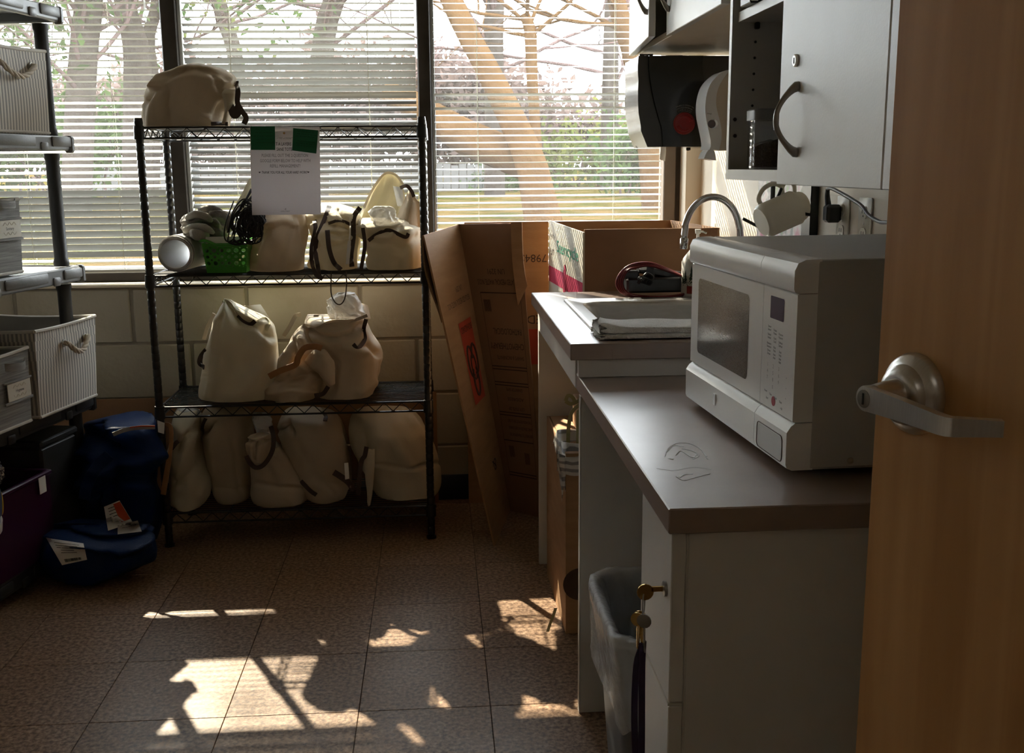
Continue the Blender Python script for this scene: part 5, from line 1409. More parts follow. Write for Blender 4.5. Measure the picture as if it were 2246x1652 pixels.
# ---- lower counter
t = thing('work_counter', 'long lower counter with brown stone laminate top carrying the microwave', 'counter', (1.45, -.45, 0))
MB().box(1.1185, -1.60, ZL - .036, XR - .001, -.940 + .0, ZL, .0015).box(1.1185, -.939, ZL - .036, XR - .001, -.935, ZL, .001).build('spare', m_lam, t) if False else None
MB().obox(((1.116 + XR) / 2 - .0005, -.4575, ZL - .018), ((XR - 1.116) / 2 - .001, 0, 0), (0, .4825, 0), (0, 0, .018), .0018).build('worktop', m_lam, t)
MB().box(1.117, -.052, .001, XR - .002, -.032, ZL - .0365, .0012).build('end_panel', m_cab, t, label='white end panel standing beside the trash bin')
MB().box(1.1155, -.0525, .001, 1.1172, -.0315, ZL - .0365).build('edge_band', m_edge_w, t)
MB().box(XR - .02, -.70, ZL - .14, XR - .002, -.052, ZL - .037, .001).build('wall_cleat', m_cab, t)
m_smear = film_mat('dried_residue', (0.85, 0.84, 0.82), 0.25, 0.9, 0.0, 28)
rng = random.Random(4); mb = MB()
for pts in ([(1458, 1003), (1466, 985), (1484, 973), (1510, 973), (1534, 984), (1550, 1002)], [(1462, 992), (1478, 978), (1500, 980)], [(1482, 1000), (1492, 990), (1505, 996), (1520, 1004), (1528, 996)], [(1496, 985), (1520, 990), (1532, 1000), (1520, 1008)], [(1490, 1050), (1500, 1042), (1520, 1040)], [(1484, 1046), (1500, 1054), (1524, 1048), (1556, 1040)], [(1466, 1006), (1476, 1008)], [(1540, 990), (1552, 1008)], [(1440, 1028), (1480, 1032), (1520, 1026), (1560, 1030)]):
    P = smoothpath([np.append(atz(u, v, ZL)[:2], ZL + .0004) for u, v in pts], 22)
    d = np.gradient(np.array(P), axis=0); sd = np.cross(d, EZ)
    w = rng.uniform(.002, .005) if pts[0][0] != 1440 else .0008
    mb.ribbon(P, [w * rng.uniform(.3, 1.0) for _ in P], sd, .0002)
mb.build('scuff_mark', m_smear, t, 0, kind='stuff')
cb_ = thing('base_cabinet', 'white drawer cabinet under the near end of the lower counter', 'cabinet', (1.46, -.81, 0))
cy0, cy1 = -.925, -.706
cf = 1.148
MB().box(cf, cy0, .001, XR - .003, cy0 + .018, ZL - .037, .001).box(cf, cy1 - .018, .001, XR - .003, cy1, ZL - .037, .001).box(cf, cy0 + .018, .09, XR - .003, cy1 - .018, .108).box(XR - .02, cy0 + .018, .108, XR - .003, cy1 - .018, ZL - .037).box(cf + .05, cy0 + .018, .001, cf + .066, cy1 - .018, .09).build('body', m_cab, cb_)
MB().box(cf - .0012, cy0, .001, cf - .0002, cy0 + .018, ZL - .037).build('edge_band', m_edge_w, cb_)
d1 = MB().box(cf - .022, cy0 + .006, .488, cf - .0015, cy1 - .001, ZL - .040, .0015).build('drawer_front', m_cab, cb_)
d2 = MB().box(cf - .022, cy0 + .006, .115, cf - .0015, cy1 - .001, .482, .0015).build('drawer_front', m_cab, cb_)
MB().box(cf - .023, cy0 + .006, .4835, cf - .0022, cy1 - .001, .4868).build('edge_band', m_edge_w, cb_)
MB().lathe([(.011, 0), (.011, .004), (.009, .005)], (cf - .022, -.890, .648), (-1, 0, 0), 18).build('lock', m_nickel, d1)
m_brass = mat('brass', (0.62, 0.42, 0.16), 0.25, 1.0, c2=(0.7, 0.5, 0.2), scale=20)
m_purple = mat('purple_webbing', (0.030, 0.012, 0.045), 0.8, c2=(0.04, 0.016, 0.058), scale=60)
kx, ky, kz = cf - .026, -.890, .648
t = thing('keys', 'bunch of keys on a dark purple lanyard hanging from the drawer lock', 'keys', (kx, ky, kz))
mb = MB(); mb.box(kx - .018, ky - .0012, kz - .004, kx + .003, ky + .0012, kz + .004, .0008)
mb.lathe([(.012, -.0012), (.012, .0012)], (kx - .026, ky, kz - .004), (0, 1, 0), 16); mb.build('key', m_brass, t)
MB().tube([(kx - .028 + .013 * math.cos(a) * .3, ky + .012 * math.cos(a), kz - .022 + .015 * math.sin(a)) for a in np.linspace(0, 6.28, 18, endpoint=False)], .0011, 6, True).build('key_ring', m_nickel, t)
for i, (dx, dy, rot) in enumerate(((-.004, .006, .12), (.000, -.006, -.12), (-.008, .0, .02))):
    mb = MB(); c = np.array([kx - .028 + dx, ky + dy, kz - .045])
    mb.lathe([(.0105, -.001), (.0105, .001)], c, (0.5, 1, 0), 14)
    mb.obox(c + np.array([0, rot * .03, -.026]), (.0009, 0, 0), (0, .0035, 0), (0, rot * .018, -.018), .0003)
    for k_ in range(4): mb.obox(c + np.array([0, rot * .03 + .004, -.018 - .006 * k_]), (.0009, 0, 0), (0, .002, 0), (0, 0, .0016))
    mb.build('key', m_brass if i != 1 else m_nickel, t)
MB().tube(smoothpath([(kx - .028, ky, kz - .036), (kx - .030, ky + .002, kz - .06), (kx - .028, ky, kz - .085)], 10), .0028, 8).build('clasp', m_brass, t)
for s, dd in ((-1, 0), (1, .006)):
    P = smoothpath([(kx - .028, ky + .001 * s, kz - .080), (kx - .030 - dd, ky + .006 * s, kz - .12), (kx - .030 - dd, ky + .012 * s, kz - .22), (kx - .029, ky + .010 * s, kz - .34), (kx - .028, ky + .006 * s, kz - .43)], 18)
    MB().ribbon(P, .013, (0.75, .6, 0), .0015).build('lanyard', m_purple, t, 60)

# ---- sink counter
sk = thing('sink_counter', 'higher counter with brown laminate top holding the steel sink', 'counter', (1.43, .43, 0))
UX0, UY0, UY1 = 1.0945, -.050, .905
hx0, hx1, hy0, hy1 = 1.186, 1.640, .160, .670
mb = MB()
mb.box(UX0, UY0, ZU - .036, hx0, UY1, ZU, .0018).box(hx1, UY0, ZU - .036, XR - .001, UY1, ZU, .0018).box(hx0 - .003, UY0, ZU - .036, hx1 + .003, hy0, ZU, .0018).box(hx0 - .003, hy1, ZU - .036, hx1 + .003, UY1, ZU, .0018)
mb.build('worktop', m_lam, sk)
MB().box(1.1145, .884, .001, XR - .002, .904, ZU - .0365, .0012).build('end_panel', m_cab, sk)
MB().box(1.1145, -.031, ZL + .0005, XR - .002, -.012, ZU - .0365, .0012).build('near_apron', m_cab, sk)
MB().box(1.1145, .0265, ZU - .112, 1.132, .8838, ZU - .0365, .0012).build('front_apron', m_cab, sk)
# steel sink
sn = thing('sink', 'shallow stainless steel sink set into the higher counter', 'sink', (1.41, .415, ZU))
mb = MB()
def rr(x0, y0, x1, y1, r, z, n=6):
    out = []
    for cx_, cy_, a0 in ((x1 - r, y1 - r, 0), (x0 + r, y1 - r, 90), (x0 + r, y0 + r, 180), (x1 - r, y0 + r, 270)):
        for k_ in range(n + 1):
            a = math.radians(a0 + 90 * k_ / n); out.append((cx_ + r * math.cos(a), cy_ + r * math.sin(a), z))
    return out
def rings(mb, rs_, cap=True):
    n = len(rs_[0]); vs = [p for r in rs_ for p in r]; fs = []
    for j in range(len(rs_) - 1):
        for i in range(n): fs.append((j * n + i, j * n + (i + 1) % n, (j + 1) * n + (i + 1) % n, (j + 1) * n + i))
    if cap: fs.append(tuple((len(rs_) - 1) * n + i for i in range(n)))
    return mb.add(vs, fs)
ox0, ox1, oy0, oy1 = 1.166, 1.660, .138, .700
R_ = [rr(ox0, oy0, ox1, oy1, .022, ZU + .0008), rr(ox0 + .002, oy0 + .002, ox1 - .002, oy1 - .002, .021, ZU + .0050), rr(ox0 + .009, oy0 + .009, ox1 - .009, oy1 - .009, .018, ZU + .0060),
      rr(ox0 + .014, oy0 + .014, ox1 - .014, oy1 - .014, .016, ZU + .0030), rr(1.207, .188, 1.622, .640, .045, ZU + .0028), rr(1.211, .192, 1.618, .636, .045, ZU - .002), rr(1.216, .197, 1.613, .631, .046, ZU - .012), rr(1.224, .205, 1.605, .623, .048, ZU - .130), rr(1.236, .217, 1.593, .611, .045, ZU - .147), rr(1.26, .24, 1.57, .59, .04, ZU - .152)]
rings(mb, R_); mb.build('bowl', m_steel, sn, 50)
MB().lathe([(.045, 0), (.043, .004), (.030, .004), (.028, .001)], (1.41, .41, ZU - .1515), n=20).build('strainer', m_chrome, sn)
# faucet
fx, fyy = 1.628, .56
t = thing('faucet', 'tall chrome gooseneck faucet at the back of the sink', 'faucet', (1.632, .56, ZU))
A0, A1, A2 = at(1622, 515, .56), at(1560, 432, .56), at(1500, 528, .56)
P = smoothpath([(A0[0] + .003, .56, ZU + .006), (A0[0] + .003, .56, .95), (A0[0] + .002, .56, A0[2])] + [((A0[0] + A2[0]) / 2 + (A0[0] - A2[0]) / 2 * math.cos(a), .56, A0[2] + (A1[2] - A0[2]) * math.sin(a) * 1.0) for a in np.linspace(.25, math.pi - .3, 9)] + [(A2[0] + .003, .56, A2[2] + .035), (A2[0], .56, A2[2] + .006)], 50)
MB().tube(P, .0092, 16).build('spout', m_chrome, t, 180)
MB().lathe([(.0105, 0), (.0115, .003), (.0115, .026), (.0095, .030)], (A2[0] - .001, .56, A2[2] - .022), (.08, 0, 1), 18).build('aerator', m_chrome, t)
MB().lathe([(.026, 0), (.026, .006), (.018, .012), (.014, .05), (.011, .055)], (A0[0] + .003, .56, ZU + .0062), n=20).build('base', m_chrome, t)
m_clear = mat('frosted_plastic', (0.72, 0.73, 0.73), 0.3, c2=(0.78, 0.79, 0.79), scale=20, trans=.3)
for lab, u, v, Y in (('white tipped pump bottle behind the faucet, its head level with the carton rim', 1531, 503, .80), ('second pump bottle right of the faucet with a low white head', 1574, 519, .76)):
    p = at(u, v, Y)
    t = thing('pump_bottle', lab, 'bottle', (p[0], Y, ZU), 'pump bottles by the sink')
    h = p[2] - ZU
    MB().lathe([(.024, .001), (.026, .006), (.026, h * .48), (.020, h * .58), (.010, h * .62), (.010, h * .68)], (p[0], Y, ZU), n=20).build('bottle', m_clear, t)
    MB().lathe([(.011, h * .68), (.011, h * .76), (.0045, h * .77), (.0045, h * .93), (.008, h * .935), (.009, h)], (p[0], Y, ZU), n=14).build('pump', m_tagw, t)
    MB().tube([(p[0], Y, ZU + h * .965), (p[0] + .012, Y - .012, ZU + h * .965), (p[0] + .020, Y - .02, ZU + h * .945)], .0028, 8).build('spout', m_tagw, t)
# soap bottle with fir trees on its label
p = at(1523, 640, .74)
t = thing('soap_bottle', 'white soap bottle with dark fir trees on its label, half behind the microwave', 'bottle', (p[0], .74, ZU))
m_soap = mat('soap_white', (0.72, 0.70, 0.64), 0.3, c2=(0.76, 0.74, 0.68), scale=12)
m_fir = mat('fir_print', (0.012, 0.035, 0.018), 0.5, c2=(0.018, 0.045, 0.024), scale=30)
hb = at(1510, 545, .74)[2] - ZU
MB().lathe([(.036, .0012), (.0385, .006), (.0385, hb * .72), (.034, hb * .80), (.016, hb * .97), (.013, hb), (.013, hb + .012)], (p[0], .74, ZU), n=28).build('bottle', m_soap, t)
mb = MB()
for (a0, z0, hh, w) in ((-2.55, .034, .045, .020), (-2.05, .030, .062, .024), (-1.6, .036, .04, .018), (-2.8, .04, .03, .014)):
    for k_ in range(5):
        zz = z0 + hh * k_ / 5.5; ww = w * (1 - k_ / 5.5)
        V_ = []
        for da, dz in ((-ww / .0385 / 2, 0), (ww / .0385 / 2, 0), (0, hh * .30)):
            V_.append((p[0] + .0389 * math.cos(a0 + da), .74 + .0389 * math.sin(a0 + da), ZU + zz + dz))
        mb.add(V_, [(0, 1, 2)])
mb.build('fir_trees', m_fir, t, 0)
mb = MB()
for a0 in np.linspace(-2.4, -1.2, 12):
    mb.add([(p[0] + .0391 * math.cos(a), .74 + .0391 * math.sin(a), ZU + zz) for a, zz in ((a0, .012), (a0 + .12, .012), (a0 + .12, .034), (a0, .034))], [(0, 1, 2, 3)])
mb.build('red_label', m_red, t, 0)
# adapter and cable coil
t = thing('charger_bundle', 'black power adapters wound with dark red cable, behind the sink', 'cable', (1.45, .80, ZU))
m_blkp = mat('black_plastic', (0.010, 0.011, 0.013), 0.38, c2=(0.015, 0.016, 0.018), scale=30, bump=0.0002, bscale=200)
m_cred = mat('red_cable', (0.16, 0.012, 0.016), 0.4, c2=(0.20, 0.016, 0.020), scale=40)
def P3(u, v, Y): return at(u, v, Y)
c = (at(1370, 625, .76) + at(1512, 630, .76)) / 2
mb = MB(); mb.obox((c[0], .775, ZU + .034), (.092, 0.004, 0), (0, .030, 0), (0, 0, .022), .006); mb.build('adapter', m_blkp, t)
mb = MB(); mb.obox((c[0] + .02, .785, ZU + .066), (.072, 0, -.012), (0, .024, 0), (.003, 0, .010), .004); mb.build('adapter', m_blkp, t)
mb = MB(); q = at(1385, 603, .765); mb.obox((q[0], .775, q[2] - .002), (.022, 0, 0), (0, .018, 0), (0, 0, .014), .005); mb.build('plug', m_blkp, t)
mb = MB(); q = at(1425, 597, .765); mb.obox((q[0], .77, q[2]), (.014, 0, .002), (0, .012, 0), (-.002, 0, .018), .003); mb.build('plug', m_blkp, t)
MB().tube(smoothpath([P3(1400, 622, .742), P3(1408, 612, .738), P3(1420, 618, .735), P3(1433, 610, .738), P3(1420, 600, .742), P3(1412, 606, .742)], 22), .004, 8).build('strain_relief', m_blkp, t, 180)
mb = MB(); q = at(1410, 588, .75); mb.box(q[0] - .010, .742, q[2] - .005, q[0] + .010, .752, q[2] + .006, .002); mb.build('clear_plug', m_clear, t)
for k_ in range(4):
    o = k_ * 4.0
    pts = [(1352 + o, 622, .742), (1362 + o, 598 - o * .3, .742), (1385 + o, 581 + o * .4, .745), (1425, 577 + o * .5, .75), (1468, 592 + o * .3, .752), (1508, 612, .748), (1518, 630, .742), (1505, 646 - o * .3, .735), (1460, 655 - o * .4, .725), (1400 + o, 653 - o * .3, .728), (1365 + o, 643, .735)]
    MB().tube(smoothpath([P3(*p_) + np.array([0, -.003 * k_, 0]) for p_ in pts], 60, True), .0034, 8, True).build('red_cable', m_cred, t, 180)
mb = MB()
for a in np.linspace(0, 6.28 * 5, 90): pass
coil = [at(1404 + 22 * f + 7 * math.sin(f * 44), 612 + 6 * math.cos(f * 44) + 8 * f, .733 + .006 * math.sin(f * 44 + 1)) for f in np.linspace(0, 1, 90)]
MB().tube(coil, .0016, 6).build('coiled_cord', m_blkp, t, 180)

# folded towel on the sink counter
m_towel = mat('terry_towel', (0.78, 0.755, 0.71), 0.95, c2=(0.85, 0.825, 0.785), scale=60, bump=0.004, bscale=330, sheen=.3)
t = thing('folded_towel', 'folded white terry towel lying on the front of the sink counter', 'towel', (1.34, .05, ZU))
ty0, ty1, tx0, tx1 = -.018, .118, 1.168, 1.52
for k_ in range(2):
    zb = ZU + .0012 + .0125 * k_
    def tw(s, q, zb=zb, k_=k_):
        # one folded layer: going round its rounded section, ruffled at the free end
        a = 2 * math.pi * s
        x = tx0 + .004 * k_ + (tx1 - tx0) * q + .008 * math.sin(9 * a + k_ * 2) * (1 - q) ** 6
        yc, hw = (ty0 + ty1) / 2 + .004 * math.sin(2.5 * q + k_), (ty1 - ty0) / 2 - .004 * k_
        y = yc + hw * np.sign(math.cos(a)) * abs(math.cos(a)) ** .35
        th_ = .0063 * (1 + .25 * k_)
        zz = th_ * np.sign(math.sin(a)) * abs(math.sin(a)) ** .45
        up = max(0, math.sin(a))
        wav = up * k_ * (.0035 * math.sin(8 * q + 2) * math.sin(3 + 4 * math.cos(a)) + .006 * math.exp(-q * 9) * (1 + math.sin(7 * math.cos(a) + 6 * q)))
        return (x, y, max(zb + .0063 + zz + wav, ZU + .001))
    mb = MB().grid(lambda s, q: tw(s, q), 48, 40, True)
    n0 = 48; mb.f.append(tuple(range(n0))); mb.f.append(tuple(39 * n0 + i for i in range(n0))[::-1])
    mb.build('fold', m_towel, t, 180)

# ---- under the sink counter
t = thing('moving_carton', 'narrow brown carton standing under the sink counter, striped bag on top', 'carton', (1.3, .5, 0))
bx0, by0, by1, bz = 1.136, .372, .80, .50
for nm, a, b_ in (('near_wall', (bx0, by0), (1.50, by0)), ('right_wall', (1.50, by0), (1.50, by1)), ('far_wall', (1.50, by1), (bx0 - .006, by1)), ('left_wall', (bx0 - .006, by1), (bx0, by0))):
    A, B_ = np.array([*a, 0]), np.array([*b_, 0])
    MB().sheet(lambda s, q: A + (B_ - A) * s + EZ * (.001 + bz * q), 6, 6, .006).build(nm, m_kraft, t, 60)
MB().box(bx0 + .004, by0 + .004, bz - .004, 1.496, by1 - .004, bz + .001).build('lid', m_kraft, t)
q = at(1262, 1282, by0 - .001)
MB().lathe([(.045, 0), (.045, .0012)], (q[0] + .012, by0 - .0003, q[2]), (0, -1, 0), 28).build('printed_disc', m_kprint, t)
m_bagp, nt, b = new_mat('striped_film')
tc = nt.nodes.new('ShaderNodeTexCoord'); w = nt.nodes.new('ShaderNodeTexWave'); w.bands_direction = 'Z'; w.inputs['Scale'].default_value = 14; w.inputs['Distortion'].default_value = 3.5; w.inputs['Detail'].default_value = 2
lk(nt, tc.outputs['Object'], w.inputs['Vector']); r = nt.nodes.new('ShaderNodeValToRGB'); r.color_ramp.elements[0].color = (.22, .21, .205, 1); r.color_ramp.elements[1].color = (.60, .57, .53, 1)
r.color_ramp.elements[0].position, r.color_ramp.elements[1].position = .3, .5
lk(nt, w.outputs['Fac'], r.inputs['Fac']); lk(nt, r.outputs['Color'], b.inputs['Base Color']); b.inputs['Roughness'].default_value = .35
t = thing('striped_bag', 'grey and white striped plastic bag draped over the carton under the sink counter', 'plastic bag', (1.25, .45, bz))
def drape(s, q):
    # over the top, down the near and left faces
    x = bx0 - .012 + .26 * s; y = by0 + .20 - .26 * q
    z = bz + .006 + .006 * math.sin(9 * s + 5 * q) + .01 * math.sin(14 * q)
    if y < by0 - .008:
        z -= (by0 - .008 - y) * (1.1 + .3 * math.sin(8 * s)); y = by0 - .010 - .003 * math.sin(12 * s)
    if x < bx0 - .004: z -= .03 + .05 * (q > .4)
    return (x, y, z)
MB().sheet(drape, 26, 26, .0015).build('film', m_bagp, t, 180)
mb = MB(); P = [at(1226, 995, by0 - .006), at(1240, 1000, by0 - .012), at(1240, 1078, by0 - .012), at(1228, 1035, by0 - .006)]
mb.sheet(lambda s, q: (1 - q) * ((1 - s) * P[0] + s * P[1]) + q * ((1 - s) * P[3] + s * P[2]) + np.array([0, -.004 * math.sin(7 * q), 0]), 6, 14, .001); mb.build('hanging_corner', m_bagp, t, 180)
m_rib = mat('yellow_ribbon', (0.48, 0.44, 0.21), 0.5, c2=(0.54, 0.5, 0.25), scale=30, trans=.2)
t = thing('wrapped_box', 'small brown box tied with pale yellow ribbon behind the striped bag', 'box', (1.24, .50, bz))
MB().box(1.185, .46, bz + .020, 1.42, .62, at(1255, 892, .46)[2], .003).build('box', m_kraft, t)
for pp in ([(1246, 980, .455), (1247, 940, .452), (1252, 910, .45), (1262, 895, .45), (1272, 888, .45)], [(1240, 880, .45), (1252, 886, .446), (1268, 880, .445), (1276, 872, .45)], [(1240, 880, .45), (1246, 868, .45), (1256, 872, .447), (1262, 884, .446)], [(1268, 975, .455), (1268, 930, .454), (1268, 905, .454), (1274, 902, .454)]):
    strap(pp, .45, .010, m_rib, t, 'ribbon', th=.001)
rb = MB().ribbon(smoothpath([at(1219, 1334, .33), at(1213, 1352, .33), at(1206, 1370, .32), at(1201, 1386, .31)], 12), .008, (1, 0, 0), .0012).build('ribbon_end', m_rib, None, 60)
tag(rb, 'loose yellow ribbon end trailing on the floor beside the carton', 'ribbon')

# ---- trash bin
m_binp = mat('grey_bin_plastic', (0.085, 0.09, 0.095), 0.45, c2=(0.10, 0.105, 0.11), scale=14, bump=0.0003, bscale=120)
m_liner = film_mat('bin_liner', (0.72, 0.73, 0.74), 0.46, 0.22, 0.008, 34)
t = thing('trash_bin', 'grey plastic trash bin with a clear liner folded over its rim', 'bin', (1.25, -.36, 0))
bh = .40
def binr(z, g=0.0): 
    f = z / bh
    return rr(1.148 - .030 * f - g, -.545 - .02 * f - g, 1.46 + .03 * f + g, -.235 + .02 * f + g, .055 + .015 * f, z, 8)
mb = MB(); rings(mb, [binr(.0015), binr(.01), binr(bh - .02), binr(bh, .004), binr(bh + .003, .002), binr(bh, -.004), binr(bh - .03, -.004), binr(.02, -.004)]); mb.f.append(tuple(range(36))[::-1]); mb.build('bucket', m_binp, t, 50)
def wob(ring, a, seed, zr=0.0):
    out = []; n = len(ring)
    for i, p_ in enumerate(ring):
        th = 2 * math.pi * i / n
        w = a * (math.sin(5 * th + seed) + .7 * math.sin(11 * th + 2.1 * seed) + .5 * math.sin(17 * th + seed * 3))
        c_ = np.array([1.30, -.39]); d_ = np.array(p_[:2]) - c_; d_ /= np.linalg.norm(d_)
        out.append((p_[0] + d_[0] * w, p_[1] + d_[1] * w, p_[2] + zr * (math.sin(3 * th + seed) + .6 * math.sin(8 * th + seed * 2))))
    return out
def densify(r, k_=3):
    out = []
    for i in range(len(r)):
        a, b_ = np.array(r[i]), np.array(r[(i + 1) % len(r)])
        out += [tuple(a + (b_ - a) * f / k_) for f in range(k_)]
    return out
mb = MB()
ls = [densify(binr(z_, g_)) for z_, g_ in ((.235, .010), (.245, .012), (.262, .013), (.28, .012), (.32, .012), (.36, .012), (.395, .014), (.411, .012), (.414, .004), (.408, -.008), (.37, -.012), (.30, -.016), (.20, -.02), (.12, -.03))]
am = [.004, .005, .005, .004, .004, .003, .003, .002, .002, .003, .005, .006, .007, .008]
ls = [wob(r_, am[i], i * .35 + .5, .010 if i < 2 else .002) for i, r_ in enumerate(ls)]
rings(mb, ls, False); mb.build('liner', m_liner, t, 180)

# ================================================================== MICROWAVE
m_mw = mat('white_enamel', (0.87, 0.87, 0.86), 0.2, c2=(0.88, 0.88, 0.87), scale=6, spec=.5)
m_mwc = mat('painted_case', (0.52, 0.51, 0.49), 0.35, c2=(0.54, 0.53, 0.51), scale=6)
m_mesh = mat('window_mesh', (0.10, 0.10, 0.10), 0.15, c2=(0.30, 0.30, 0.29), scale=900, detail=0, spec=.6, coat=.6)
m_disp = mat('display_purple', (0.030, 0.008, 0.065), 0.25, c2=(0.034, 0.010, 0.074), scale=8, spec=.3)
m_seam = mat('seam_shadow', (0.16, 0.12, 0.11), 0.7, c2=(0.18, 0.14, 0.13), scale=20)
m_key = mat('keypad_print', (0.20, 0.20, 0.20), 0.6, c2=(0.24, 0.24, 0.24), scale=20)
m_stop = mat('stop_print', (0.42, 0.07, 0.09), 0.6, c2=(0.46, 0.08, 0.10), scale=20)
t = thing('microwave', 'white countertop microwave with purple display on the lower counter', 'microwave', (1.52, -.56, ZL))
y0, y1, z0, z1 = -.813, -.303, ZL + .011, 1.102
# front is turned a little: far end stands further left
def fxm(y): return 1.336 + (y - y0) / (y1 - y0) * -.030
def mx(y, dz): return fxm(y) + dz
mb = MB()
vs = []
for (y, ) in ((y0,), (y1,)):
    pass
V_ = [(mx(y0, .018), y0, z0), (1.735, y0 + .015, z0), (1.705, y1 + .018, z0), (mx(y1, .018), y1, z0)]
ctr = np.mean(np.array(V_), axis=0)
def inset(d, z): return [(p_[0] + (ctr[0] - p_[0]) * d, p_[1] + (ctr[1] - p_[1]) * d, z) for p_ in V_]
rs2 = [inset(0.01, z0), inset(0, z0 + .004), inset(0, z1 - .006), inset(.006, z1 - .0015), inset(.016, z1)]
rings(mb, rs2); mb.f.append((3, 2, 1, 0)); mb.build('case', m_mwc, t, 30)
for a, b_ in ((1.40, y0 + .05), (1.66, y0 + .05), (1.38, y1 - .05), (1.64, y1 - .05)):
    MB().lathe([(.013, 0.0005), (.015, .011)], (a, b_, ZL), n=14).build('foot', m_rub, t)
# profile of the face: (forward, height) swept from near to far end
ex = np.array([fxm(y1) - fxm(y0), y1 - y0, 0]); ex /= np.linalg.norm(ex)
nf = np.array([-ex[1], ex[0], 0]); 
if nf[0] > 0: nf = -nf
Lm = math.hypot(y1 - y0, .030)
F0 = np.array([fxm(y0), y0, 0])
def FP(s, f, z): return F0 + ex * (s * Lm) + nf * f + EZ * z
H = z1 - z0
def strip(mb, s0, s1, prof, n=2):
    m = len(prof)
    vs = [FP(s, f, z0 + z * H) for s in np.linspace(s0, s1, n) for f, z in prof]
    fs = []
    for i in range(n - 1):
        for k_ in range(m - 1): fs.append((i * m + k_, (i + 1) * m + k_, (i + 1) * m + k_ + 1, i * m + k_ + 1))
    fs.append(tuple(range(m))); fs.append(tuple((n - 1) * m + k_ for k_ in range(m))[::-1])
    return mb.add(vs, fs)
BK = -.022
top = [(BK, .845), (.010, .845), (.016, .850), (.018, .865), (.018, .95), (.013, .985), (.002, 1.0), (BK, 1.003)]
mid = [(BK, .235), (.010, .235), (.012, .240), (.012, .838), (.010, .842), (BK, .842)]
bot = [(BK, .0), (.010, .0), (.018, .012), (.020, .03), (.020, .185), (.014, .215), (.008, .230), (BK, .230)]
DS = .262
strip(MB(), DS + .002, .998, top).build('top_trim', m_mw, t, 30); strip(MB(), .0, DS - .001, top).build('top_trim', m_mw, t, 30)
dr = strip(MB(), DS + .002, .998, mid).build('door', m_mw, t, 30)
cp = strip(MB(), .0, DS - .001, mid).build('control_panel', m_mw, t, 30)
strip(MB(), DS + .002, .998, bot).build('bottom_trim', m_mw, t, 30)
ob = strip(MB(), .0, DS - .001, bot).build('open_button', m_mw, t, 30)
strip(MB(), DS - .0012, DS + .0022, [(BK, .002), (.008, .002), (.008, .99), (BK, .99)]).build('seam', m_seam, t, 0)
strip(MB(), .004, .996, [(BK, .841), (.0075, .841), (.0075, .847), (BK, .847)]).build('seam', m_seam, t, 0)
def fpatch(mb, sa, sb, za, zb, f, r=.0, n=5):
    # rounded rectangle on the face
    W_, Hh = (sb - sa) * Lm, (zb - za) * H
    pts = rr(0, 0, W_, Hh, max(r, .0002), 0, n)
    mb.add([FP(sa + p_[0] / Lm, f, z0 + za * H + p_[1]) for p_ in pts], [tuple(range(len(pts)))])
mb = MB(); fpatch(mb, .382, .915, .315, .765, .0124, .010); mb.build('window', m_mesh, dr, 0)
mb = MB(); fpatch(mb, .095, .200, .690, .800, .0126, .002); mb.build('display', m_disp, cp, 0)
def ftext(mb, txt, sc, zc, size, bold=0.0):
    letter(mb, txt, size, FP(sc, .0126, z0 + zc * H), -ex, EZ, bold=bold)
mb = MB()
for i, row in enumerate(('123', '456', '789')):
    for k_, ch in enumerate(row): ftext(mb, ch, .205 - .045 * k_, .455 - .033 * i, .0085)
ftext(mb, '0', .160, .352, .0085)
mb.build('numerals', m_key, cp, 0)
mb = MB()
words = [['Sensor', 'Potato', 'Popcorn'], ['Reheat', 'Cook', 'Defrost'], ['Beverage', 'Pizza', 'Soup'], ['Entree', 'Auto', 'Melt']]
for i, row in enumerate(words):
    for k_, wd in enumerate(row):
        zz = (.640, .600, .555, .520)[i] - .010 * k_
        ftext(mb, wd, .200 - .045 * k_, zz + .006, .0048, .0002); ftext(mb, wd, .200 - .045 * k_, zz - .010, .0048, .0002)
for i, wd in enumerate(('Power', 'Time', 'Clock', 'Timer')): ftext(mb, wd, .213 - .040 * i, .318 - .006 * i, .0044, .0002)
ftext(mb, 'Start', .200, .285, .005, .0002); ftext(mb, '+30', .085, .270, .005, .0002)
for i in range(3): ftext(mb, '+', .055, .43 - .05 * i, .006)
mb.build('legends', m_key, cp, 0)
mb = MB(); mb.lathe([(.0075, 0), (.0075, .0006)], FP(.150, .0120, z0 + .285 * H), nf, 18); mb.build('stop_key', m_stop, cp, 0)
mb = MB(); fpatch(mb, .035, .225, .030, .150, .0203, .008); mb.build('button_face', m_mwc, ob, 0)
mb = MB(); mb.tube([FP(.03 + (p_[0]) / Lm, .0204, z0 + .028 * H + p_[1]) for p_ in rr(0, 0, .205 * Lm, .128 * H, .008, 0, 5)], .0007, 5, True); mb.build('button_line', m_seam, ob, 180)
mb = MB(); strip(mb, .635, .655, [(.018, .085), (.0225, .085), (.0225, .150), (.018, .150)]); mb.build('badge', m_chrome, t, 0)
q = np.array([1.404, y0, .797])
MB().lathe([(.0055, 0), (.0045, .003), (.001, .004)], (1.415, y0 + .0035, .805), (0, -1, 0), 12).build('screw', m_steel, t)

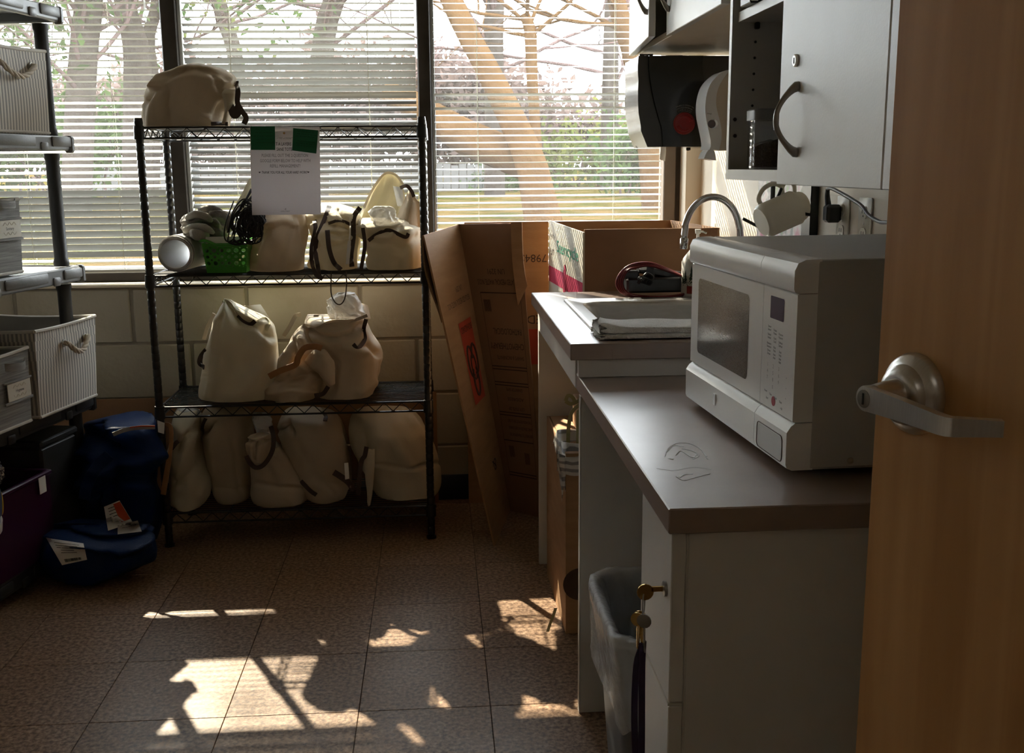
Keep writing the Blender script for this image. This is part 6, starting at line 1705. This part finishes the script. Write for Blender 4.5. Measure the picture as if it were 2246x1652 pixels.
# ================================================================== WALL THINGS over the counters
m_dispk = mat('smoked_plastic', (0.010, 0.011, 0.012), 0.16, c2=(0.013, 0.014, 0.015), scale=8, coat=.4)
m_smoke2 = mat('grey_smoke', (0.075, 0.076, 0.074), 0.22, c2=(0.085, 0.086, 0.084), scale=8)
m_knob = mat('red_knob', (0.30, 0.012, 0.014), 0.35, c2=(0.33, 0.016, 0.018), scale=12)
m_tiny = mat('white_print', (0.32, 0.31, 0.28), 0.6, c2=(0.36, 0.35, 0.32), scale=20)
YD = .93
t = thing('towel_dispenser', 'black paper towel dispenser with a red knob, under the far hanging cabinet', 'dispenser', (1.62, 1.05, 1.28))
def pxx(u, v): 
    p_ = at(u, v, YD); return (p_[0], p_[2])
left = [(1424, 122), (1424, 150), (1428, 185), (1436, 225), (1446, 262), (1452, 285), (1454, 322)]
right = [(1542, 122), (1541, 150), (1546, 185), (1552, 205), (1555, 240), (1556, 280), (1554, 322)]
left_p = smoothpath([np.append(pxx(*p_), 0) for p_ in left], 26); right_p = smoothpath([np.append(pxx(*p_), 0) for p_ in right], 26)
mb = MB()
def slab(mb, Lp, Rp, ya, yb, bulge=.0):
    m = len(Lp)
    vs = []
    for y in (ya, yb):
        for k_ in range(m): vs += [(Lp[k_][0], y, Lp[k_][1]), (Rp[k_][0], y, Rp[k_][1])]
    fs = []
    o = 2 * m
    for k_ in range(m - 1):
        a = 2 * k_
        fs += [(a, a + 2, a + 3, a + 1), (o + a, o + a + 1, o + a + 3, o + a + 2), (a, o + a, o + a + 2, a + 2), (a + 1, a + 3, o + a + 3, o + a + 1)]
    fs += [(0, 1, o + 1, o), (2 * m - 2, o + 2 * m - 2, o + 2 * m - 1, 2 * m - 1)]
    return mb.add(vs, fs)
slab(mb, left_p, right_p, YD, YD + .24); mb.build('side_cover', m_dispk, t, 30)
# curved grey front cover reaching round to the left, and the wall half
fr_l = [np.array([p_[0] - w_, p_[1], 0]) for p_, w_ in zip(left_p, np.interp(np.linspace(0, 1, 26), [0, .3, .6, .85, 1], [.030, .034, .055, .062, .045]))]
mb = MB(); slab(mb, fr_l, [p_ - np.array([.0006, 0, 0]) for p_ in left_p], YD + .010, YD + .232); mb.build('front_cover', m_smoke2, t, 30)
mb = MB(); slab(mb, [p_ + np.array([.0006, 0, 0]) for p_ in right_p], [np.array([XR - .002, p_[1], 0]) for p_ in right_p], YD + .006, YD + .236); mb.build('wall_housing', m_smoke2, t, 30)
kx_, kz_ = pxx(1500, 271)
MB().lathe([(.0325, 0), (.0325, .006), (.029, .010), (.010, .011)], (kx_, YD, kz_), (0, -1, 0), 32).build('knob', m_knob, t)
mb = MB()
for s in (0, math.pi):
    P = [(kx_ + .021 * math.cos(a + s), YD - .0112, kz_ + .021 * math.sin(a + s)) for a in np.linspace(.3, 2.3, 12)]
    mb.tube(P, list(np.linspace(.007, .002, 12)), 8)
mb.build('knob_grip', m_knob, t, 180)
mb = MB()
def arctext(mb, txt, r, h, a0, a1):
    n = len(txt)
    for i, ch in enumerate(txt):
        if ch == ' ': continue
        a = a0 + (a1 - a0) * i / (n - 1)
        e1 = np.array([math.sin(a), 0, -math.cos(a)]); e2 = np.array([math.cos(a), 0, math.sin(a)])
        letter(mb, ch, h, (kx_ + r * math.cos(a), YD - .0008, kz_ + r * math.sin(a)), e1, e2)
for i, (tx, r) in enumerate((('TURN KNOB FOR EMERGENCY FEED', .053), ('GIRE LA PERILLA PARA SACAR PAPEL', .046), ('TOURNER LE BOUTON', .040))): arctext(mb, tx, r, .005, 2.05 - .0 * i, 1.02)
arc_ = [(kx_ + .036 * math.cos(a), YD - .0008, kz_ + .036 * math.sin(a)) for a in np.linspace(.95, 2.2, 16)]
mb.tube(arc_, .0006, 4); mb.build('knob_lettering', m_tiny, t, 0)
MB().lathe([(.007, 0), (.007, .008), (.003, .010)], (*[pxx(1515, 323)[0], YD + .03], pxx(1515, 323)[1]), (0, 0, -1), 14).build('latch', m_dispk, t)
pa, pb = at(1437, 322, YD + .12), at(1469, 322, YD + .12)
mb = MB(); mb.sheet(lambda s, q: (pa[0] + (pb[0] - pa[0]) * s + .002 * math.sin(4 * q), YD + .05 + .14 * s - .008 * q, pa[2] + .012 - (.048 + .006 * s) * q - (.003 * (int(s * 26) % 2) if q > .98 else 0)), 27, 8, .0008)
mb.build('paper_towel', m_white, t, 60)
# white soap dispenser in front of it, seen from the side
t = thing('soap_dispenser', 'white S-curved soap dispenser on the wall beside the black towel dispenser', 'dispenser', (1.66, .72, 1.28))
YSD = .70
def sxz(u, v): p_ = at(u, v, YSD); return np.array([p_[0], p_[2], 0])
fo = smoothpath([sxz(*p_) for p_ in [(1601, 153), (1588, 156), (1572, 168), (1558, 185), (1550, 208), (1547, 232), (1548, 255), (1553, 280), (1558, 305), (1559, 320), (1556, 328)]], 34)
ba = smoothpath([sxz(*p_) for p_ in [(1603, 156), (1596, 160), (1586, 174), (1577, 190), (1572, 208), (1571, 230), (1575, 250), (1580, 270), (1583, 290), (1582, 310), (1577, 330)]], 34)
mb = MB(); slab(mb, fo, ba, YSD, YSD + .11); mb.build('front_cover', m_mw, t, 30)
wl = [np.array([XR - .003, p_[1], 0]) for p_ in ba]
mb = MB(); slab(mb, [p_ + np.array([.0006, 0, 0]) for p_ in ba], wl, YSD + .004, YSD + .106); mb.build('wall_housing', m_plaster, t, 30)
mb = MB(); slab(mb, smoothpath([sxz(*p_) for p_ in [(1562, 326), (1554, 334), (1548, 348)]], 8), smoothpath([sxz(*p_) for p_ in [(1566, 326), (1572, 334), (1575, 352)]], 8), YSD + .02, YSD + .09); mb.build('push_lever', m_mw, t, 30)
q = sxz(1562, 272); 
MB().lathe([(.0115, 0), (.0105, .002), (.004, .003)], (q[0] - .001, YSD + .0002, q[1]), (0, -1, 0), 20).build('sight_window', mat('amber_window', (0.10, 0.06, 0.06), 0.1, c2=(0.13, 0.08, 0.07), scale=8, coat=.5), t)
q = sxz(1566, 272); MB().lathe([(.0125, 0), (.0120, .0010)], (q[0], YSD - .0004, q[1]), (0, -1, 0), 20).build('window_ring', m_chrome, t)
mb = MB(); q = sxz(1556, 249); letter(mb, 'soap', .0075, (q[0], YSD - .0006, q[1]), (1, 0, -.1), (.1, 0, 1)); mb.build('lettering', m_key, t, 0)
# pale cloth hanging from the cabinet in front of the window
t = thing('hanging_towel', 'pale crumpled dish towel hanging at the window edge of the black dispenser', 'towel', (1.47, 1.1, 1.3))
YT = 1.10
tl = smoothpath([(1405, 120), (1400, 150), (1398, 200), (1396, 260), (1393, 322)], 20); tr = smoothpath([(1430, 122), (1426, 150), (1424, 200), (1424, 260), (1422, 322)], 20)
def htow(s, q):
    i = q * 19; k_ = int(min(18, i)); f = i - k_
    L_ = np.array(tl[k_]) * (1 - f) + np.array(tl[k_ + 1]) * f; R2 = np.array(tr[k_]) * (1 - f) + np.array(tr[k_ + 1]) * f
    p_ = L_ * (1 - s) + R2 * s
    return at(p_[0] + 1.2 * math.sin(20 * q), p_[1] + 3 * math.sin(9 * s) * (q > .96), YT + .018 * math.sin(9 * s + 1.5 * q) + .004 * math.sin(30 * q + 6 * s))
MB().sheet(htow, 30, 40, .0025).build('cloth', mat('dish_towel', (0.60, 0.585, 0.575), 0.9, c2=(0.46, 0.445, 0.44), scale=26, stretch=(3, 3, 1), trans=.25, bump=.001, bscale=120), t, 180)
MB().tube([at(1402, 121, YT - .004), at(1432, 121, YT - .004)], .004, 8).build('hook_rail', m_nickel, t)

# far hanging cabinet
FXX = 1.441
t = thing('hanging_cabinet', 'far white hanging cabinet with two doors above the towel dispenser', 'cabinet', (1.6, .65, 1.58))
ZF = 1.580; fy0, fy1 = .055, 1.225
mb = MB(); mb.box(FXX + .021, fy0, ZF, XR - .003, fy1, ZF + .018, .001); mb.build('bottom_panel', mat('cabinet_underside', (0.74, 0.65, 0.52), 0.5, c2=(0.78, 0.69, 0.56), scale=8), t)  # warm tone puts bounced light into the colour of the underside
MB().box(FXX + .021, fy0, ZF + .0185, XR - .003, fy0 + .018, 2.3, .001).box(FXX + .021, fy1 - .018, ZF + .0185, XR - .003, fy1, 2.3, .001).box(FXX + .021, fy0 + .0185, 2.28, XR - .003, fy1 - .0185, 2.3).build('body', m_cab, t)
dn = MB().box(FXX, .100, ZF - .003, FXX + .020, .664, 2.30, .0015).build('door', m_cab, t)
# the far door stands slightly ajar, hinged at its far side
hx_, hy_ = FXX + .018, 1.222
an = math.radians(4.5)
dv = np.array([-math.sin(an), -math.cos(an), 0]); nv = np.array([-math.cos(an), math.sin(an), 0])
def DP(d, n_, z): return np.array([hx_, hy_, 0]) + dv * d + nv * n_ + EZ * z
df = MB().obox(DP(.268, .0095, (ZF + 2.30) / 2 - .0015), dv * .265, nv * .0095, EZ * ((2.30 - ZF) / 2 + .0015), .0015).build('door', m_cab, t)
def bow(mb, P0, P1, out, r0=.0042, n=24, h=.030):
    P0, P1, out = (np.array(x, float) for x in (P0, P1, out))
    P = [P0 + (P1 - P0) * s + out * (.004 + h * math.sin(math.pi * s) ** .8) for s in np.linspace(0, 1, n)]
    P = [P0] + P + [P1]
    rs_ = [r0 * 1.9] + [r0 * (1 + .9 * abs(2 * s - 1) ** 6) for s in np.linspace(0, 1, n)] + [r0 * 1.9]
    return mb.tube(P, rs_, 10)
mb = MB(); bow(mb, DP(.500, .019, 1.80), DP(.500, .019, ZF + .065), nv); mb.build('handle', m_nickel, df, 180)
mb = MB(); bow(mb, (FXX, .63, 1.80), (FXX, .63, ZF + .06), (-1, 0, 0)); mb.build('handle', m_nickel, dn, 180)

# near open cabinet
oc = thing('open_cabinet', 'near hanging cabinet with an open bay and one closed white door', 'cabinet', (1.6, -.6, 1.205))
OX, oy1, oy0, OZ, OT = 1.445, .034, -1.23, 1.2035, 2.3
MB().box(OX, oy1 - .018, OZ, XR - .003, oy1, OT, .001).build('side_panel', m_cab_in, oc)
MB().box(OX - .0012, oy1 - .0182, OZ, OX - .0002, oy1 + .0002, OT).build('edge_band', m_edge_w, oc)
MB().box(OX, oy0, OZ, XR - .003, oy0 + .018, OT, .001).build('side_panel', m_cab, oc)
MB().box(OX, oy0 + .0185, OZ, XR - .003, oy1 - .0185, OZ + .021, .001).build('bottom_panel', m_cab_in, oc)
MB().box(OX - .0012, oy0 + .0185, OZ, OX - .0002, oy1 - .0185, OZ + .021).build('edge_band', m_edge_w, oc)
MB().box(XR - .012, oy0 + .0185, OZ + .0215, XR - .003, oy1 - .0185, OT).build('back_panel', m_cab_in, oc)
MB().box(OX, oy0 + .0185, OT - .018, XR - .0125, oy1 - .0185, OT).build('top_panel', m_cab, oc)
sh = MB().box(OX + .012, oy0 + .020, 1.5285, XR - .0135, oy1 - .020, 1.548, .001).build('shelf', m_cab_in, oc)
MB().box(OX + .0108, oy0 + .020, 1.5285, OX + .0118, oy1 - .020, 1.548).build('edge_band', m_edge_w, sh)
yin = oy1 - .0182
mb = MB()
for v in (92, 127, 162, 197, 232):
    p_ = at(1657 - (v - 92) * .05, v, yin); mb.lathe([(.0028, 0), (.0028, .0006)], (p_[0], yin, p_[2]), (0, -1, 0), 10)
mb.build('pin_holes', m_rub, oc, 0, kind='stuff')
for v in (262, 298):
    p_ = at(1612, v, yin); MB().lathe([(.0042, 0), (.0036, .002)], (p_[0], yin, p_[2]), (0, -1, 0), 10).build('screw', m_leath, oc)
p_ = at(1659, 58, yin); mb = MB(); mb.box(p_[0] - .005, yin - .012, 1.514, p_[0] + .005, yin, 1.528, .002); mb.build('shelf_pin', m_rub, oc)
cd_ = MB().box(OX - .021, -.842, OZ - .004, OX - .0018, -.383, OT, .0015).build('door', m_cab, oc)
MB().box(OX - .021, -1.228, OZ - .004, OX - .0018, -.846, OT, .0015).build('door', m_cab, oc)
p_ = atx(1748, 133, OX - .021); lkk = MB().lathe([(.0105, 0), (.0105, .004), (.0085, .005), (.0085, .0052)], p_, (-1, 0, 0), 24).build('lock', m_steel, cd_)
MB().box(p_[0] - .0062, p_[1] - .0012, p_[2] - .005, p_[0] - .005, p_[1] + .0012, p_[2] + .005).build('key_slot', m_rub, cd_)
pa_, pb_ = atx(1752, 190, OX - .021), atx(1748, 334, OX - .021)
mb = MB(); bow(mb, pa_, pb_, (-1, 0, 0), .0046, h=.034); mb.build('handle', m_nickel, cd_, 180)
# in the open bay
YJ = -.02
m_clearj = glass_mat('clear_jar', (0.90, 0.90, 0.88), 0.05, 0.03)
m_ground = mat('ground_coffee', (0.055, 0.032, 0.018), 0.95, c2=(0.09, 0.055, 0.032), scale=200, bump=.002, bscale=300)
m_lid = mat('grey_lid', (0.20, 0.20, 0.20), 0.4, c2=(0.23, 0.23, 0.23), scale=10)
ja, jb = at(1655, 300, -.10), at(1722, 300, -.10)
jz = OZ + .0215
jw = jb[0] - ja[0]
t = thing('storage_jar', 'clear square jar half full of brown coffee grounds in the open bay', 'jar', ((ja[0] + jb[0]) / 2, -.055, jz))
mb = MB(); rings(mb, [rr(ja[0], -.105, jb[0], -.105 + jw, .012, jz + .0008), rr(ja[0], -.105, jb[0], -.105 + jw, .012, jz + .098)]); mb.f.append(tuple(range(28))[::-1]); mb.build('jar', m_clearj, t, 40)
mb = MB(); g_ = .0035
lo_r, hi_r = rr(ja[0] + g_, -.105 + g_, jb[0] - g_, -.105 + jw - g_, .010, jz + .004), rr(ja[0] + g_, -.105 + g_, jb[0] - g_, -.105 + jw - g_, .010, 0)
hi_r = [(x, y, jz + .050 + .012 * math.sin((x - ja[0]) * 50 - .6)) for x, y, _ in hi_r]
rings(mb, [lo_r, hi_r]); mb.f.append(tuple(range(28))[::-1]); mb.build('coffee_grounds', m_ground, t, 40)
mb = MB(); rings(mb, [rr(ja[0] - .003, -.108, jb[0] + .003, -.102 + jw, .013, jz + .0985), rr(ja[0] - .003, -.108, jb[0] + .003, -.102 + jw, .013, jz + .118), rr(ja[0], -.105, jb[0], -.105 + jw, .012, jz + .121)]); mb.f.append(tuple(range(28))[::-1]); mb.build('lid', m_lid, t, 40)
m_bluep = mat('blue_packet', (0.03, 0.06, 0.28), 0.35, c2=(0.04, 0.075, 0.33), scale=20)
t = thing('snack_packet', 'small blue and white packet standing beside the coffee jar', 'packet', (jb[0] + .02, -.15, jz))
pk0, pk1 = at(1708, 300, -.17), at(1742, 300, -.17)
mb = MB(); mb.sheet(lambda s, q: (pk0[0] + (pk1[0] - pk0[0]) * s, -.170 - .010 * math.sin(math.pi * s) * math.sin(math.pi * q) - .02 * (1 - q), jz + .001 + .082 * q), 10, 12, .012); mb.build('pouch', m_tagw, t, 60)
mb = MB(); mb.sheet(lambda s, q: (pk0[0] - .014 + .05 * s, -.1815 + .006 * q, jz + .076 + .016 * q * (1 - .3 * s)), 8, 4, .002); mb.build('blue_top', m_bluep, t, 60)
mb = MB()
for i in range(16):
    if i % 3 == 1: continue
    zz = jz + .012 + .0038 * i; mb.box(pk0[0] + .004, -.2035, zz, pk0[0] + .010, -.2010, zz + .002)
mb.build('print', m_ink, t, 0)
p_ = at(1652, 3, -.10)
t = thing('small_carton', 'small dark carton with a white stripe on the upper shelf of the open bay', 'box', (p_[0] + .03, -.09, 1.548))
MB().box(p_[0] - .012, -.12, 1.5488, p_[0] + .075, -.05, 1.60, .002).build('carton', m_blkp, t)
MB().box(p_[0] - .010, -.1206, 1.552, p_[0] + .004, -.1201, 1.60).build('white_stripe', m_tagw, t)

# outlets, plug, pictures, dark post
m_ivory = mat('ivory_plate', (0.58, 0.55, 0.46), 0.35, c2=(0.61, 0.58, 0.49), scale=10)
for lab, u in (('left duplex outlet on the right wall with the black plug in it', 1852), ('right duplex outlet on the right wall, nothing plugged in', 1901)):
    p_ = atx(u, 475, XR)
    t = thing('wall_outlet', lab, 'outlet', (XR - .003, p_[1], 1.10), 'wall outlets over the counter')
    MB().box(XR - .006, p_[1] - .036, 1.045, XR - .0004, p_[1] + .036, 1.160, .003).build('cover_plate', m_ivory, t)
    for zc in (1.078, 1.127):
        rc = MB(); rings(rc, [[(XR - .0062, a, b_) for a, b_, _ in rr(p_[1] - .017, zc - .014, p_[1] + .017, zc + .014, .010, 0)], [(XR - .0085, a, b_) for a, b_, _ in rr(p_[1] - .017, zc - .014, p_[1] + .017, zc + .014, .010, 0)]])
        ro = rc.build('receptacle', m_ivory, t, 30)
        mb = MB()
        for dy in (-.006, .006): mb.box(XR - .0090, p_[1] + dy - .0012, zc - .002, XR - .0084, p_[1] + dy + .0012, zc + .007)
        mb.lathe([(.0022, 0), (.0022, .0005)], (XR - .0085, p_[1], zc - .008), (-1, 0, 0), 8)
        mb.build('slots', m_rub, ro, 0)
    MB().lathe([(.003, 0), (.003, .001)], (XR - .0062, p_[1], 1.1025), (-1, 0, 0), 10).build('screw', m_steel, t)
p_ = atx(1840, 470, XR - .01)
t = thing('power_cord', 'black microwave plug and grey power cord in the left wall outlet', 'cord', (XR - .02, p_[1], 1.12))
MB().box(XR - .045, p_[1] - .018, 1.098, XR - .0092, p_[1] + .016, 1.140, .006).build('plug', m_blkp, t)
m_cordg = mat('grey_cord', (0.10, 0.10, 0.105), 0.4, c2=(0.12, 0.12, 0.125), scale=30)
P = [(XR - .035, p_[1] + .004, 1.135), (XR - .038, p_[1] + .006, 1.160), (XR - .042, p_[1] - .006, 1.176), (XR - .046, p_[1] - .06, 1.176)] + [tuple(atx(u, v, XR - .045)) for u, v in ((1885, 448), (1905, 472), (1930, 487), (1965, 500))] + [(XR - .05, -.36, 1.02), (XR - .02, -.40, .95)]
MB().tube(smoothpath(P, 50), .0042, 8).build('cable', m_cordg, t, 180)
MB().tube(smoothpath(P[:3], 12), [.0075 - .0025 * i / 11 for i in range(12)], 10).build('strain_relief', m_blkp, t, 180)
m_pic, nt, b = new_mat('floral_print')
tc = nt.nodes.new('ShaderNodeTexCoord'); n_ = nt.nodes.new('ShaderNodeTexNoise'); n_.inputs['Scale'].default_value = 16; n_.inputs['Detail'].default_value = 5
lk(nt, tc.outputs['Object'], n_.inputs['Vector']); r = nt.nodes.new('ShaderNodeValToRGB'); el = r.color_ramp.elements
el[0].position, el[0].color = .34, (.62, .22, .33, 1); el[1].position, el[1].color = .64, (.25, .42, .16, 1); k_ = el.new(.48); k_.color = (.72, .68, .64, 1); k_ = el.new(.55); k_.color = (.35, .32, .34, 1)
lk(nt, n_.outputs['Fac'], r.inputs['Fac']); lk(nt, r.outputs['Color'], b.inputs['Base Color']); b.inputs['Roughness'].default_value = .4
ya, yb = atx(1773, 450, XR)[1], atx(1664, 450, XR)[1]
po = MB().box(XR - .003, ya, .985, XR - .0008, yb, 1.190).build('poster', m_pic)
tag(po, 'pink and green floral print on the right wall behind the mug rack', 'poster')
pd_ = MB().box(XR - .022, atx(1800, 450, XR)[1] + .01, ZU + .001, XR - .0008, atx(1777, 450, XR)[1], 1.2030, .002).build('cover_strip', m_blkp)
tag(pd_, 'black vertical strip on the wall between the floral print and the outlets', 'strip')
# mug rack and mugs
YM = .20
m_mug = mat('stoneware', (0.68, 0.63, 0.51), 0.28, c2=(0.71, 0.66, 0.535), scale=8, coat=.2)
q = at(1692, 500, .26)
t = thing('mug_rack', 'black metal mug tree behind the microwave', 'rack', (q[0], .26, ZU if .26 > UY0 else ZL))
MB().lathe([(.055, .0012), (.055, .006), (.008, .010), (.006, .012), (.0055, at(1690, 398, .26)[2] - ZU), (.004, at(1690, 396, .26)[2] - ZU)], (q[0], .26, ZU), n=20).build('stand', m_rub, t)
for pp in ([(q[0], .26, 1.075), (q[0] - .03, .25, 1.085), (at(1630, 478, .24)[0], .24, at(1630, 480, .24)[2])], [(q[0], .26, 1.13), (q[0] - .004, .22, 1.150), (q[0] - .002, .19, 1.178)], [(q[0], .26, 1.12), (q[0] + .05, .24, 1.12), (q[0] + .085, .235, 1.115)]):
    MB().tube(smoothpath(pp, 12), .0038, 8).build('arm', m_rub, t, 180)
def mug(label, c, ax, r, h, hdir, hang=None):
    c, ax = np.array(c, float), np.array(ax, float); ax /= np.linalg.norm(ax)
    t = thing('mug', label, 'mug', c, 'mugs on the rack')
    MB().lathe([(r * .82, 0), (r * .97, .006), (r, .012), (r * 1.0, h * .5), (r * 1.01, h), (r * .985, h + .002), (r * .93, h), (r * .92, h * .4), (r * .88, .012), (.002, .009)], c, ax, 36).build('cup', m_mug, t, 40)
    hd = np.array(hdir, float); hd -= ax * (hd @ ax); hd /= np.linalg.norm(hd)
    P = smoothpath([c + ax * h * .84 + hd * r * .98, c + ax * h * .88 + hd * (r + .018), c + ax * h * .70 + hd * (r + .031), c + ax * h * .42 + hd * (r + .029), c + ax * h * .20 + hd * (r + .014), c + ax * h * .18 + hd * r * .97], 26)
    MB().tube(P, .0055, 10).build('handle', m_mug, t, 180)
    return t
ca, cb2 = at(1664, 488, YM - .01), at(1762, 448, YM - .01)
axm = cb2 - ca; axm[1] = .02
mug('cream mug hanging tilted on the rack above the microwave, open end to the right', ca + np.array([.006, 0, 0]), axm, .041, .092, (-.3, .2, 1))
mug('second cream mug on the far side of the rack, only its handle ring showing', at(1714, 452, .305) - np.array([0, 0, .012]), (.8, .35, .15), .036, .060, (-.55, -.1, 1))

# ================================================================== WOODEN DOOR with lever
m_wood, nt, b = new_mat('maple_veneer')
tc = nt.nodes.new('ShaderNodeTexCoord'); mp = nt.nodes.new('ShaderNodeMapping'); mp.inputs['Scale'].default_value = (5, 5, .35)
lk(nt, tc.outputs['Object'], mp.inputs['Vector']); n_ = nt.nodes.new('ShaderNodeTexNoise'); n_.inputs['Scale'].default_value = 4.5; n_.inputs['Detail'].default_value = 6; n_.inputs['Distortion'].default_value = .6
lk(nt, mp.outputs['Vector'], n_.inputs['Vector']); r = nt.nodes.new('ShaderNodeValToRGB'); el = r.color_ramp.elements
el[0].position, el[0].color = .30, (.50, .255, .085, 1); el[1].position, el[1].color = .72, (.68, .39, .155, 1); k_ = el.new(.5); k_.color = (.59, .32, .115, 1)
lk(nt, n_.outputs['Fac'], r.inputs['Fac']); lk(nt, r.outputs['Color'], b.inputs['Base Color']); b.inputs['Roughness'].default_value = .38
dd = np.array([.284, -.959, 0]); dd /= np.linalg.norm(dd); dn_ = np.array([dd[1], -dd[0], 0])
RC = np.array([1.2777, -1.3013, 1.014]); DE = (RC - dd * .0575) * np.array([1, 1, 0])
dr_o = MB().obox(DE + dd * .455 - dn_ * .0225 + EZ * 1.063, dd * .455, dn_ * .0225, EZ * 1.055, .0015).build('door_1', m_wood); struct(dr_o)
ROOT[dr_o.name] = (0, 0, 0)
MB().lathe([(.0405, 0.0002), (.0405, .003), (.0385, .008), (.0335, .0125), (.0300, .0140), (.0295, .0150), (.0280, .0200), (.0240, .0235), (.0190, .0245)], RC, dn_, 56).build('door_rose', m_steel, dr_o, 40)
mb = MB(); mb.lathe([(.0165, .0245), (.0155, .034), (.0135, .046), (.0128, .050)], RC, dn_, 32); mb.build('lever_neck', m_steel, dr_o, 40)
mb = MB(); mb.lathe([(.0122, .0500), (.0126, .0515), (.0126, .0600), (.0120, .0612), (.0105, .0614)], RC, dn_, 36); ho_ = mb.build('lever_hub', m_steel, dr_o, 40)
sec = [(0, .0560, .0120), (.02, .0572, .0113), (.05, .0596, .0102), (.085, .0636, .0092), (.108, .0668, .0087), (.1165, .0664, .0085), (.1200, .0630, .0083), (.1225, .0580, .0081), (.1310, .0440, .0076), (.1400, .0295, .0071)]
lvp = [RC + dd * a + dn_ * b_ for a, b_, c_ in sec]
MB().ribbon(lvp, [2 * c_ for a, b_, c_ in sec], EZ, .0095).build('lever_handle', m_steel, dr_o, 40)
mb = MB(); mb.lathe([(.0088, .0612), (.0088, .0622), (.0076, .0624)], RC, dn_, 24); mb.build('key_cylinder', m_nickel, dr_o, 30)
mb = MB(); mb.obox(RC + dn_ * .0627, dd * .0010, dn_ * .0004, EZ * .0055); mb.build('key_slot', m_rub, dr_o, 0)
